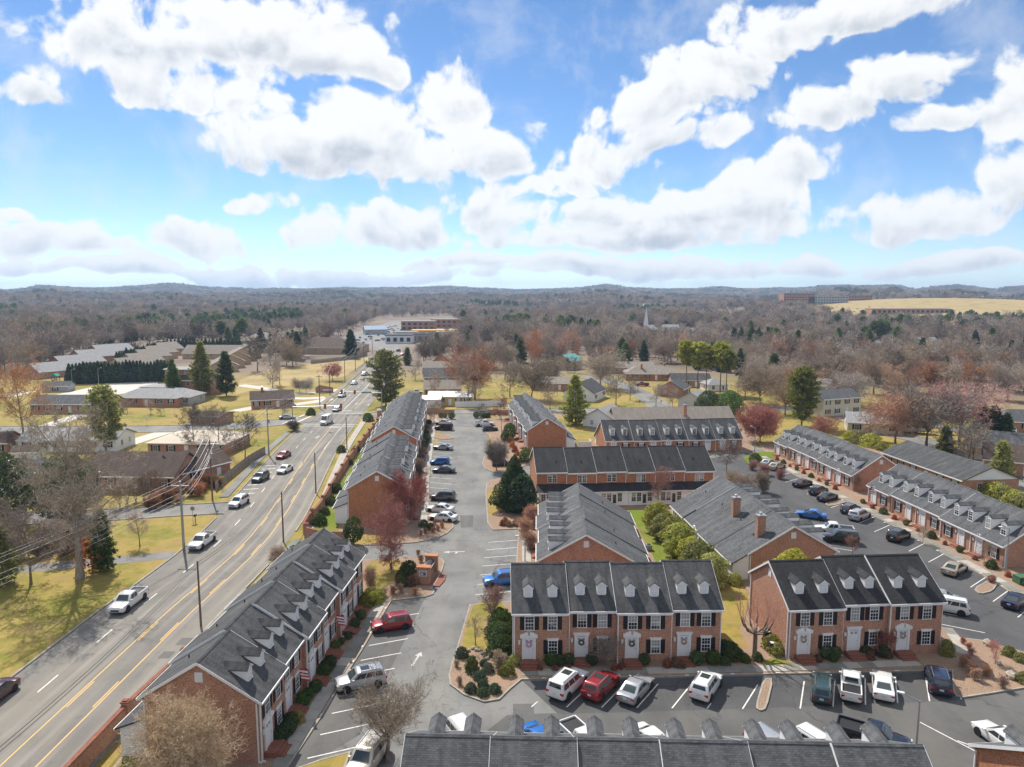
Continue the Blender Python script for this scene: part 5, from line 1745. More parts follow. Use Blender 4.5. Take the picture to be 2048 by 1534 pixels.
def pine_tree(seed, H, leaf, crown_from=0.12, width=0.28, tufts=7, size=0.55, dens=1.0, rag=0.35, bark='bark', flat=False, spikes=8):
    r = random.Random(seed)
    tr = MB()
    nseg = 6
    pts = [Vector((r.gauss(0, 0.01) * H * i / nseg, r.gauss(0, 0.01) * H * i / nseg, H * 0.97 * i / nseg - (0.1 if i == 0 else 0))) for i in range(nseg + 1)]
    rad = 0.013 * H + 0.04
    for i in range(nseg):
        tr.tube(pts[i], pts[i + 1], rad * (1 - 0.9 * i / nseg), rad * (1 - 0.9 * (i + 1) / nseg), 7, cap=False)
    quads = []
    z = crown_from
    while z < 0.99:
        u = (z - crown_from) / (1 - crown_from)
        if flat:
            prof = math.sin(math.pi * min(1, 0.12 + 0.85 * u)) ** 0.7
        else:
            prof = (1 - u) ** 0.75 * min(1, 0.55 + 2.2 * u)
        nb = r.choice((4, 5, 6))
        a0 = r.random() * 6.283
        for k in range(nb):
            a = a0 + 6.283 * k / nb + r.uniform(-0.3, 0.3)
            Lb = H * width * prof * r.uniform(1 - rag, 1.12) + 0.15
            rise = r.uniform(-0.02, 0.30) + 0.45 * u
            d = Vector((math.cos(a), math.sin(a), rise)).normalized()
            i = min(nseg - 1, int(z / 0.97 * nseg))
            p0 = pts[i].lerp(pts[i + 1], z / 0.97 * nseg - i) if z < 0.97 else pts[-1]
            tr.tube(p0, p0 + d * Lb * 0.9, rad * 0.22 * (1 - 0.6 * u), 0.012, 3, cap=False)
            nt = max(2, int(tufts * Lb / (H * width) * dens + 1))
            for t in range(nt):
                f = 0.28 + 0.75 * (t + r.random()) / nt
                side = Vector((-d.y, d.x, 0)) * r.gauss(0, 0.22) * Lb * f
                c = p0 + d * Lb * f + side + UP * r.uniform(-0.06, 0.12) * size
                for s in range(spikes):
                    dd = (d * 0.6 + rvec(r) * 0.75 + UP * 0.25).normalized()
                    L = size * r.uniform(0.6, 1.25)
                    sd = dd.cross(rvec(r)).normalized() * size * 0.17
                    e = c + dd * L
                    quads.append((c - sd * 0.4, c + dd * L * 0.5 - sd, e, c + dd * L * 0.5 + sd))
        z += 0.045 * r.uniform(0.8, 1.25) * (1 if H > 9 else 1.4)
    v = np.array([[tuple(p) for p in q] for q in quads])
    return make_mesh('trunk', tr.v, tr.f, [MAT[bark]], smooth=True, uv=False), quads_mesh('crown', v, MAT[leaf])

def leafy(seed, H, rx, shape, leaf, n=2500, size=0.3, hollow=0.5, z0=0.05, trunk=True, droop=0.0, bark='bark', lump=0.25, ry=None, asp=1.0):
    """dense foliage: many small leaf cards filling a body of revolution"""
    rs = np.random.RandomState(seed)
    t = rs.rand(n * 2)
    prof = {'cone': lambda u: (1 - u) ** 0.8 * np.minimum(1, 0.55 + 3 * u), 'oval': lambda u: np.sqrt(np.maximum(0, 1 - (2 * u - 1) ** 2)) * 0.98 + 0.02, 'egg': lambda u: np.sqrt(np.maximum(0, 1 - (2 * u - 1) ** 2)) * (1.15 - 0.35 * u), 'dome': lambda u: np.sqrt(np.maximum(0, 1 - u ** 2)), 'box': lambda u: np.where(u < 0.93, 1.0, 0.85)}[shape]
    pr = prof(t)
    keep = rs.rand(n * 2) < pr / pr.max()
    t, pr = t[keep][:n], pr[keep][:n]
    n = len(t)
    a = rs.rand(n) * 2 * np.pi
    rr = (hollow + (1 - hollow) * np.sqrt(rs.rand(n)))
    ph = rs.rand(6) * 6.28
    lm = 1 + lump * (np.sin(a * 3 + ph[0] + t * 5) * np.sin(t * 9 + ph[1]) * 0.6 + np.sin(a * 5 + ph[2]) * np.sin(t * 15 + ph[3]) * 0.5)
    rho = pr * rr * lm
    c = np.stack([np.cos(a) * rho * rx, np.sin(a) * rho * (ry or rx), (z0 + (1 - z0) * t) * H], 1)
    out = np.stack([np.cos(a), np.sin(a), 0.35 + 0.5 * (t - 0.4)], 1)
    nor = out + rs.normal(size=(n, 3)) * 0.55
    nor /= np.linalg.norm(nor, axis=1)[:, None]
    u = np.cross(nor, rs.normal(size=(n, 3))); u /= np.linalg.norm(u, axis=1)[:, None]
    w = np.cross(nor, u)
    s = size * rs.uniform(0.55, 1.3, n)[:, None]
    v = np.stack([c - u * s * 0.6 * asp, c - w * s * 0.45, c + u * s * 0.75 * asp, c + w * s * 0.45], 1)
    crown = quads_mesh('crown', v, MAT[leaf])
    if not trunk:
        return None, crown
    tr = MB().tube((0, 0, -0.1), (0, 0, H * 0.75), 0.014 * H + 0.03, 0.01, 7, cap=False)
    return make_mesh('trunk', tr.v, tr.f, [MAT[bark]], smooth=True, uv=False), crown

TP = {}
def proto(key, fn):
    if key not in TP:
        TP[key] = fn()
    return TP[key]

def tree(name, meshes, loc, label, cat='tree', scale=1.0, rz=None, group=None, z=0.0, crown_mat=None, sxy=1.0):
    root = tag(empty(name, (loc[0], loc[1], z), rnd.random() * 6.28 if rz is None else rz), label, cat, group)
    root.scale = (scale * sxy, scale * sxy, scale)
    if meshes[0] is not None:
        put('trunk', meshes[0], root)
    o = put('crown', meshes[1], root)
    if crown_mat:
        own_mat(o, MAT[crown_mat])
    return root
def tree_at(name, meshes, px, py, label, H=None, H0=None, **k):
    p = ground(px, py)
    return tree(name, meshes, (p.x, p.y), label, scale=(H / H0 if H else 1.0), **k)

# prototypes: bare trees of three twig sizes
NEAR = [lambda s=s: bare_tree(100 + s, 10, 'bark', 'twig_tan', tw=0.022, limbs=11, kids=(6, 5, 4), wide=0.36, twigs=3) for s in range(2)]
MID = [lambda s=s: bare_tree(200 + s, 14, 'bark', 'twig_grey', tw=0.05, limbs=10, kids=(5, 4, 3), wide=0.34, twigs=3, fork=0.22) for s in range(4)]
RND = [lambda s=s: bare_tree(300 + s, 14, 'bark', 'twig_grey', tw=0.055, limbs=14, kids=(5, 5, 3), wide=0.40, twigs=3, fork=0.16, leader=False, up=0.05) for s in range(3)]
def near(i): return proto(('near', i), NEAR[i])
def mid(i): return proto(('mid', i), MID[i])
def rnd_tree(i): return proto(('rnd', i), RND[i])

# --- trees of the yard and the near left
tree_at('bare_tree', bare_tree(11, 24, 'bark_pale', 'twig_tan', tw=0.035, limbs=22, kids=(5, 5, 4), wide=0.27, fork=0.30, twigs=3, r0=0.62, spread=0.95), 160, 1158, 'tallest bare tree with thick pale trunk on the lawn beside the road')
tree_at('bare_tree', mid(0), 62, 1168, 'slim bare tree by the gravel drive left of the thick trunk', 11, 14)
tree_at('bare_tree', mid(1), 122, 1120, 'small bare tree behind the gravel drive', 6, 14)
tree_at('bare_tree', mid(2), 100, 1075, 'bare tree before the magnolias', 8, 14, group='bare trees before the magnolias')
tree_at('bare_tree', mid(3), 20, 1085, 'bare tree before the magnolias', 8, 14, group='bare trees before the magnolias')
mag = leafy(21, 12, 5.2, 'egg', 'leaf_magnolia', 9000, 0.32, 0.55, 0.03, lump=0.35)
tree_at('magnolia', mag, 0, 1052, 'glossy dark green magnolia at the picture edge', sxy=1.0)
tree_at('magnolia', mag, 135, 1040, 'glossy dark green magnolia behind the thick pale trunk', 11, 12, rz=2.0)
tree_at('cedar', pine_tree(31, 8, 'leaf_spruce', 0.06, 0.22, 9, 0.5, 1.3, 0.25), 207, 1142, 'narrow olive cedar beside the gravel drive')
tree_at('cedar', pine_tree(32, 8, 'leaf_pine', 0.06, 0.30, 9, 0.5, 1.2, 0.3), 8, 1170, 'wide olive cedar at the left picture edge')
tree_at('oak_sapling', leafy(33, 4.8, 2.2, 'egg', 'leaf_rust', 420, 0.35, 0.2, 0.05), 185, 1142, 'sapling keeping rust brown leaves beside the cedar')
tree_at('oak_sapling', leafy(34, 4.2, 2.4, 'egg', 'leaf_brown', 260, 0.35, 0.2, 0.25), 135, 1120, 'sapling with thin brown leaves behind the thick trunk')
tree_at('bare_tree', near(0), 280, 1093, 'small bare lawn tree between the two drives', 6.0, 10)
for px, py, h in ((388, 908, 12.5), (440, 908, 12.5), (490, 920, 11.0)):
    tree_at('bare_tree', near(rnd.randint(0, 1)), px, py, 'bare tree in the row before the low pale-roofed house', h, 10, group='three bare trees by the pale-roofed house', crown_mat='twig_dark')
for px, py in ((255, 1008), (272, 1003), (288, 1000), (310, 997), (240, 1015)):
    tree_at('crape_myrtle', proto('crape', lambda: bare_tree(41, 5, 'bark_pale', 'twig_tan', tw=0.03, stems=5, limbs=15, kids=(4, 4), wide=0.25, fork=0.35, twigs=3)), px, py, 'bare multi-stemmed crape myrtle before the brown-roofed house', rnd.uniform(4.5, 6), 5, group='crape myrtles before the brown-roofed house')
tree_at('pine_tree', pine_tree(42, 15, 'leaf_pine', 0.22, 0.30, 9, 0.9, 1.3, 0.5, flat=True), 212, 905, 'yellow-green pine leaning over the street behind the thick trunk')
tree_at('bare_tree', bare_tree(43, 23, 'bark', 'twig_orange', tw=0.06, limbs=16, kids=(5, 5, 3), wide=0.33, fork=0.30, twigs=3), 50, 884, 'big russet-twigged bare tree beside the far left street')
for px, py, h, mt, s in ((347, 790, 13, 'leaf_spruce', 1), (405, 790, 19, 'leaf_pine', 2), (453, 792, 16, 'leaf_spruce', 3)):
    tree_at('pine_tree', proto(('pn', s), lambda s=s, mt=mt: pine_tree(50 + s, 16, mt, 0.10, 0.27, 8, 1.0, 1.2, 0.35)), px, py, {1: 'short dark pine left of the church tower pines', 2: 'tallest yellow-green pine before the brick church', 3: 'dark broad pine right of the yellow-green one'}[s], h, 16)
big_pine = pine_tree(60, 18, 'leaf_pine', 0.08, 0.34, 17, 0.72, 1.8, 0.45, flat=True)
tree_at('pine_tree', big_pine, 772, 812, 'big green pine beside the road at the junction')
tree_at('pine_tree', pine_tree(61, 16, 'leaf_pine', 0.14, 0.30, 15, 0.7, 1.6, 0.5, flat=True), 1603, 852, 'tall dark pine behind the red-twigged tree')
tree_at('pine_tree', pine_tree(62, 14, 'leaf_lime', 0.06, 0.34, 15, 0.65, 1.7, 0.4), 1151, 850, 'light green pine beside the brick end gable')
# maples and shrubs of the yard
maple = bare_tree(71, 10, 'bark_pale', 'twig_red', tw=0.022, stems=2, limbs=18, kids=(6, 5, 4), wide=0.33, fork=0.25, twigs=4)
tree_at('maple_tree', maple, 783, 1140, 'red-budded maple with two trunks behind the brick monument sign', 10.5, 10)
tree_at('maple_tree', maple, 818, 1050, 'red-budded maple close to the brick gable, behind the twin-trunked maple', 9.5, 10, rz=2.2)
tree('bare_tree', bare_tree(72, 8.8, 'bark', 'twig_tan', tw=0.02, limbs=12, kids=(5, 4, 4), wide=0.46, fork=0.20, twigs=3, leader=False, r0=0.28, spread=0.8, up=0.2), ground(776, 1524)[:2], 'wide bare tree in the near parking bay, beside the cream suv')
tree('bare_shrub', bare_tree(73, 9.6, 'bark_pale', 'twig_tan', tw=0.018, stems=11, limbs=60, kids=(5, 5, 4), wide=0.40, fork=0.10, twigs=3, r0=0.15), (-22.6, 45.2), 'huge twiggy bare shrub before the near brick gable', cat='shrub')
tree_at('crape_myrtle', bare_tree(74, 4.2, 'bark_pale', 'twig_orange', tw=0.02, stems=6, limbs=24, kids=(5, 4), wide=0.35, fork=0.25, twigs=4), 985, 1236, 'orange-stemmed bare crape myrtle beside the dark hedge')
tree_at('bare_tree', bare_tree(75, 3.6, 'bark', 'twig_grey', tw=0.018, limbs=10, kids=(4, 4), wide=0.32, fork=0.3, twigs=3), 951, 1292, 'tiny bare tree on the small lawn')
def pollard():
    r = random.Random(5)
    tr = MB(); segs = []
    tr.tube((0, 0, -0.1), (0, 0, 2.6), 0.26, 0.2, 8, cap=False)
    for k in range(8):
        a = 6.283 * k / 8 + r.random() * 0.4
        p = Vector((0, 0, 2.3)); d = Vector((math.cos(a), math.sin(a), 0.5)).normalized()
        q = p + d * r.uniform(0.9, 1.5); q2 = q + Vector((d.x * 0.4, d.y * 0.4, r.uniform(0.5, 1.0)))
        tr.tube(p, q, 0.12, 0.09, 6, cap=False); tr.tube(q, q2, 0.1, 0.1, 6)
        for i in range(9):
            dd = (UP + rvec(r) * 0.28 + d * 0.3).normalized()
            e = q2 + dd * r.uniform(1.2, 3.4)
            segs.append((tuple(q2), tuple(e), 0.035, 0.012))
            for j in range(4):
                m = q2.lerp(e, r.uniform(0.3, 1)); segs.append((tuple(m), tuple(m + (dd + rvec(r) * 0.4).normalized() * 0.7), 0.016, 0.008))
    return make_mesh('trunk', tr.v, tr.f, [MAT['bark']], smooth=True, uv=False), ribbons_mesh('crown', segs, MAT['twig_red'], r)
pol = pollard()
tree_at('pollard_tree', pol, 1509, 1312, 'pollarded tree with knobbly cut limbs between the two brick rows')
tree_at('bare_tree', bare_tree(76, 3.6, 'bark', 'twig_grey', tw=0.018, limbs=14, kids=(5, 4), wide=0.42, fork=0.25, twigs=4, leader=False), 1212, 1333, 'small bare tree before the second unit window of the four-unit row')
tree_at('bare_tree', bare_tree(77, 3.2, 'bark', 'twig_red', tw=0.018, limbs=14, kids=(5, 4), wide=0.42, fork=0.25, twigs=4, leader=False), 1765, 1310, 'small bare tree before the middle unit of the three-unit row')
tree_at('spruce', leafy(78, 9.6, 4.1, 'cone', 'leaf_spruce', 12000, 0.25, 0.45, 0.02, lump=0.45, asp=1.3), 1029, 1020, 'dark green conical evergreen beside the main drive')
tree_at('bare_tree', bare_tree(79, 7.6, 'bark', 'twig_grey', tw=0.028, limbs=34, kids=(6, 5), wide=0.36, fork=0.18, twigs=5, up=0.25, leader=False), 993, 942, 'round upright bare tree on the drive island')
for k in range(7):
    tree('arborvitae', proto('arb', lambda: leafy(80, 4.4, 1.9, 'egg', 'leaf_lime', 5200, 0.19, 0.45, 0.02, lump=0.5, asp=1.3)), (22.2 + k * 0.42 - (0.4 if k % 2 else 0), 104.5 - k * 3.4), 'yellow-green arborvitae in the row between the two grey-roofed rows', cat='shrub', scale=rnd.uniform(0.9, 1.12), group='arborvitae between the grey-roofed rows', z=0.12)
tree_at('bare_tree', near(1), 1315, 1018, 'red-twigged tree before the white sunrooms', 8.0, 10, crown_mat='twig_red', rz=1.0)
tree_at('bare_tree', near(0), 1453, 950, 'bare tree at the end of the black-roofed row', 8.0, 10, crown_mat='twig_dark', sxy=1.15)
shrubby = bare_tree(81, 5, 'bark_pale', 'twig_tan', tw=0.025, stems=9, limbs=60, kids=(5, 4), wide=0.42, fork=0.12, twigs=5)
for px, py, h, s in ((1490, 1000, 5.2, 1.1), (1525, 985, 4.6, 1.0), (1470, 985, 4.6, 1.0)):
    tree_at('bare_shrub', shrubby, px, py, 'twiggy bare shrub thicket behind the chimney row', h, 5, cat='shrub', group='bare thicket behind the chimney row', sxy=s)
for px, py, h in ((1530, 950, 2.6), (1560, 958, 2.2), (1505, 940, 2.4)):
    tree_at('bare_shrub', shrubby, px, py, 'red-twigged low shrub hiding parked cars', h, 5, cat='shrub', group='red shrubs by the parked cars', crown_mat='twig_red', sxy=1.3)
tree('arborvitae', leafy(82, 6.2, 2.6, 'egg', 'leaf_lime', 5200, 0.22, 0.4, 0.02, lump=0.5), (33.3, 80.6), 'bright yellow-green shrub against the chimney row gable', cat='shrub', z=0.12)
tree_at('maple_tree', bare_tree(83, 11, 'bark', 'twig_red', tw=0.035, limbs=30, kids=(6, 5, 3), wide=0.48, fork=0.14, twigs=4, leader=False, up=0.08), 1520, 884, 'broad red-twigged tree at the end of the ten-dormer rows')
for px, py, h in ((1415, 834, 8), (1458, 838, 8.5)):
    tree_at('holly', proto('holly', lambda: leafy(84, 8, 4.0, 'egg', 'leaf_spruce', 5000, 0.32, 0.5, 0.02)), px, py, 'dark rounded evergreen behind the ten-dormer row', h, 8, group='pair of dark evergreens', cat='tree')
# mid distance trees that can be told apart
MIDTREES = [  # px, py, height, kind, crown colour, label
    (1288, 0, 0, '', '', '')][:0]
mt_list = (
    (1790, 892, 15, 'R', 'twig_orange', 'broad rusty bare tree with thick dark trunks before the trailer'), (1852, 894, 17, 'R', 'twig_grey', 'broad olive-grey bare tree right of the rusty one'),
    (1918, 884, 17, 'R', 'twig_red', 'broad reddish bare tree before the dark conifers'), (950, 800, 20, 'R', 'twig_orange', 'tall orange-twigged tree behind the white fence'),
    (936, 812, 18, 'M', 'twig_grey', 'tall slender bare tree before the white fence'), (1062, 800, 17, 'R', 'twig_tan', 'widest bare tree with dark arching limbs behind the grey-roofed row'),
    (1020, 795, 14, 'M', 'twig_grey', 'bare tree between the orange and the widest tree'), (1200, 776, 17, 'R', 'twig_tan', 'round pale bare tree before the brick ranch house'),
    (1232, 810, 12, 'M', 'twig_grey', 'bare lawn tree beside the bending street'), (1260, 800, 9, 'M', 'twig_grey', 'smaller bare tree left of the brick ranch house'),
    (1312, 812, 8, 'M', 'twig_grey', 'small twisted bare tree by the yellow sign'), (1345, 812, 7, 'M', 'twig_grey', 'small twisted bare tree before the pale garage'),
    (870, 796, 11, 'M', 'twig_tan', 'bare tree beside the white pickup'), (905, 780, 10, 'M', 'twig_grey', 'bare tree behind the white-roofed house'),
    (962, 838, 5, 'M', 'twig_dark', 'small bare tree at the back gate'), (868, 846, 7, 'M', 'twig_tan', 'small bare tree inside the back wall'), (1000, 838, 8, 'M', 'twig_red', 'reddish bare tree beside the far brick row'),
    (1100, 820, 9, 'M', 'twig_grey', 'bare tree behind the brick chimney stub'), (1135, 745, 8, 'M', 'twig_dark', 'cut-back dark tree before the tan barn'), (1150, 746, 8, 'M', 'twig_dark', 'second cut-back dark tree before the tan barn'),
    (545, 775, 14, 'M', 'twig_grey', 'bare tree at the straw field edge'), (515, 742, 18, 'M', 'twig_dark', 'tall dark leafless oak at the straw field corner'), (560, 770, 12, 'M', 'twig_tan', 'bare tree beside the leaning poles'),
    (600, 785, 6, 'R', 'twig_grey', 'small round tree left of the stone sign'), (612, 786, 6, 'R', 'twig_grey', 'small round tree before the straw field'), (665, 762, 10, 'R', 'twig_red', 'dark bushy tree by the roadside field'), (565, 832, 6, 'M', 'twig_grey', 'small bare tree before the brown ranch house'),
    (120, 866, 6, 'M', 'twig_grey', 'small bare tree by the pale driveway'), (25, 905, 6, 'M', 'twig_dark', 'dark bare tree beside the left edge house'), (302, 828, 5, 'M', 'twig_grey', 'tiny lawn tree before the hip-roofed house'), (322, 830, 5, 'M', 'twig_grey', 'second tiny lawn tree before the hip-roofed house'), (255, 825, 5, 'M', 'twig_grey', 'third tiny lawn tree before the hip-roofed house'),
    (60, 745, 16, 'R', 'twig_tan', 'round beige tree behind the russet one'), (1700, 812, 14, 'R', 'twig_grey', 'wide grey bare tree by the white ranch house'), (1660, 800, 12, 'M', 'twig_tan', 'bare tree behind the cream two-storey house'),
    (1740, 880, 9, 'M', 'twig_orange', 'rusty bare tree on the slope behind the dormer rows'), (1650, 880, 8, 'R', 'twig_red', 'reddish bare shrub tree behind the dormer row'), (1935, 935, 11, 'M', 'twig_grey', 'ivy-grey bare tree behind the right dormer row'), (1945, 930, 9, 'M', 'twig_tan', 'thin bare tree beside the ivy-grey one'),
    (1570, 830, 13, 'R', 'twig_tan', 'beech keeping tan leaves behind the red-twigged tree'), (1520, 810, 16, 'R', 'twig_tan', 'tall beech keeping pale leaves'), (1490, 800, 14, 'M', 'twig_grey', 'bare tree left of the tall beech'),
    (830, 760, 11, 'M', 'twig_grey', 'bare tree beside the far brick house'), (1010, 760, 15, 'M', 'twig_grey', 'bare tree behind the widest tree'), (1095, 770, 13, 'R', 'twig_grey', 'grey bare tree left of the tan barn'))
for px, py, h, k, mt, lab in mt_list:
    tree_at('bare_tree', rnd_tree(rnd.randint(0, 2)) if k == 'R' else mid(rnd.randint(0, 3)), px, py, lab, h, 14, crown_mat=mt, sxy=1.1)
con = proto('con', lambda: pine_tree(90, 9, 'leaf_spruce', 0.05, 0.30, 8, 0.8, 1.3, 0.3))
for px, py, h, lab, mt in ((1962, 888, 9, 'dark conifer in the clump beyond the ivy-grey tree', None), (1985, 892, 9.5, 'dark conifer in the clump beyond the ivy-grey tree', None), (2010, 894, 8, 'dark conifer in the clump beyond the ivy-grey tree', None),
                           (1888, 925, 8, 'single green conifer behind the dark grey roof', 'leaf_pine'), (2000, 970, 8.5, 'light green conifer behind the right dormer row', 'leaf_lime'), (702, 716, 16, 'dark conifer standing alone by the far road bend', 'leaf_dark'), (815, 730, 9, 'dark conifer beside the far brick house', None)):
    tree_at('conifer', con, px, py, lab, h, 9, crown_mat=mt, group='conifer clump' if 'clump' in lab else None)
tall = [proto(('tall', s), lambda s=s: pine_tree(95 + s, 18, 'leaf_lime', 0.55, 0.20, 8, 1.1, 1.5, 0.4, flat=True)) for s in range(2)]
for i, (px, py, h) in enumerate(((1372, 782, 18.5), (1395, 784, 18), (1412, 783, 17), (1440, 786, 18.5), (1452, 790, 16))):
    tree_at('tall_pine', tall[i % 2], px, py, 'tall slender pine with a yellow-green top on a bare trunk', h, 18, group='slender pines behind the ranch houses')
# evergreen hedge and belts left
ley = proto('ley', lambda: leafy(97, 9, 2.6, 'cone', 'leaf_dark', 700, 0.75, 0.4, 0.02, lump=0.2))
k = 0
for i in range(30):
    a, b_ = ground(140, 768), ground(345, 762)
    p = a.lerp(b_, i / 29)
    tree('leyland_cypress', ley, p[:2], 'dark clipped conifer in the long hedge behind the church lot', cat='tree', scale=rnd.uniform(0.92, 1.05), group='dark conifer hedge')
for i in range(26):
    a, b_ = ground(235, 738), ground(335, 706)
    p = a.lerp(b_, i / 25)
    tree('leyland_cypress', ley, p[:2], 'dark conifer in the hedge between the terraced roofs', cat='tree', scale=rnd.uniform(0.85, 1.05), group='conifer hedge between terraces')
for i in range(22):
    a, b_ = ground(320, 706), ground(480, 704)
    p = a.lerp(b_, i / 21)
    tree('leyland_cypress', ley, p[:2], 'dark conifer in the far hedge behind the villas', cat='tree', scale=rnd.uniform(0.9, 1.1), group='conifer hedge behind the villas')

# --- shrubs
SH = {}
def shrub(kind, loc, s, label, group=None, leaf=None, sx=1.0, z=0.12):
    if kind not in SH:
        SH[kind] = {'ball': lambda: leafy(110, 1.0, 0.56, 'oval', 'leaf_box', 1000, 0.095, 0.55, 0.0, False, lump=0.12),
                    'mound': lambda: leafy(111, 1.0, 0.70, 'dome', 'leaf_shrub', 1300, 0.105, 0.5, 0.0, False, lump=0.3),
                    'bush': lambda: leafy(116, 1.0, 0.75, 'dome', 'leaf_shrub', 2600, 0.075, 0.35, 0.0, False, lump=0.45),
                    'spike': lambda: leafy(112, 1.0, 0.6, 'dome', 'leaf_brown', 520, 0.11, 0.2, 0.0, False, lump=0.3, asp=1.6),
                    'topiary': lambda: leafy(113, 3.0, 1.05, 'egg', 'leaf_box', 1300, 0.2, 0.6, 0.12, True, lump=0.08),
                    'twiggy': lambda: bare_tree(114, 1.5, 'bark', 'twig_orange', tw=0.014, stems=6, limbs=20, kids=(4, 4), wide=0.5, fork=0.1, twigs=4)}[kind]()
    return tree('shrub', SH[kind], loc[:2], label, cat='shrub', scale=s, group=group, z=z, crown_mat=leaf, sxy=sx)
def shrubs(lst, kind, label, group, leaf=None, sx=1.0, smin=0.9, smax=1.1, base=1.0):
    for px, py, *rest in lst:
        shrub(kind, ground(px, py), (rest[0] if rest else base) * rnd.uniform(smin, smax), label, group, leaf, sx)
# before the four-unit row
shrubs([(1102, 1332), (1120, 1332), (1138, 1330)], 'ball', 'clipped green ball shrub between the first two doors', 'ball shrubs between first doors', base=1.15)
shrubs([(1184, 1331)], 'ball', 'single clipped ball shrub right of the second stoop', None, base=1.2)
shrubs([(1289, 1331)], 'ball', 'single clipped ball shrub right of the third stoop', None, base=1.15)
shrubs([(1393, 1330), (1426, 1330)], 'ball', 'large clipped ball shrub right of the fourth stoop', 'ball shrubs by the fourth door', base=1.4)
shrubs([(1350, 1335), (1362, 1337), (1335, 1336)], 'spike', 'russet low shrub left of the fourth stoop', 'russet shrubs', base=0.9)
shrubs([(1080, 1342), (1110, 1343), (1140, 1343), (1228, 1343), (1240, 1340)], 'spike', 'low red shrub along the mulch strip of the four-unit row', 'red mulch-strip shrubs', 'leaf_red', base=0.55)
shrubs([(1462, 1318), (1448, 1310)], 'mound', 'dark loose shrub at the right end of the four-unit row', 'shrubs at the four-unit row end', base=1.6)
shrubs([(1490, 1325), (1515, 1322), (1450, 1330)], 'mound', 'small dark shrub in the bed around the pollarded tree', 'shrubs around the pollarded tree', base=0.8)
shrubs([(1545, 1300, 1.6), (1552, 1310, 1.2)], 'mound', 'yellow-green leafy shrub beside the bins at the sunlit gable', 'leafy shrubs by the bins', 'leaf_lime')
shrubs([(1652, 1318), (1670, 1317), (1666, 1325, 0.8)], 'ball', 'clipped ball shrub right of the first stoop of the three-unit row', 'ball shrubs of the three-unit row', base=1.2)
shrubs([(1732, 1313), (1765, 1312)], 'mound', 'dark green shrub between the last two stoops of the three-unit row', 'shrubs of the three-unit row', base=1.1)
shrubs([(1740, 1320, 0.8), (1775, 1318, 0.7), (1635, 1325, 0.7)], 'spike', 'brownish shrub before the three-unit row', 'brownish shrubs of the three-unit row')
shrubs([(1893, 1312, 1.6)], 'mound', 'upright bright green shrub at the corner of the three-unit row', None, 'leaf_lime', sx=0.6)
# left island of the four-unit row: dark hedge
for i in range(9):
    a, b_ = ground(1003, 1250), ground(1008, 1310)
    p = a.lerp(b_, i / 8)
    shrub('bush', p + Vector((0.25 * math.sin(i * 1.3) - 0.1, 0, 0)), 2.0 * rnd.uniform(0.85, 1.1), 'dark glossy shrub in the hedge beside the four-unit row', 'hedge beside the four-unit row', 'leaf_box')
shrubs([(924, 1315, 1.0), (967, 1332, 0.65), (976, 1345, 0.8), (960, 1361, 0.85), (942, 1385, 0.8), (966, 1377, 0.75), (966, 1393, 0.85), (990, 1386, 0.8)], 'mound', 'low blue-green shrub in the rounded mulch bed', 'blue-green shrubs in the mulch bed', 'leaf_blue', sx=1.05)
shrubs([(944, 1345, 1.7)], 'mound', 'upright leafy shrub among the blue-green shrubs', None, 'leaf_shrub', sx=0.65)
shrubs([(1014, 1349, 1.15), (1031, 1328, 0.95)], 'mound', 'rounded olive shrub at the footpath corner of the mulch bed', 'olive shrubs at the footpath corner', 'leaf_lime', sx=0.95)
shrubs([(997, 1338, 1.4), (913, 1336, 0.6), (920, 1372, 0.6)], 'twiggy', 'thin twiggy shrub in the rounded mulch bed', 'twiggy shrubs in the mulch bed', 'twig_tan')
# sign island
shrubs([(812, 1160, 1.9), (818, 1150, 1.7), (806, 1172, 1.2)], 'mound', 'olive evergreen shrub behind the brick monument sign', 'shrubs behind the monument sign', 'leaf_shrub')
shrubs([(822, 1172, 1.3), (833, 1168, 1.2), (800, 1165, 1.0)], 'spike', 'dark brown shrub beside the monument sign', 'brown shrubs beside the sign', 'leaf_brown')
shrubs([(786, 1190), (802, 1186), (768, 1193), (830, 1192, 0.8), (836, 1112, 0.7), (842, 1125, 0.7)], 'twiggy', 'small bare brown shrub on the sign island', 'bare shrubs on the sign island', base=0.85)
shrubs([(748, 1208, 1.4), (757, 1200, 1.2), (742, 1200, 1.5), (734, 1213, 1.4)], 'mound', 'yellow-green shrub at the corner of the near left row', 'shrubs at the near left row corner', 'leaf_lime')
tree_at('bare_shrub', shrubby, 742, 1180, 'pale bare shrub at the corner of the near left row', 3.4, 5, cat='shrub', sxy=0.7)
# near left row front
for i, (px, py, s) in enumerate(((722, 1240, 1.1), (710, 1258, 1.1), (697, 1280, 0.8), (671, 1302, 1.0), (655, 1345, 1.2), (648, 1355, 1.2), (660, 1337, 1.2), (632, 1385, 1.1), (617, 1400, 1.0), (607, 1412, 1.2), (582, 1455, 1.2), (577, 1470, 1.3), (562, 1482, 1.2), (683, 1290, 0.7))):
    shrub('ball', ground(px, py), s, 'clipped ball shrub along the front of the near left row', 'ball shrubs of the near left row')
shrub('mound', ground(592, 1447), 1.1, 'yellow shrub among the ball shrubs of the near left row', None, 'leaf_yellow')
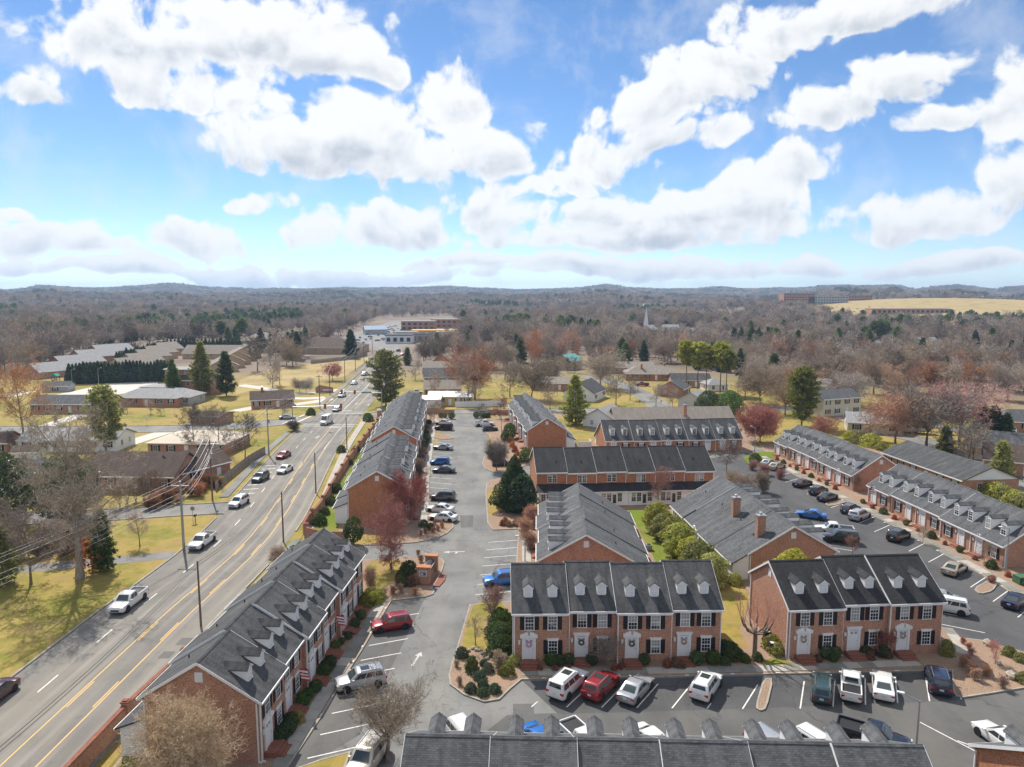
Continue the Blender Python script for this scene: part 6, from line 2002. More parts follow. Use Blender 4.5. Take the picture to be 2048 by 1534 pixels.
# entrance and second row
tree_at('holly', leafy(115, 4.4, 1.5, 'egg', 'leaf_box', 1500, 0.22, 0.62, 0.15, lump=0.06), 708, 1092, 'clipped egg-shaped holly at the end of the curved brick wall', cat='tree')
shrubs([(603, 1106, 1.6), (590, 1112, 1.4), (615, 1104, 1.1)], 'mound', 'evergreen shrub at the entrance outside the curved wall', 'shrubs outside the curved wall', 'leaf_shrub')
tree_at('bare_shrub', shrubby, 556, 1135, 'grey bare shrub at the roadside entrance', 3.4, 5, cat='shrub')
shrubs([(861, 1060, 1.0), (848, 1055, 1.3)], 'mound', 'green shrub in the rounded bed beside the white saloons', 'green shrubs in the rounded bed', 'leaf_shrub')
shrubs([(876, 1062), (884, 1056), (866, 1066), (842, 1072), (870, 1050), (850, 1068)], 'twiggy', 'low rusty shrub in the rounded bed', 'rusty shrubs in the rounded bed', base=0.7)
for i in range(12):
    p = ground(848, 1020).lerp(ground(866, 862), i / 11)
    tree('bare_shrub', shrubby, (p.x - 1.8, p.y), 'grey bare shrub along the footpath of the second row', cat='shrub', scale=rnd.uniform(0.35, 0.7), group='bare shrubs along the footpath', z=0.12, crown_mat='twig_dark' if i % 2 else None)
shrubs([(852, 885, 2.0), (851, 872, 1.8), (849, 896, 1.6), (858, 850, 1.5)], 'ball', 'dark clipped shrub beside the long grey-roofed row', 'clipped shrubs beside the long row')
shrubs([(903, 838, 1.9), (953, 836, 1.8), (882, 836, 1.4), (890, 836, 1.2)], 'ball', 'rounded evergreen at the back gate', 'evergreens at the back gate')
shrubs([(968, 836, 1.6), (975, 836, 1.5)], 'mound', 'dark shrub beside the wall right of the back gate', 'shrubs right of the back gate')
shrubs([(1020, 878, 4.2)], 'ball', 'tall clipped evergreen beside the far brick row', None, sx=0.75)
shrubs([(1011, 883, 2.4)], 'ball', 'lower clipped evergreen left of the tall one', None)
shrubs([(1052, 925, 3.2)], 'ball', 'tall rounded evergreen at the corner of the black-roofed row', None, sx=0.9)
shrubs([(1135, 925, 2.6)], 'mound', 'wide olive shrub below the sunlit brick gable', None, 'leaf_lime', sx=1.8)
shrubs([(1202, 935, 2.2)], 'mound', 'rounded green shrub at the corner of the ten-dormer row', None, 'leaf_box')
shrubs([(1510, 925, 2.0)], 'mound', 'dark rounded shrub beside the lamp post', None)
for i, (px, py) in enumerate(((1010, 868), (1020, 885), (1030, 905), (1040, 925), (1012, 858), (1025, 895), (1035, 912))):
    shrub('spike', ground(px, py), rnd.uniform(1.0, 1.5), 'rust orange shrub before the far brick row', 'rust shrubs of the far brick row', 'leaf_rust' if i % 2 else 'leaf_red')
# bed left of the chimneyless grey row
shrubs([(1045, 1030, 2.4)], 'topiary', 'pointed blue-green conifer beside the dark evergreen', None, 'leaf_blue')
shrubs([(1005, 1052), (1018, 1054), (1030, 1053), (1010, 1046)], 'spike', 'small russet shrub at the bed corner by the main drive', 'russet shrubs at the bed corner', base=0.9)
for px, py, s in ((1062, 1050, 0.75), (1050, 1075, 0.7), (1060, 1100, 0.6)):
    tree_at('bare_shrub', shrubby, px, py, 'pinkish bare shrub before the grey-roofed row', s * 5, 5, cat='shrub', group='pinkish bare shrubs', crown_mat='twig_orange')
shrubs([(1430, 1158, 1.2), (1470, 1170, 1.3)], 'mound', 'olive shrub by the chimney row sunrooms', 'shrubs by the sunrooms', 'leaf_lime')
# right rows
for i in range(26):
    y = 78.5 + i * 2.95
    if 121 < y < 128:
        continue
    x = 63.7 - max(0, y - 88) * 0.088
    kd = i % 4
    shrub(('mound', 'spike', 'ball', 'spike')[kd], (x, y), (1.0, 0.75, 0.9, 0.7)[kd] * rnd.uniform(0.85, 1.15), ('green mound shrub before the dormer rows', 'russet low shrub before the dormer rows', 'clipped green shrub before the dormer rows', 'russet low shrub before the dormer rows')[kd], ('green mound shrubs of the dormer rows', 'russet shrubs of the dormer rows', 'clipped shrubs of the dormer rows', 'russet shrubs of the dormer rows')[kd], (None, 'leaf_red', None, 'leaf_red')[kd])
shrub('ball', ground(1983, 1166), 0.9, 'dark red ball shrub on the kerbed island', None, 'leaf_red')
tree_at('bare_tree', near(0), 1845, 1088, 'small bare tree before the dormer row', 3.2, 10)
tree_at('bare_tree', near(1), 1967, 1130, 'small bare tree before the last doors of the dormer row', 3.4, 10)
tree_at('bare_tree', near(0), 1712, 985, 'small bare tree between the two dormer rows', 3.6, 10)
tree_at('bare_tree', near(1), 1705, 1110, 'red-twigged small tree beside the black large suv', 3.2, 10, crown_mat='twig_red')
for i in range(14):
    p = ground(1955, 985).lerp(ground(2120, 1040), i / 13)
    shrub('bush', p, rnd.uniform(2.4, 3.4), 'yellow-green bush in the hedge behind the dormer row', 'hedge behind the dormer row', 'leaf_lime', z=0.0)
for i in range(8):
    p = ground(1700, 880).lerp(ground(1870, 935), i / 7)
    shrub('bush', p, rnd.uniform(2.2, 3.4), 'green bush on the slope behind the far dormer row', 'bushes behind the far dormer row', 'leaf_lime', z=0.0)
# right mulch bed
shrubs([(1925, 1290), (1938, 1301), (1942, 1312), (1935, 1324)], 'twiggy', 'small dark red shrub in the right mulch bed', 'red shrubs in the right mulch bed', 'twig_red', base=0.6)
shrubs([(1942, 1348), (1972, 1354), (1950, 1362), (1925, 1335), (2005, 1378)], 'twiggy', 'brown wispy shrub in the right mulch bed', 'brown wispy shrubs in the right bed', base=0.95)
shrubs([(2018, 1312, 0.9), (2040, 1324, 0.9), (2050, 1367, 1.0)], 'mound', 'low green juniper at the right mulch bed edge', 'junipers in the right bed', 'leaf_pine', sx=1.1)
tree_at('bare_tree', near(1), 1990, 1330, 'thin reddish sapling in the right mulch bed', 2.6, 10, crown_mat='twig_red')
# wall strip and roadside
for px, py, s in ((622, 830, 2.2), (736, 842, 2.4), (664, 1012, 0), ):
    if s:
        shrub('mound', ground(px, py), s, {622: 'evergreen by the junction bush', 736: 'dark evergreen at the end of the pillared wall'}[px], None, z=0.0)
for px, py in ((683, 905), (712, 905), (664, 1010), (650, 1030), (640, 1050), (672, 985), (700, 930)):
    shrub('mound', ground(px, py), rnd.uniform(1.0, 1.8), 'loose green shrub in the strip behind the pillared wall', 'shrubs behind the pillared wall', 'leaf_shrub')
tree_at('bare_shrub', shrubby, 588, 862, 'dense brown bush at the junction corner', 3.2, 5, cat='shrub', crown_mat='twig_dark', sxy=1.6)
for i in range(16):
    p = ground(325, 1012).lerp(ground(428, 975), i / 15)
    tree('bare_shrub', shrubby, (p.x + rnd.uniform(-2, 2), p.y + rnd.uniform(-2.5, 2.5)), 'brown brambly shrub beside the side street', cat='shrub', scale=rnd.uniform(0.35, 0.6), group='brambles beside the side street', crown_mat='leaf_brown' if i % 3 == 0 else 'twig_orange', sxy=1.3)
for i in range(14):
    p = ground(20, 1130).lerp(ground(150, 1090), i / 13)
    tree('bare_shrub', shrubby, (p.x + rnd.uniform(-3, 3), p.y + rnd.uniform(-4, 4)), 'bare undergrowth shrub by the magnolias', cat='shrub', scale=rnd.uniform(0.5, 0.9), group='undergrowth by the magnolias', crown_mat='twig_grey', sxy=1.2)

# ------------------------------------------------------------------ houses round about
def house(label, loc, rz, w, d, ze, zr, wall='brick', roof='shingle_grey', hip=0.0, wins=4, two=False, chim=None, door=True, shut=True, parts=True, gable_wall=None, name='house', ov=0.4, rear=True, z=0.0):
    root = tag(empty(name, (loc[0], loc[1], z), rz), label, 'house')
    h = d / 2
    b = MB()
    b.box(-w / 2, w / 2, -h, h, -0.3, ze)
    if hip <= 0:
        b.extr([(-h, ze), (h, ze), (0, zr - 0.05)], 'x', -w / 2 + 0.01, w / 2 - 0.01, 1)
    me = b.mesh('wall', MAT[wall], MAT[gable_wall or wall]); fix_normals(me)
    put('wall', me, root)
    s = (zr - ze) / h
    t = 0.18
    e = ze - ov * s
    if hip > 0:
        x1, y1, xr = w / 2 + ov, h + ov, max(0.1, w / 2 + ov - hip)
        vs = [(-x1, -y1, e), (x1, -y1, e), (x1, y1, e), (-x1, y1, e), (-xr, 0, zr), (xr, 0, zr)]
        vs += [(x_, y_, z_ + t) for x_, y_, z_ in vs]
        r_ = MB().add(vs, [(6, 7, 11, 10), (8, 9, 10, 11), (7, 8, 11), (9, 6, 10), (0, 1, 7, 6), (1, 2, 8, 7), (2, 3, 9, 8), (3, 0, 6, 9), (0, 3, 2, 1)])
    else:
        r_ = MB().extr([(-h - ov, e), (0, zr), (h + ov, e), (h + ov, e + t), (0, zr + t), (-h - ov, e + t)], 'x', -w / 2 - ov, w / 2 + ov)
    rm = r_.mesh('roof', MAT[roof]); fix_normals(rm)
    ro = put('roof', rm, root)
    fa = MB().box(-w / 2 - ov, w / 2 + ov, -h - ov - 0.08, -h - ov - 0.003, e - 0.02, e + t)
    fa.obj('gutter', MAT['trim'], root)
    if chim:
        for cx, cy_ in chim:
            chimney(ro, cx, cy_, ze, zr + 1.1, 0.8, 1.2, wall if 'brick' in wall else 'brick')
    if parts:
        n = wins
        di = n // 2
        for i in range(n):
            x_ = -w / 2 + w * (i + 0.5) / n
            if door and i == di:
                put('door', sun_door_mesh() if not shut else door_meshes()['door'], root, (x_, -h - 0.004, 0.2))
            else:
                add_window(root, x_, -h - 0.004, ze - 1.15 if not two else 1.5, 1.2, 1.3, 0, shut, False, 2)
            if two:
                add_window(root, x_, -h - 0.004, ze - 1.1, 1.1, 1.25, 0, shut, False, 2)
        for sx in (-1, 1):
            for yy in ((-h * 0.4, h * 0.4) if d > 7 else (0,)):
                add_window(root, sx * (w / 2 + 0.004), yy, ze - 1.15, 1.0, 1.2, sx * math.pi / 2, False, False, 2)
    return root
def house_at(label, px, py, rz, *a, **k):
    p = ground(px, py)
    return house(label, (p.x, p.y), R(rz), *a, **k)
# left of the road
house_at('white ranch house with light grey roof behind the thick pale trunk', 158, 896, 2, 22, 9, 2.9, 4.6, 'siding', 'shingle_light', wins=6)
house_at('garden shed with dark roof before the white ranch house', 58, 918, 10, 5, 4, 2.0, 3.0, 'siding', 'shingle_brown', wins=1, door=False, shut=False)
house_at('small brick house with dark roof at the left picture edge', -20, 905, 15, 10, 8, 2.8, 4.6, 'brick', 'shingle_brown', wins=3)
house_at('long brick ranch house with grey roof behind the street', 158, 822, 1, 24, 9, 2.9, 5.0, 'brick', 'shingle_grey', wins=7)
house_at('brick house with pale hip roof and wide lawn', 312, 808, -4, 21, 11, 2.9, 5.2, 'brick', 'shingle_light', 5.5, wins=5)
house_at('pale wing house with hip roof beside the wide lawn', 362, 806, -4, 12, 10, 2.8, 5.0, 'siding_grey', 'shingle_light', 5.0, wins=3)
house_at('low house with broad pale cream hip roof behind three bare trees', 402, 898, -4, 18, 13, 2.7, 4.4, 'brick', 'roof_cream', 6.5, wins=5) if 'roof_cream' in MAT else None
house_at('brown-roofed brick house with white porch corner', 292, 968, -3, 17, 11, 3.0, 6.2, 'brick', 'shingle_brown', wins=5)
house_at('brown-roofed brick wing with gable near the wooden fence', 384, 958, 62, 11, 9, 3.0, 5.8, 'brick', 'shingle_brown', wins=2)
house_at('grey-roofed white house between the two magnolias', 68, 972, 2, 16, 10, 2.9, 5.0, 'siding', 'shingle_grey', wins=4)
house_at('brown-roofed brick ranch house near the junction', 545, 812, 20, 13, 9, 2.8, 5.0, 'brick', 'shingle_brown', wins=4, chim=((-3, 1),))
house_at('dark-roofed garage behind the curving driveway', 425, 845, -8, 9, 7, 2.4, 2.9, 'brick', 'shingle_brown', wins=2, shut=False)
house_at('little grey shed by the church lot', 118, 782, 10, 9, 6, 2.2, 3.6, 'siding_grey', 'shingle_grey', wins=1, door=False)
ch = house_at('tall brick church block behind the three pines', 371, 782, -8, 10, 9, 8.6, 9.0, 'brick', 'shingle_light', wins=3, two=True, shut=False)
house_at('brick church wing with brown roof', 400, 785, -8, 14, 9, 5.0, 7.0, 'brick', 'shingle_brown', wins=4, shut=False)
house_at('flat pale-roofed church hall beside the pale lot', 330, 787, -8, 14, 8, 2.8, 3.1, 'brick', 'shingle_light', 3.9, wins=4, shut=False)
for i in range(4):
    p = ground(112, 752).lerp(ground(222, 716), i / 3)
    house('grey-roofed terrace house with brick firewall left of the conifer hedge', (p.x, p.y), R(62), 21, 13, 3.0 + 0.5 * i, 6.4 + 0.5 * i, 'brick', 'shingle_light', wins=4, shut=False)['group'] = 'grey terraces'
for i in range(6):
    p = ground(262, 742).lerp(ground(342, 705), i / 5)
    house('tan-roofed terrace house right of the conifer hedge', (p.x, p.y), R(64), 16, 14, 3.0 + 0.3 * i, 6.6 + 0.3 * i, 'siding_tan', 'shingle_tan', wins=3, shut=False)['group'] = 'tan terraces'
for i in range(5):
    p = ground(445, 742).lerp(ground(495, 715), i / 4)
    house('tan-roofed terrace house below the dark oak', (p.x, p.y), R(118), 12, 13, 3.0 + 0.3 * i, 6.4 + 0.3 * i, 'siding_tan', 'shingle_tan', wins=3, shut=False)['group'] = 'tan terraces below the oak'
house_at('long tan-roofed house closing the terrace court', 445, 716, -3, 40, 14, 3.2, 7.4, 'siding_tan', 'shingle_tan', wins=6, shut=False)
# beyond the back gate
house_at('yellow house with white roof and black shutters behind the white fence', 902, 808, 0, 14, 8, 3.0, 4.2, 'siding_yellow', 'metal_roof', wins=5) if 'metal_roof' in MAT else None
house_at('white-roofed carport beside the yellow house', 855, 812, 0, 9, 9, 2.7, 3.4, 'siding', 'metal_roof', wins=2) if 'metal_roof' in MAT else None
house_at('brick house with tan roof behind the yellow house', 886, 789, 4, 13, 10, 2.8, 5.2, 'brick', 'shingle_tan', wins=4)
house_at('grey-roofed house behind the tan-roofed brick one', 884, 765, 8, 15, 11, 3.0, 6.0, 'siding_grey', 'shingle_grey', wins=4)
house_at('brown-orange roofed house farther up the far road', 880, 747, 10, 16, 11, 3.0, 5.6, 'brick', 'shingle_tan', wins=4)
house_at('brick gabled house at the top of the far houses', 896, 733, 70, 14, 10, 3.2, 6.6, 'brick_orange', 'shingle_tan', wins=3)
house_at('tan barn with teal metal roof', 1137, 738, 55, 11, 9, 4.4, 7.2, 'siding_tan', 'metal_teal', wins=2, shut=False, door=False) if 'metal_teal' in MAT else None
house_at('low tan-roofed house left of the light green pine', 1108, 778, -4, 17, 10, 2.8, 4.6, 'brick', 'shingle_tan', wins=4)
house_at('white house with dark roof half behind the light green pine', 1170, 797, 65, 13, 11, 2.9, 6.4, 'siding', 'shingle', wins=3)
house_at('brick ranch house with pale roof behind the red pickup', 1300, 758, -4, 22, 12, 2.9, 5.6, 'brick_orange', 'shingle_tan', 5.5, wins=6, chim=((-4, -2), (6, 1)))
house_at('pale-roofed brick house at the edge of the woods', 1262, 745, -2, 20, 10, 2.9, 5.0, 'brick', 'shingle_tan', wins=5, chim=((-2, 0),))
house_at('brick gable house with pale blue window facing the street', 1348, 790, 62, 11, 9, 2.9, 5.4, 'brick', 'shingle_grey', wins=2)
house_at('dark grey-roofed brick house behind the gable house', 1378, 772, -3, 15, 9, 2.9, 5.0, 'brick', 'shingle', wins=4)
house_at('pale-roofed garage house before the dark evergreens', 1388, 812, 60, 9, 8, 2.6, 5.0, 'siding_cream', 'shingle_light', wins=2, shut=False)
house_at('small white outbuilding beside the slender pines', 1428, 780, 10, 8, 7, 2.6, 4.4, 'siding', 'shingle_light', 3.8, wins=2, shut=False)
house_at('long low building with tan roof behind the ten-dormer row', 1340, 855, 4, 32, 10, 2.7, 5.6, 'siding_tan', 'shingle_tan', wins=6, shut=False, chim=((3, -3),))
house_at('pale grey gabled house behind the sunlit brick gable', 1210, 850, 60, 10, 9, 2.6, 5.2, 'siding', 'shingle_light', wins=2)
# right
house_at('white house with columned porch in the woods', 1646, 786, -12, 12, 9, 3.2, 5.2, 'siding', 'shingle_light', wins=4)
house_at('cream two-storey house with grey roof behind the dark pine', 1660, 826, 22, 15, 9, 5.2, 7.2, 'siding_cream', 'shingle_grey', wins=4, two=True)
house_at('long dark grey-roofed house with white end behind the dormer rows', 1890, 958, -84, 23, 11, 2.9, 5.2, 'brick', 'shingle', wins=6, gable_wall='siding')
house_at('cream gabled house with grey roof by the right street', 2000, 915, -32, 13, 10, 2.9, 5.8, 'siding_cream', 'shingle_grey', wins=3)
house_at('dark-roofed wing beside the cream gabled house', 2048, 945, -32, 14, 9, 2.9, 5.4, 'brick', 'shingle_brown', wins=3)
house_at('brick house with grey hip roof by the white suv', 2048, 858, -8, 18, 10, 2.8, 5.2, 'brick', 'shingle_grey', 5, wins=4)
house_at('pale house behind the rusty bare tree', 1745, 862, -20, 13, 9, 2.8, 4.8, 'siding_cream', 'shingle_light', wins=3)
tr = tag(empty('camper_trailer', (*ground(1828, 866)[:2], 0), R(-12)), 'white camper trailer under the rusty bare tree', 'trailer')
MB().box(-3.2, 3.2, -1.2, 1.2, 0.6, 3.0).obj('body', MAT['metal_white'], tr)
MB().box(-3.3, 3.3, -1.3, 1.3, 3.0, 3.15).obj('roof', MAT['trim'], tr)
for x_ in (-1.8, 0.2, 1.9):
    MB().box(x_ - 0.5, x_ + 0.5, -1.23, -1.2, 1.6, 2.3).obj('window', MAT['glass_dark'], tr)
for x_ in (-0.6, 0.3):
    for s in (-1, 1):
        MB().disc((x_, s * 1.0, 0.35), (0, 1, 0), 0.35, 0.2, 12).obj('wheel', MAT['tyre'], tr)
# roofs showing among the woods
scatter_h = ((1430, 700, 20), (1600, 660, -10), (1735, 700, 15), (1610, 705, -20), (1850, 690, 10), (1915, 700, -15), (1830, 735, 30), (1770, 722, 5), (1990, 720, 15), (1955, 745, -10),
             (40, 680, 10), (120, 660, -10), (60, 645, 20), (230, 650, 5), (20, 700, 0), (520, 640, 10), (570, 650, -5), (460, 655, 10), (985, 680, 5), (1020, 682, -5), (1070, 665, 10), (1100, 672, 0), (1180, 672, -10), (1195, 690, 10), (1340, 660, 0), (1390, 668, 5), (1480, 668, 0), (330, 655, 8), (400, 662, -8))
for i, (px, py, a) in enumerate(scatter_h):
    w_ = rnd.choice(('siding', 'siding_cream', 'brick', 'siding_grey'))
    rf = rnd.choice(('shingle_light', 'shingle_grey', 'shingle_tan', 'shingle_brown'))
    house_at('far house almost hidden among the bare woods', px, py, a, rnd.uniform(13, 19), 9, 3.0, 5.6, w_, rf, wins=3, shut=False)['group'] = 'houses hidden in the woods'

# ------------------------------------------------------------------ fences
def panel_fence(label, pts, h, step, mat, post_mat, picket=0.0):
    path = resample(pts, 1.0)
    root = tag(empty('fence', (path[0].x, path[0].y, 0)), label, 'fence')
    tot = sum((path[i + 1] - path[i]).length for i in range(len(path) - 1))
    n = max(1, int(round(tot / step)))
    key = ('fence', h, step, mat)
    if key not in PM:
        if picket:
            b = MB()
            k = int(step / picket)
            for i in range(k):
                x0 = i * step / k
                b.box(x0 + 0.008, x0 + step / k - 0.008, -0.012, 0.012, 0.05, h + 0.03 * math.sin(i * 2.3))
            b.box(0, step, 0.012, 0.05, 0.4, 0.5).box(0, step, 0.012, 0.05, h - 0.4, h - 0.3)
            PM[key] = b.mesh('panel', MAT[mat])
        else:
            PM[key] = MB().box(0, step, -0.03, 0.03, 0.05, h - 0.06).box(0, step, -0.05, 0.05, h - 0.06, h).box(0, step, -0.045, 0.045, 0.05, 0.2).mesh('panel', MAT[mat])
        PM[key + ('p',)] = MB().box(-0.07, 0.07, -0.07, 0.07, 0, h + 0.1).mesh('post', MAT[post_mat])
    for i in range(n):
        seg = along(path, tot * i / n, tot * (i + 1) / n)
        a, c = seg[0] - path[0], seg[-1] - path[0]
        ang = math.atan2(c.y - a.y, c.x - a.x)
        o = put('panel', PM[key], root, (a.x, a.y, 0), (0, 0, ang), ((c - a).length / step * 0.99, 1, 1))
        put('post', PM[key + ('p',)], root, (a.x, a.y, 0), (0, 0, ang))
    return root
panel_fence('weathered wooden board fence beside the road', [tuple(ground(432, 982)[:2]), tuple(ground(470, 950)[:2]), tuple(ground(500, 926)[:2]), tuple(ground(531, 908)[:2])], 1.8, 2.4, 'wood_fence', 'wood_fence', 0.15)
panel_fence('white vinyl fence behind the back gate', [tuple(ground(911, 815)[:2]), tuple(ground(1010, 812)[:2])], 1.9, 2.4, 'trim', 'trim')
panel_fence('short white vinyl fence before the yellow house', [tuple(ground(862, 815)[:2]), tuple(ground(911, 806)[:2])], 1.9, 2.4, 'trim', 'trim')
panel_fence('grey board fence along the top of the straw field', pxpts((622, 728), (690, 720), (735, 712)), 2.0, 3.0, 'wood_fence', 'wood_fence')
panel_fence('white privacy fence corner beside the sunlit brick gable', [(15.5, 163.5), (18.5, 163.5), (18.5, 167)], 1.9, 1.5, 'trim', 'trim')

# ------------------------------------------------------------------ poles, wires, lamps, signals
def wire(label, a, c, sag, r=0.016, group='overhead wires', mat='metal_grey'):
    b = MB()
    a, c = Vector(a), Vector(c)
    n = 14
    pts = [a.lerp(c, i / n) - UP * sag * 4 * (i / n) * (1 - i / n) for i in range(n + 1)]
    for i in range(n):
        b.tube(pts[i], pts[i + 1], r, n=4, cap=False)
    return tag(b.obj('overhead_wire', MAT[mat], uv=False), label, 'wire', group)
def pole(label, x, y, h, mat='wood_pole', arms=(), r=0.16, group=None, lean=0.0, xf=False, arm_rz=0.0):
    root = tag(empty('utility_pole', (x, y, 0), arm_rz), label, 'pole', group)
    MB().tube((0, 0, -0.3), (lean, 0, h), r, r * 0.7, 10).obj('shaft', MAT[mat], root)
    for z, L in arms:
        MB().box(-L / 2, L / 2, -0.07, 0.07, z - 0.07, z + 0.07).obj('crossarm', MAT['metal_grey' if mat == 'metal_grey' else 'wood_pole'], root)
        for u in (-0.45, 0, 0.45):
            MB().tube((u * L, 0, z + 0.07), (u * L, 0, z + 0.3), 0.05, 0.03, 6).obj('insulator', MAT['metal_white'], root)
    if xf:
        MB().tube((0.3, -0.25, h - 3.4), (0.3, -0.25, h - 2.5), 0.24, n=10).obj('transformer', MAT['metal_grey'], root)
    return root
def bx_(px, py):
    p = ground(px, py)
    return p.x, p.y
left_poles = [(-59.0, 38.0, 10.5), (*bx_(368, 1099), 10.0), (*bx_(425, 1000), 11.0), (*bx_(538, 912), 11.0), (*bx_(640, 818), 11.0)]
labs = [None, 'tall grey steel pole with white crossarm beside the lawn', 'wooden utility pole at the side street corner', 'grey utility pole with transformers by the fence end', 'utility pole on the lawn past the junction']
pole('wooden utility pole at the far left beyond the picture edge', *left_poles[0][:2], 10.5, arms=((10.2, 2.4),))
pole(labs[1], *left_poles[1][:2], 10.0, 'metal_grey', arms=((9.3, 2.5),), r=0.2)
pole(labs[2], *left_poles[2][:2], 11.0, arms=((10.4, 2.4),), xf=True)
pole(labs[3], *left_poles[3][:2], 11.0, 'metal_grey', arms=((10.6, 2.6), (9.6, 2.2)), xf=True)
pole(labs[4], *left_poles[4][:2], 11.0, arms=((10.4, 2.0),))
far_poles = [bx_(660, 790), bx_(690, 765), bx_(711, 742), bx_(728, 723), bx_(745, 708)]
for i, (x_, y_) in enumerate(far_poles):
    pole('utility pole in the line along the straw field', x_, y_, 11, arms=((10.4, 2.0),), group='poles along the straw field')
for a, c in zip(left_poles[:-1], left_poles[1:]):
    for off, dz in ((-1.1, 0.1), (0.0, 0.2), (1.1, 0.1), (-0.25, -1.6), (0.25, -2.0), (0.2, -2.6)):
        wire('overhead wire between the roadside poles left of the road', (a[0] + off, a[1], a[2] - 0.2 + dz), (c[0] + off, c[1], c[2] - 0.2 + dz), 0.9)
chain = [left_poles[-1][:2]] + far_poles
for a, c in zip(chain[:-1], chain[1:]):
    for off, dz in ((-0.9, 0.2), (0.9, 0.2), (0.1, -1.5)):
        wire('overhead wire along the straw field', (a[0] + off, a[1], 10.5 + dz), (c[0] + off, c[1], 10.5 + dz), 0.8, 0.03, 'wires along the straw field')
rp = [(*bx_(402, 1252), 7.4), (*bx_(567, 1084), 7.6), (*bx_(632, 987), 7.6), (*bx_(694, 900), 7.8)]
rlabs = ['wooden pole at the kerb behind the near left row', 'slim wooden pole by the sidewalk end', 'slim wooden pole halfway along the pillared wall', 'slim wooden pole near the junction end of the wall']
for (x_, y_, h_), l_ in zip(rp, rlabs):
    pole(l_, x_, y_, h_, r=0.13)
rp0 = (-33.0, 40.0, 7.4)
pole('wooden pole on the near kerb outside the picture', *rp0, r=0.13)
for a, c in zip([rp0] + rp[:-1], rp):
    for dz in (-0.2, -0.5):
        wire('sagging dark cable on the slim poles beside the wall', (a[0], a[1], a[2] + dz), (c[0], c[1], c[2] + dz), 0.6, 0.025, 'cables beside the wall', 'metal_black')
def lamp_post(label, x, y, h, ang, mat='metal_grey'):
    root = tag(empty('lamp_post', (x, y, 0), R(ang)), label, 'lamp')
    MB().tube((0, 0, -0.2), (0, 0, h), 0.09, 0.06, 8).obj('post', MAT[mat], root)
    MB().tube((0, 0, h - 0.05), (1.1, 0, h + 0.25), 0.04, 0.035, 6).obj('arm', MAT[mat], root)
    MB().extr([(1.0, h + 0.20), (1.5, h + 0.25), (1.52, h + 0.32), (1.02, h + 0.33)], 'y', -0.11, 0.11).obj('lamp_head', MAT['metal_white'], root)
    return root
p = ground(1868, 1560)
lamp_post('grey lamp post with arm in the near right lot', 30.4, 49.6, 6.0, 150)
lamp_post('pale lamp post before the last gable of the dormer row', *bx_(2011, 1146), 6.0, 185)
lamp_post('lamp post with white head at the end of the ten-dormer row', *bx_(1509, 908), 6.0, 120)
lamp_post('lamp post beside the round bare tree', *bx_(1009, 936), 5.2, 200)
lamp_post('lamp post by the far brick row front', *bx_(1003, 880), 6.0, 200)
lamp_post('thin lamp post by the arborvitae and sunrooms', *bx_(1391, 1128), 4.6, 90)
lamp_post('lamp post at the bays left of the grey-roofed row', *bx_(1050, 1124), 3.2, 150)
lamp_post('lamp post near the church lot', *bx_(145, 775), 7, 0)
lamp_post('lamp post in the church lot', *bx_(198, 772), 7, 0)
def signal_mast(label, x, y, ang, L, h=6.2, n=2, sign=False):
    root = tag(empty('traffic_signal', (x, y, 0), R(ang)), label, 'traffic light')
    MB().tube((0, 0, -0.2), (0, 0, 7.4), 0.16, 0.12, 8).obj('post', MAT['metal_grey'], root)
    MB().tube((0, 0, h), (L, 0, h + 0.5), 0.12, 0.07, 8).obj('mast_arm', MAT['metal_grey'], root)
    for i in range(n):
        x_ = L * (1 - 0.32 * i) - 0.2
        z_ = h + 0.5 * x_ / L
        o = MB().box(x_ - 0.28, x_ + 0.28, -0.2, 0.16, z_ - 0.75, z_ + 0.55).obj('signal_head', material('signal_%s_%d' % (label[:4], i), color=(0.30, 0.07, 0.02), rough=0.6) if False else MAT['signal_body'], root)
        for k, c_ in enumerate(('lamp_red', 'lamp_amber', 'lamp_green')):
            MB().disc((x_, -0.22, z_ + 0.3 - 0.4 * k), (0, 1, 0), 0.13, 0.05, 10).obj('lens', MAT[c_], o)
    if sign:
        MB().box(L * 0.25, L * 0.5, -0.05, 0.05, h - 0.1, h + 0.4).obj('street_name_plate', MAT['sign_green'], root)
    return root
material('signal_body', color=(0.30, 0.075, 0.03), rough=0.6)
material('lamp_amber', color=(0.4, 0.22, 0.02), rough=0.3)
material('lamp_green', color=(0.02, 0.25, 0.12), rough=0.3)
material('sign_green', color=(0.01, 0.28, 0.20), rough=0.5)
material('sign_orange', color=(0.85, 0.38, 0.02), rough=0.5)
material('sign_yellow', color=(0.80, 0.50, 0.02), rough=0.5)
material('sign_red', color=(0.5, 0.03, 0.03), rough=0.5)
material('sign_white', color=(0.7, 0.7, 0.7), rough=0.5)
signal_mast('grey mast with red-brown signals reaching over the road from the junction bush', *bx_(586, 858), -2, 13.5, 6.0)
signal_mast('signal mast with green street plate reaching from behind the big pine', *bx_(764, 826), 178, 12.5, 6.2, sign=True)
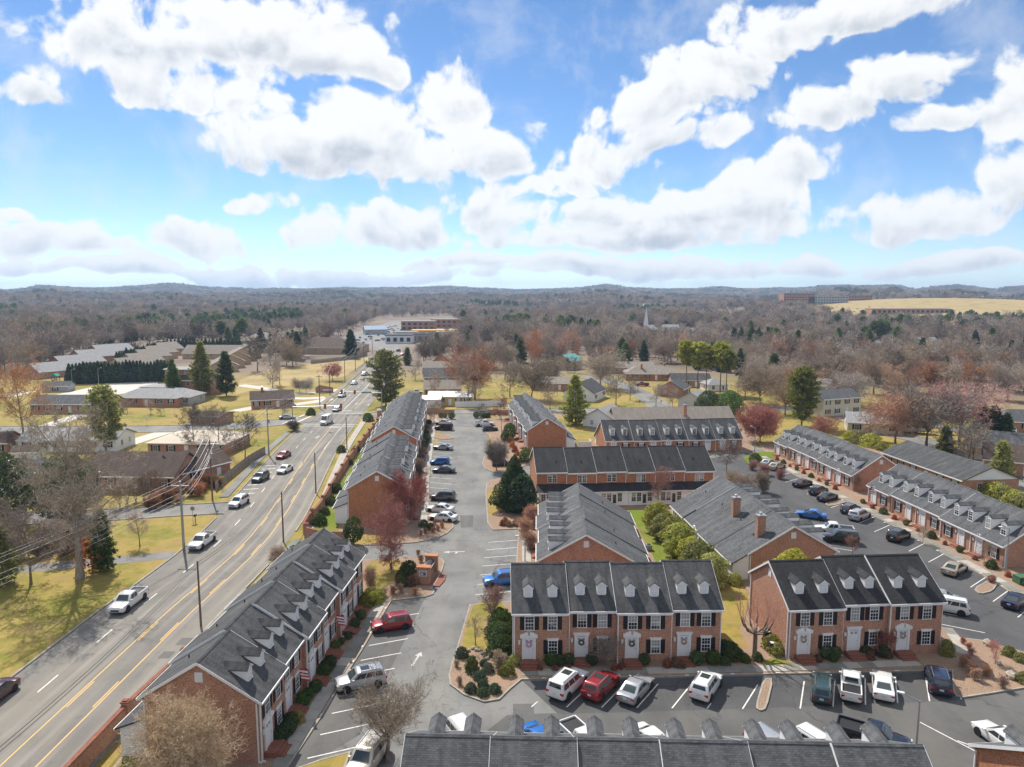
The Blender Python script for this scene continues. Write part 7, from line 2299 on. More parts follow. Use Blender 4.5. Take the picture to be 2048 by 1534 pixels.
def sign_post(label, x, y, h, ang, plates):
    root = tag(empty('sign_post', (x, y, 0), R(ang)), label, 'sign')
    MB().tube((0, 0, -0.1), (0, 0, h), 0.035, n=6).obj('post', MAT['metal_grey'], root)
    for z_, w_, hh, m_, n_ in plates:
        if n_:
            b = MB()
            b.poly([(w_ / 2 * math.cos(2 * math.pi * (i + 0.5) / n_), -0.05, z_ + w_ / 2 * math.sin(2 * math.pi * (i + 0.5) / n_)) for i in range(n_)])
            b.poly([(w_ / 2 * math.cos(2 * math.pi * (i + 0.5) / n_), -0.03, z_ + w_ / 2 * math.sin(2 * math.pi * (i + 0.5) / n_)) for i in range(n_)][::-1], 1)
            b.obj('plate', [MAT[m_], MAT['metal_grey']], root)
        else:
            MB().box(-w_ / 2, w_ / 2, -0.05, -0.035, z_ - hh / 2, z_ + hh / 2).obj('plate', MAT[m_], root)
    return root
sign_post('street sign with teal plate over orange plate at the sidewalk corner', *bx_(445, 978), 2.9, 0, ((2.7, 0.9, 0.28, 'sign_green', 0), (2.35, 0.9, 0.28, 'sign_orange', 0)))
sign_post('stop sign seen from behind on the lawn corner', *bx_(386, 1044), 2.6, 180, ((2.2, 0.75, 0.75, 'sign_red', 8),))
sign_post('yellow diamond warning sign by the bending street', *bx_(1322, 817), 2.8, 0, ((2.3, 0.95, 0.95, 'sign_yellow', 4),))
sign_post('stop sign at the bending street corner', *bx_(1279, 815), 2.6, 150, ((2.2, 0.75, 0.75, 'sign_red', 8),))
sign_post('small sign post on the wide lawn', *bx_(294, 850), 2.6, 0, ((2.2, 0.6, 0.8, 'sign_white', 0),))
sign_post('small post sign at the rounded bed tip', *bx_(887, 1056), 1.5, 0, ((1.3, 0.3, 0.3, 'metal_black', 0),))
mb = tag(empty('mailbox', (*bx_(391, 1046), 0), 0), 'small dark mailbox beside the stop sign', 'mailbox')
MB().box(-0.05, 0.05, -0.05, 0.05, 0, 1.1).obj('post', MAT['wood_pole'], mb)
MB().box(-0.15, 0.15, -0.28, 0.28, 1.1, 1.4).obj('box', MAT['metal_black'], mb)
fs = tag(empty('entrance_sign', (*bx_(649, 785), 0), R(8)), 'brown stone sign with gabled top beside the road', 'sign')
MB().extr([(-3.2, 0), (3.2, 0), (3.2, 1.9), (-1.6, 2.9), (-3.2, 2.0)], 'y', -0.3, 0.3).obj('wall', MAT['brick'], fs)
MB().box(-0.6, 2.6, -0.33, -0.3, 0.7, 1.3).obj('lettering_panel', MAT['sign_white'], fs)

# monument sign of brick pillars and gabled board
p = ground(848, 1168)
ms = tag(empty('monument_sign', (p.x, p.y, 0.13), R(-8), 0.82), 'brick monument sign with small gabled roof on the entrance island', 'sign')
for y0, y1 in ((-0.45, 0.45), (4.4, 5.3)):
    o = MB().box(-0.95, 0.95, y0, y1, 0, 2.55).obj('pillar', MAT['brick'], ms)
    MB().box(-1.08, 1.08, y0 - 0.13, y1 + 0.13, 2.55, 2.72).obj('pillar_cap', MAT['brick_orange'], o)
MB().box(-0.5, 0.5, 0.46, 4.39, 0, 0.9).obj('base', MAT['brick'], ms)
bo = MB().box(-0.22, 0.22, 0.46, 4.39, 0.9, 1.75).obj('board', MAT['sign_white'], ms)
MB().extr([(-0.62, 1.75), (0.62, 1.75), (0.4, 2.1), (0, 2.3), (-0.4, 2.1)], 'y', 0.46, 4.39).obj('sign_roof', MAT['shingle'], ms)
for sx in (-1, 1):
    MB().box(sx * 0.64 - 0.02, sx * 0.64 + 0.02, 0.46, 4.39, 1.66, 1.8).obj('roof_trim', MAT['trim'], ms)
pl = MB().box(-0.62, 0.62, -0.5, -0.453, 1.25, 2.15).obj('plaque', MAT['sign_white'], ms)
material('plaque_grey', color=(0.30, 0.31, 0.35), rough=0.6)
MB().box(-0.54, 0.54, -0.512, -0.5, 1.33, 2.07).obj('plaque_field', MAT['plaque_grey'], pl)
MB().poly([(0.02, -0.515, 1.5), (0.2, -0.515, 1.88), (0.32, -0.515, 1.72), (0.42, -0.515, 1.5)]).obj('emblem', MAT['metal_black'], pl)
MB().poly([(-0.25, -0.515, 1.5), (0.0, -0.515, 1.5), (-0.05, -0.515, 1.72), (-0.2, -0.515, 1.7)]).obj('emblem', MAT['sign_white'], pl)
sheet('brick_apron', [tuple((ms.matrix_basis @ Vector((x_, y_, 0)))[:2]) for x_, y_ in ((-1.3, -0.9), (2.6, -0.9), (2.9, 1.5), (2.6, 3.9), (1.0, 3.9), (1.0, -0.0), (-1.3, -0.3))], 0.142, 'brick_paving')

# bins, boxes, flags, stones
def bin_(label, x, y, rz, group=None):
    root = tag(empty('wheeled_bin', (x, y, 0.13), rz), label, 'bin', group)
    b = MB()
    vs = [(-0.26, -0.28, 0.08), (0.26, -0.28, 0.08), (0.26, 0.28, 0.08), (-0.26, 0.28, 0.08), (-0.32, -0.36, 1.0), (0.32, -0.36, 1.0), (0.32, 0.36, 1.0), (-0.32, 0.36, 1.0)]
    b.add(vs, [(0, 3, 2, 1), (4, 5, 6, 7), (0, 1, 5, 4), (1, 2, 6, 5), (2, 3, 7, 6), (3, 0, 4, 7)])
    b.obj('body', MAT['metal_black'], root)
    MB().box(-0.34, 0.34, -0.38, 0.38, 1.0, 1.06).box(-0.2, 0.2, -0.2, 0.2, 1.06, 1.08).obj('lid', MAT['metal_black'], root)
    MB().box(-0.22, 0.22, -0.25, 0.2, 1.082, 1.09).obj('lid_label', MAT['sign_white'], root)
    for s in (-1, 1):
        MB().disc((s * 0.3, 0.3, 0.12), (1, 0, 0), 0.12, 0.06, 10).obj('wheel', MAT['tyre'], root)
bin_('black wheeled bin between the dark hedge and the four-unit row, farther one', -0.55, 71.0, R(90))
bin_('black wheeled bin between the dark hedge and the four-unit row, nearer one', -0.55, 69.9, R(90))
for i, (x_, y_) in enumerate(((26.6, 70.3), (26.4, 69.0), (26.3, 67.9))):
    bin_('black wheeled bin against the sunlit gable', x_, y_, R(95), 'bins at the sunlit gable')
ub = tag(empty('transformer_box', (*bx_(2042, 1168), 0.13), R(5)), 'green ground transformer box in the right bed', 'box')
MB().box(-0.7, 0.7, -0.6, 0.6, 0, 0.9).obj('cabinet', MAT['sign_green'] if False else material('box_green', color=(0.06, 0.13, 0.07), rough=0.6), ub)
MB().box(-0.74, 0.74, -0.64, 0.64, 0.9, 0.97).obj('cabinet_lid', MAT['box_green'], ub)
def ac_unit(x, y):
    root = tag(empty('condenser_unit', (x, y, 0.13)), 'grey air conditioner unit beside a sunroom wall', 'air conditioner', 'air conditioners by the sunrooms')
    MB().box(-0.4, 0.4, -0.4, 0.4, 0, 0.8).obj('cabinet', MAT['metal_grey'], root)
    MB().disc((0, 0, 0.81), (0, 0, 1), 0.32, 0.03, 12).obj('fan_grille', MAT['metal_black'], root)
for x_, y_ in ((26.0, 92.5), (25.6, 98), (19.2, 90), (19.4, 97)):
    ac_unit(x_, y_)
material('flag_red', color=(0.5, 0.03, 0.05), rough=0.8); material('flag_white', color=(0.75, 0.75, 0.75), rough=0.8); material('flag_blue', color=(0.02, 0.03, 0.16), rough=0.8)
def flag(label, loc, rz):
    root = tag(empty('flag', loc, rz), label, 'flag')
    MB().tube((0, 0, 0), (0, -1.3, 0.9), 0.02, n=6).obj('staff', MAT['metal_white'], root)
    for i in range(7):
        b = MB()
        z0 = -1.15 + i * 0.155
        b.quad((-0.02 + 0.05 * math.sin(i), -1.25 + 0.02 * i, z0), (0.03, -0.55 + 0.03 * i, z0 + 0.1), (0.03, -0.55 + 0.03 * i, z0 + 0.255), (-0.02 + 0.05 * math.sin(i + 1), -1.25 + 0.02 * i, z0 + 0.155))
        for v_ in range(4):
            x_, y_, z_ = b.v[v_]; b.v[v_] = (x_, y_, z_ + 0.85)
        b.obj('stripe', MAT['flag_red' if i % 2 == 0 else 'flag_white'], root)
    MB().quad((-0.03, -1.2, 0.45), (0.02, -0.9, 0.5), (0.02, -0.85, 0.95), (-0.03, -1.15, 0.85)).obj('canton', MAT['flag_blue'], root)
flag('striped flag on a slanting staff near the fourth door of the near left row', (-18.2, 68.6, 2.9), R(90))
flag('striped flag on a slanting staff near the second door of the near left row', (-18.9, 58.2, 2.9), R(90))
flag('striped flag on a slanting staff at the first door of the dormer row', (62.2, 118.0, 2.6), R(-85))
def stone_mesh(seed):
    r = random.Random(seed)
    b = MB()
    n = 7
    for k, (z_, s_) in enumerate(((0, 0.9), (0.45, 1.0), (0.8, 0.6))):
        for i in range(n):
            a = 2 * math.pi * i / n
            q = s_ * r.uniform(0.75, 1.15)
            b.v.append((0.5 * q * math.cos(a), 0.38 * q * math.sin(a), z_ * 0.6 * r.uniform(0.85, 1.1)))
    for k in range(2):
        for i in range(n):
            j = (i + 1) % n
            b.f.append((k * n + i, k * n + j, (k + 1) * n + j, (k + 1) * n + i)); b.mi.append(0)
    b.f.append(tuple(2 * n + i for i in range(n))); b.mi.append(0)
    return b.mesh('stone', MAT['stone'])
material('stone', dirty((0.40, 0.35, 0.28), 0.6, 3.0), rough=0.95)
st = [stone_mesh(i) for i in range(4)]
rb = tag(empty('rock_border', (*bx_(945, 1300), 0.13)), 'curving border of small pale stones beside the small lawn', 'stones')
ox, oy_ = bx_(945, 1300)
path = resample(pxpts((944, 1302), (962, 1308), (978, 1318), (995, 1322), (1016, 1324)), 0.5)
for i, q in enumerate(path * 3):
    put('stone', st[i % 4], rb, (q.x - ox + rnd.uniform(-0.35, 0.35), q.y - oy_ + rnd.uniform(-0.35, 0.35), 0), (0, 0, rnd.random() * 6), (rnd.uniform(0.35, 0.6),) * 3)
for px, py, s_, lab in ((1975, 1292, 1.1, 'large pale boulder under the thin sapling'), (2022, 1358, 1.2, 'large grey boulder near the right bed kerb'), (1996, 1330, 0.8, 'small boulder at the shadow edge of the right bed'), (705, 1090, 0.8, 'small pale stone at the entrance holly')):
    o = put('boulder', st[0], None, (*bx_(px, py), 0.12), (0, 0, 1.0), (s_, s_, s_))
    tag(o, lab, 'boulder')
# playground by the church
pg = tag(empty('playground_frame', (*bx_(112, 766), 0)), 'small playground tower with green slide by the long hedge', 'playground')
for x_ in (-1, 1):
    for y_ in (-1, 1):
        MB().box(x_ - 0.08, x_ + 0.08, y_ - 0.08, y_ + 0.08, 0, 3.0).obj('leg', MAT['wood_pole'], pg)
MB().box(-1.1, 1.1, -1.1, 1.1, 1.4, 1.5).obj('deck', MAT['wood_pole'], pg)
MB().extr([(-1.3, 3.0), (1.3, 3.0), (0, 4.0)], 'y', -1.3, 1.3).obj('canopy', MAT['sign_green'], pg)
MB().box(-0.4, 0.4, -4.0, -1.1, 0.1, 0.2, M=Matrix.Rotation(0.0, 4, 'X')).add([(-0.4, -4, 0.2), (0.4, -4, 0.2), (0.4, -1.1, 1.5), (-0.4, -1.1, 1.5)], [(0, 1, 2, 3)]).obj('slide', MAT['sign_green'], pg)

# ------------------------------------------------------------------ far town
def block(label, px, py, w, d, h, mat, roofmat='shingle_light', rz=0.0, floors=3, bays=8, group=None, z=None, win=True, name='building'):
    p = ground(px, py)
    zt = float(terrain_z(p.x, p.y)) if z is None else z
    root = tag(empty(name, (p.x, p.y, zt), R(rz)), label, 'building', group)
    MB().box(-w / 2, w / 2, -d / 2, d / 2, -6, h).obj('wall', MAT[mat], root)
    MB().box(-w / 2 - 0.3, w / 2 + 0.3, -d / 2 - 0.3, d / 2 + 0.3, h, h + 0.6).obj('roof', MAT[roofmat], root)
    if win:
        key = ('blockwin', round(w / bays, 1), round(h / floors, 1))
        if key not in PM:
            a_, b_ = w / bays * 0.55, h / floors * 0.5
            PM[key] = MB().box(-a_ / 2, a_ / 2, -0.12, 0.05, -b_ / 2, b_ / 2).mesh('window', MAT['glass_dark'], uv=False)
        for f in range(floors):
            for i in range(bays):
                put('window', PM[key], root, (-w / 2 + w * (i + 0.5) / bays, -d / 2, h * (f + 0.5) / floors))
    return root
material('wall_white', dirty((0.70, 0.72, 0.73), 0.15, 0.05), rough=0.8)
material('wall_tan', dirty((0.46, 0.38, 0.28), 0.2, 0.05), rough=0.8)
material('wall_grey', dirty((0.42, 0.43, 0.44), 0.2, 0.05), rough=0.8)
block('white many-windowed block on the far hillside', 1308, 628, 40, 18, 17, 'wall_white', floors=4, bays=12)
block('grey office block beside the yellow field', 1405, 648, 38, 16, 12, 'wall_grey', floors=3, bays=10)
block('red brick hospital tower among the far trees', 1592, 630, 56, 24, 22, 'brick', floors=5, bays=12)
block('long grey hospital wing beside the brick tower', 1650, 630, 70, 24, 13, 'wall_grey', floors=3, bays=14)
block('low brick and tan hospital wing', 1705, 628, 60, 24, 10, 'brick', 'shingle_tan', floors=2, bays=12)
block('tan flat-roofed far block left of the grey office', 1370, 620, 50, 18, 9, 'wall_tan', floors=2, bays=10)
block('pale far block with stepped roof', 1440, 618, 34, 18, 12, 'brick', floors=3, bays=8)
block('white angular church hall on the far hill', 1510, 622, 40, 18, 9, 'wall_white', floors=1, bays=6)
block('long low dark red school below the hillside', 1812, 640, 110, 22, 7, 'brick', 'shingle_tan', floors=1, bays=16)
block('long low school on the ridge with white domes', 1960, 612, 150, 30, 8, 'brick', 'shingle_tan', floors=1, bays=18)
block('black-roofed white inn on the hillside', 1935, 660, 60, 16, 9, 'wall_white', 'shingle_black', floors=2, bays=12)
block('huge white-roofed works far to the left', 345, 612, 150, 60, 9, 'wall_grey', 'metal_roof', floors=1, bays=10)
block('white block on the far left ridge', 455, 612, 50, 18, 12, 'wall_white', floors=2, bays=8)
block('low pale sheds beside the white-roofed works', 420, 616, 60, 24, 7, 'wall_grey', 'shingle_light', floors=1, bays=6)
block('low sheds with teal roof beyond the road', 525, 616, 40, 16, 6, 'wall_tan', 'metal_teal', floors=1, bays=6)
# roadside shops
block('brick shop block behind the far road bend', 838, 660, 34, 18, 9, 'brick', 'shingle_light', floors=2, bays=6)
block('long brick shop row with pale gables', 905, 655, 46, 18, 9, 'brick', 'shingle_light', floors=2, bays=8)
block('low tan shop with orange canopy stripe', 870, 672, 40, 16, 5, 'wall_tan', 'sign_orange', floors=1, bays=6)
block('low shop with teal roof beside the canopy', 900, 676, 22, 14, 5, 'wall_white', 'metal_teal', floors=1, bays=4)
block('white shop by the far car lot', 800, 686, 20, 14, 6, 'wall_white', 'shingle_grey', floors=1, bays=4)
block('dark-fronted shop at the road bend', 830, 683, 26, 14, 6, 'wall_grey', 'shingle', floors=1, bays=5)
block('white and grey shop near the road bend', 812, 676, 20, 12, 5, 'wall_white', 'shingle_light', floors=1, bays=4)
house_at('wide brown hip-roofed clinic behind the field trees', 655, 705, -3, 46, 28, 4.0, 9.5, 'siding_tan', 'shingle_brown', 16, wins=8, shut=False)
house_at('tan hip-roofed hall beside the far car lot', 538, 690, 2, 36, 22, 4.0, 9.0, 'siding_tan', 'shingle_tan', 12, wins=6, shut=False)
house_at('blue-roofed open pavilion by the shops', 750, 668, 20, 20, 14, 4.5, 7.5, 'wall_grey', 'roof_blue', wins=3, shut=False) if material('roof_blue', dirty((0.20, 0.30, 0.42), 0.15, 0.2), rough=0.6) else None
ch2 = house_at('little white-gabled brick church with white spire', 1297, 672, 62, 24, 12, 5, 9.5, 'brick', 'shingle_light', wins=4, shut=False)
sp = MB().box(-1.6, 1.6, -1.6, 1.6, 8, 13)
sp.add([(-1.4, -1.4, 13), (1.4, -1.4, 13), (1.4, 1.4, 13), (-1.4, 1.4, 13), (0, 0, 26)], [(0, 1, 4), (1, 2, 4), (2, 3, 4), (3, 0, 4)])
sp.obj('steeple', MAT['metal_white'], ch2, (-8, 0, 0))
for px, py in ((1924, 605), (1965, 605)):
    p = ground(px, 618); z_ = float(terrain_z(p.x, p.y)) + 8
    dm = MB()
    for i in range(10):
        for j in range(4):
            a0, a1 = 2 * math.pi * i / 10, 2 * math.pi * (i + 1) / 10
            e0, e1 = math.pi / 2 * j / 4, math.pi / 2 * (j + 1) / 4
            f = lambda a, e: (14 * math.cos(e) * math.cos(a), 14 * math.cos(e) * math.sin(a), 7 * math.sin(e))
            dm.quad(f(a0, e0), f(a1, e0), f(a1, e1), f(a0, e1))
    tag(dm.obj('dome', MAT['metal_roof'], None, (p.x, p.y, z_)), 'white dome on the ridge school', 'dome', 'white domes')
# small cars of the far lots: one simple mesh each
def small_car():
    b = MB()
    b.extr([(-2.2, 0.35), (2.2, 0.35), (2.25, 0.75), (1.2, 0.92), (0.6, 1.45), (-1.2, 1.45), (-2.0, 0.95), (-2.25, 0.8)], 'y', -0.88, 0.88, 0)
    b.extr([(1.1, 0.95), (0.58, 1.38), (-1.15, 1.38), (-1.85, 0.98)], 'y', -0.89, 0.89, 1)
    for x_ in (-1.35, 1.35):
        for s in (-1, 1):
            b.disc((x_, s * 0.8, 0.32), (0, 1, 0), 0.32, 0.2, 8, 2)
    me = b.mesh('parked_car', PAINT['white'], MAT['car_glass'], MAT['tyre'], uv=False)
    fix_normals(me)
    return me
SC = small_car()
def far_car(x, y, a, label, group):
    o = put('parked_car', SC, None, (x, y, float(terrain_z(x, y)) + 0.04), (0, 0, a))
    own_mat(o, PAINT[rnd.choice(('white', 'silver', 'grey', 'black', 'blue', 'red', 'white', 'silver'))])
    tag(o, label, 'car', group)
for r_ in range(5):
    a, c = ground(540 - r_ * 3, 697 - r_ * 5), ground(598 - r_ * 2, 676 - r_ * 2)
    for i in range(9):
        if rnd.random() < 0.85:
            p = a.lerp(c, i / 8)
            far_car(p.x, p.y, R(30 + rnd.uniform(-6, 6)), 'parked car in the far lot left of the road', 'cars in the far lot')
for r_ in range(6):
    a, c = ground(712 + r_ * 8, 688 - r_ * 6), ground(790 + r_ * 4, 676 - r_ * 5)
    for i in range(8):
        if rnd.random() < 0.7:
            p = a.lerp(c, i / 7)
            far_car(p.x + rnd.uniform(-3, 3), p.y + rnd.uniform(-3, 3), R(rnd.choice((20, 110)) + rnd.uniform(-6, 6)), 'parked car among the roadside shops', 'cars among the shops')
for i in range(46):
    p = ground(rnd.uniform(1760, 2040), rnd.uniform(617, 622))
    far_car(p.x, p.y, R(90 + rnd.uniform(-6, 6)), 'tiny parked car before the ridge school', 'cars on the ridge lot')
for i in range(30):
    p = ground(rnd.uniform(1600, 1770), rnd.uniform(634, 640))
    far_car(p.x, p.y, R(90 + rnd.uniform(-6, 6)), 'tiny parked car below the hospital', 'cars below the hospital')
def draped(name, pp, mat, step=25.0, lift=0.4):
    """a field that follows the rolling ground"""
    xs, ys = [p[0] for p in pp], [p[1] for p in pp]
    nx, ny = int((max(xs) - min(xs)) / step) + 1, int((max(ys) - min(ys)) / step) + 1
    gx, gy = np.meshgrid(np.linspace(min(xs), max(xs), nx + 1), np.linspace(min(ys), max(ys), ny + 1))
    gz = terrain_z(gx, gy) + lift
    cxx = (gx[:-1, :-1] + gx[1:, 1:]) / 2; cyy = (gy[:-1, :-1] + gy[1:, 1:]) / 2
    ins = poly_mask(cxx.ravel(), cyy.ravel(), pp)
    fs = []
    for k in np.nonzero(ins)[0]:
        j, i = divmod(int(k), nx)
        a = j * (nx + 1) + i
        fs.append((a, a + 1, a + nx + 2, a + nx + 1))
    vs = np.stack([gx.ravel(), gy.ravel(), gz.ravel()], 1).tolist()
    return tag(put(name, make_mesh(name, vs, fs, [MAT[mat]], smooth=True, uv=False)), kind='structure')

# ------------------------------------------------------------------ woods
keep_out = []      # (x, y, radius) of houses and lots
for o in COL.objects:
    if o.parent is None and o.get('category') in ('house', 'building', 'sign', 'trailer') and o.location.y > 150:
        keep_out.append((o.location.x, o.location.y, 15 if o.location.y < 900 else 22))
KO = np.array(keep_out)
def poly_mask(x, y, pts):
    pts = np.array(pts)
    inside = np.zeros(len(x), bool)
    j = len(pts) - 1
    for i in range(len(pts)):
        c = ((pts[i, 1] > y) != (pts[j, 1] > y)) & (x < (pts[j, 0] - pts[i, 0]) * (y - pts[i, 1]) / (pts[j, 1] - pts[i, 1] + 1e-9) + pts[i, 0])
        inside ^= c
        j = i
    return inside
HILL = [(430, 900), (560, 1500), (900, 1750), (1500, 1500), (1250, 1050), (700, 880)]
OPEN = [HILL, pxpts((585, 735), (640, 700), (690, 668), (760, 636), (900, 632), (935, 665), (900, 690), (835, 712), (800, 760), (640, 800), (470, 800), (470, 745), (530, 735)),
        pxpts((500, 702), (560, 668), (625, 662), (600, 700)), pxpts((70, 800), (85, 745), (150, 720), (230, 696), (350, 690), (500, 692), (520, 740), (500, 800)),
        pxpts((1380, 645), (1395, 632), (1490, 630), (1500, 640), (1430, 650)),
        pxpts((1040, 760), (1050, 735), (1200, 735), (1210, 760), (1180, 830), (1050, 830)), pxpts((820, 830), (830, 735), (930, 725), (940, 800)), pxpts((1210, 830), (1215, 745), (1330, 732), (1440, 765), (1450, 830)),
        pxpts((1280, 682), (1270, 664), (1380, 660), (1400, 676))]
draped('field', HILL, 'field_straw')
def grid_pts(r0, r1, step, seed, amax=0.80):
    rs = np.random.RandomState(seed)
    n = int(r1 * 2 / step)
    gx, gy = np.meshgrid(np.arange(-n // 2, n // 2 + 1) * step, np.arange(0, int(r1 / step) + 1) * step)
    x = gx.ravel() + rs.uniform(-0.48, 0.48, gx.size) * step
    y = gy.ravel() + rs.uniform(-0.48, 0.48, gx.size) * step
    r = np.hypot(x, y); a = np.abs(np.arctan2(x, y))
    m = (r > r0) & (r < r1) & (a < amax)
    x, y = x[m], y[m]
    for pp in OPEN:
        k = ~poly_mask(x, y, pp)
        x, y = x[k], y[k]
    if r0 < 1500:
        d = np.full(len(x), True)
        for kx, ky, kr in KO:
            d &= (x - kx) ** 2 + (y - ky) ** 2 > kr * kr
        x, y = x[d], y[d]
        rd = np.array([(q.x + 7, q.y) for q in road_path])
        d = np.full(len(x), True)
        for qx, qy in rd:
            d &= (x - qx) ** 2 + (y - qy) ** 2 > 17 ** 2
        x, y = x[d], y[d]
    return x, y, rs
def wood_noise(x, y, s, ph):
    return np.sin(x / s + ph) * np.sin(y / s * 1.1 + ph * 2.1) + 0.6 * np.sin(x / s * 2.3 + y / s * 1.7 + ph)

def joined(*meshes):
    """one mesh out of a trunk and a crown (for trees too far to show parts)"""
    import bmesh
    bm = bmesh.new()
    mats = []
    for me in meshes:
        off = len(mats)
        mats += list(me.materials)
        n0 = len(bm.faces)
        bm.from_mesh(me)
        bm.faces.ensure_lookup_table()
        for f in bm.faces[n0:]:
            f.material_index = off
    out = bpy.data.meshes.new('far_tree')
    bm.to_mesh(out)
    bm.free()
    for m in mats:
        out.materials.append(m)
    return out

def scatter(name, label, cat, x, y, z, scale, mesh_variants, kind='stuff'):
    """ONE object: points that carry copies of a tree mesh"""
    n = len(x)
    me = bpy.data.meshes.new(name)
    me.from_pydata(np.stack([x, y, z], 1).tolist(), [], [])
    rs = np.random.RandomState(n)
    for nm, val in (('tree_scale', scale), ('tree_turn', rs.uniform(0, 6.283, n)), ):
        at = me.attributes.new(nm, 'FLOAT', 'POINT')
        at.data.foreach_set('value', np.asarray(val, dtype=np.float32))
    at = me.attributes.new('tree_kind', 'INT', 'POINT')
    at.data.foreach_set('value', rs.randint(0, len(mesh_variants), n).astype(np.int32))
    ob = put(name, me)
    tag(ob, label, cat, kind=kind)
    ng = bpy.data.node_groups.new(name, 'GeometryNodeTree')
    ng.interface.new_socket('Geometry', in_out='INPUT', socket_type='NodeSocketGeometry')
    ng.interface.new_socket('Geometry', in_out='OUTPUT', socket_type='NodeSocketGeometry')
    t = NT(ng)
    gi = t.n('NodeGroupInput'); go = t.n('NodeGroupOutput')
    coll = bpy.data.collections.new(name + '_kinds')
    for i, m in enumerate(mesh_variants):
        coll.objects.link(bpy.data.objects.new('kind_%02d' % i, m))
    ci = t.n('GeometryNodeCollectionInfo')
    ci.inputs['Collection'].default_value = coll
    ci.inputs['Separate Children'].default_value = True
    ci.inputs['Reset Children'].default_value = True
    io = t.n('GeometryNodeInstanceOnPoints')
    t.t.links.new(gi.outputs[0], io.inputs['Points'])
    t.t.links.new(ci.outputs[0], io.inputs['Instance'])
    io.inputs['Pick Instance'].default_value = True
    def attr(nm, ty):
        nd = t.n('GeometryNodeInputNamedAttribute', data_type=ty)
        nd.inputs['Name'].default_value = nm
        return nd.outputs['Attribute']
    t.t.links.new(attr('tree_kind', 'INT'), io.inputs['Instance Index'])
    cx = t.n('ShaderNodeCombineXYZ')
    t.t.links.new(attr('tree_turn', 'FLOAT'), cx.inputs[2])
    t.t.links.new(cx.outputs[0], io.inputs['Rotation'])
    t.t.links.new(attr('tree_scale', 'FLOAT'), io.inputs['Scale'])
    t.t.links.new(io.outputs[0], go.inputs[0])
    md = ob.modifiers.new('trees', 'NODES')
    md.node_group = ng
    return ob

def far_bare(seed, twig, tw, dens=0.8, wide=0.36, kids=(4, 4), twigs=4, limbs=9):
    t, c = bare_tree(seed, 14, 'bark', twig, tw=tw, limbs=limbs, kids=kids, wide=wide, fork=0.2, twigs=twigs, leader=seed % 2 == 0, dens=dens)
    return joined(t, c)
FB = [far_bare(400 + i, m, 0.11) for i, m in enumerate(('twig_grey', 'twig_grey', 'twig_tan', 'twig_dark', 'twig_grey', 'twig_grey'))]
FB2 = [far_bare(420 + i, m, 0.22, 0.7, 0.40, (4, 3), 4, 9) for i, m in enumerate(('twig_grey', 'twig_tan', 'twig_dark', 'twig_grey'))]
FE = [joined(*leafy(430, 14, 4.2, 'cone', 'leaf_dark', 420, 1.5, 0.4, 0.05, lump=0.3)), joined(*pine_tree(431, 15, 'leaf_spruce', 0.25, 0.28, 6, 1.5, 1.0, 0.4, spikes=5)), joined(*pine_tree(432, 16, 'leaf_spruce', 0.45, 0.24, 6, 1.5, 1.0, 0.4, flat=True, spikes=5))]
def clump(seed, leafs, n=12, R_=26, tw=0.45):
    """a stand of trees as seen from kilometres away"""
    rs = np.random.RandomState(seed)
    r = random.Random(seed)
    segs = []
    for i in range(n):
        a, q = rs.rand() * 6.28, R_ * math.sqrt(rs.rand())
        cx, cy_, h = q * math.cos(a), q * math.sin(a), rs.uniform(9, 16)
        for k in range(46):
            u = rs.rand()
            w = h * 0.42 * math.sqrt(max(0.02, 1 - (2 * u - 1.05) ** 2))
            aa = rs.rand() * 6.28
            p = np.array([cx + w * 0.5 * math.cos(aa), cy_ + w * 0.5 * math.sin(aa), h * (0.2 + 0.6 * u)])
            e = p + np.array([math.cos(aa) * w * 0.6, math.sin(aa) * w * 0.6, h * 0.22])
            segs.append((tuple(p), tuple(e), tw * 1.6, tw))
        segs.append(((cx, cy_, 0), (cx, cy_, h * 0.6), 0.5, 0.3))
    return ribbons_mesh('stand', segs, MAT[leafs], r)
CL = [clump(450 + i, m) for i, m in enumerate(('twig_grey', 'twig_grey', 'twig_dark', 'leaf_dark', 'twig_grey', 'twig_tan'))]

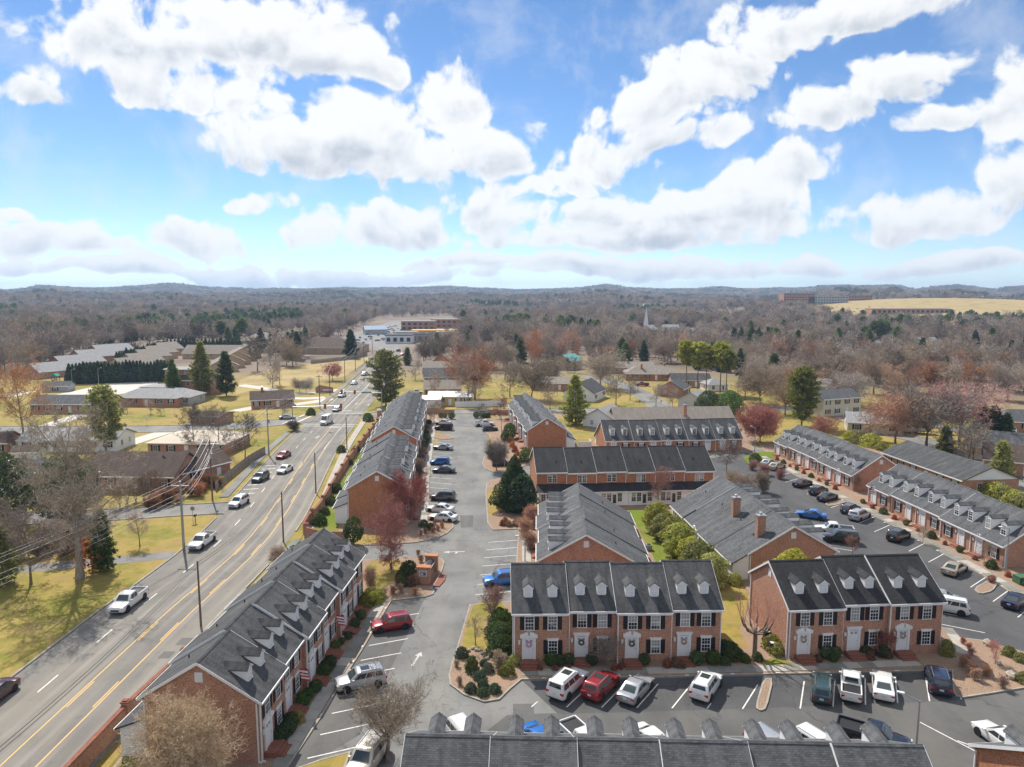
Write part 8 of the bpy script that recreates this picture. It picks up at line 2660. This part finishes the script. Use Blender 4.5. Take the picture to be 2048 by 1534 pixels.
# woods: near edge trees are things of their own, the rest is one mass
x, y, rs = grid_pts(230, 1050, 10.0, 5)
lim = np.where(x > 95, 232 + 0 * x, np.where(x < -150, 300, 335))
keepm = (y > lim) & (rs.rand(len(x)) < 0.86)
x, y = x[keepm], y[keepm]
ev = (wood_noise(x, y, 60, 1.0) > 0.95) | (rs.rand(len(x)) < 0.035)
belt = poly_mask(x, y, pxpts((40, 718), (120, 700), (300, 690), (480, 668), (600, 655), (600, 640), (300, 662), (60, 678)))
ev |= belt & (rs.rand(len(x)) < 0.5)
hz = 1.0 + 0.25 * wood_noise(x, y, 130, 0.3)
order = np.argsort(np.hypot(x, y))
n_ind = 0
indiv = np.zeros(len(x), bool)
for i in order:
    if n_ind >= 175:
        break
    if ev[i]:
        continue
    indiv[i] = True
    n_ind += 1
    s = rnd.uniform(0.85, 1.2)
    m = rnd.choice(('twig_grey', 'twig_grey', 'twig_tan', 'twig_dark', 'twig_orange'))
    side = 'left' if x[i] < -60 else 'right' if x[i] > 90 else 'mid'
    slim = rnd.random() < 0.6
    hue = {'twig_grey': 'grey', 'twig_tan': 'tan', 'twig_dark': 'dark brown', 'twig_orange': 'orange-brown'}[m]
    place = {'left': 'behind the terraces and church', 'right': 'behind the right-hand houses', 'mid': 'behind the barn and far road'}[side]
    lab = '%s %s leafless tree at the wood edge %s' % ('slender' if slim else 'broad', hue, place)
    tree('bare_tree', mid(rnd.randint(0, 3)) if slim else rnd_tree(rnd.randint(0, 2)), (x[i], y[i]), lab, scale=s * rnd.uniform(0.75, 1.25), group='%s wood edge trees %s' % (hue, place), crown_mat=m)
n_ev = 0
for i in order:
    if n_ev >= 60:
        break
    if ev[i]:
        indiv[i] = True
        n_ev += 1
        k = rnd.randint(0, 1)
        tree('conifer', con if k else proto(('pn', 1), None), (x[i], y[i]), 'dark evergreen standing among the nearer leafless woods', scale=rnd.uniform(1.0, 1.6) if k else rnd.uniform(0.7, 1.0), group='evergreens among the nearer woods', crown_mat=rnd.choice(('leaf_spruce', 'leaf_dark', 'leaf_spruce')))
rest = ~indiv
bm_ = rest & ~ev
scatter('bare_woods', 'grey-brown leafless woods reaching back from the houses', 'woods', x[bm_], y[bm_], terrain_z(x[bm_], y[bm_]), np.clip(hz[bm_], 0.7, 1.3) * rs.uniform(0.6, 1.35, bm_.sum()), FB)
em = rest & ev
scatter('evergreen_woods', 'dark evergreens scattered through the leafless woods', 'woods', x[em], y[em], terrain_z(x[em], y[em]), rs.uniform(0.75, 1.15, em.sum()), FE)
x, y, rs = grid_pts(1050, 2100, 17.0, 6)
ev = (wood_noise(x, y, 110, 2.0) > 1.1) | (rs.rand(len(x)) < 0.03)
scatter('bare_woods', 'leafless woods on the rolling ground before the ridges', 'woods', x[~ev], y[~ev], terrain_z(x[~ev], y[~ev]) - 0.5, rs.uniform(0.85, 1.35, (~ev).sum()), FB2)
scatter('evergreen_woods', 'evergreens dotted over the rolling ground before the ridges', 'woods', x[ev], y[ev], terrain_z(x[ev], y[ev]) - 0.5, rs.uniform(0.8, 1.2, ev.sum()), FE)
x, y, rs = grid_pts(2080, 5200, 42.0, 7)
scatter('ridge_woods', 'hazy wooded ridges along the horizon', 'woods', x, y, terrain_z(x, y) - 1.0, rs.uniform(0.8, 1.2, len(x)), CL)

# ------------------------------------------------------------------ air
hb = MB().box(-9400, 9400, -9400, 9400, -42, 190)
haze = hb.obj('haze', [], None, uv=False)
hm = bpy.data.materials.new('haze')
hm.use_nodes = True
nt = hm.node_tree
nt.nodes.clear()
pv = nt.nodes.new('ShaderNodeVolumePrincipled')
pv.inputs['Color'].default_value = (0.52, 0.72, 1.0, 1)
pv.inputs['Density'].default_value = 1.25e-4
pv.inputs['Anisotropy'].default_value = 0.2
mo = nt.nodes.new('ShaderNodeOutputMaterial')
nt.links.new(pv.outputs[0], mo.inputs['Volume'])
haze.data.materials.append(hm)
tag(haze, 'thin bluish haze in the air over the whole valley', 'haze', kind='stuff')
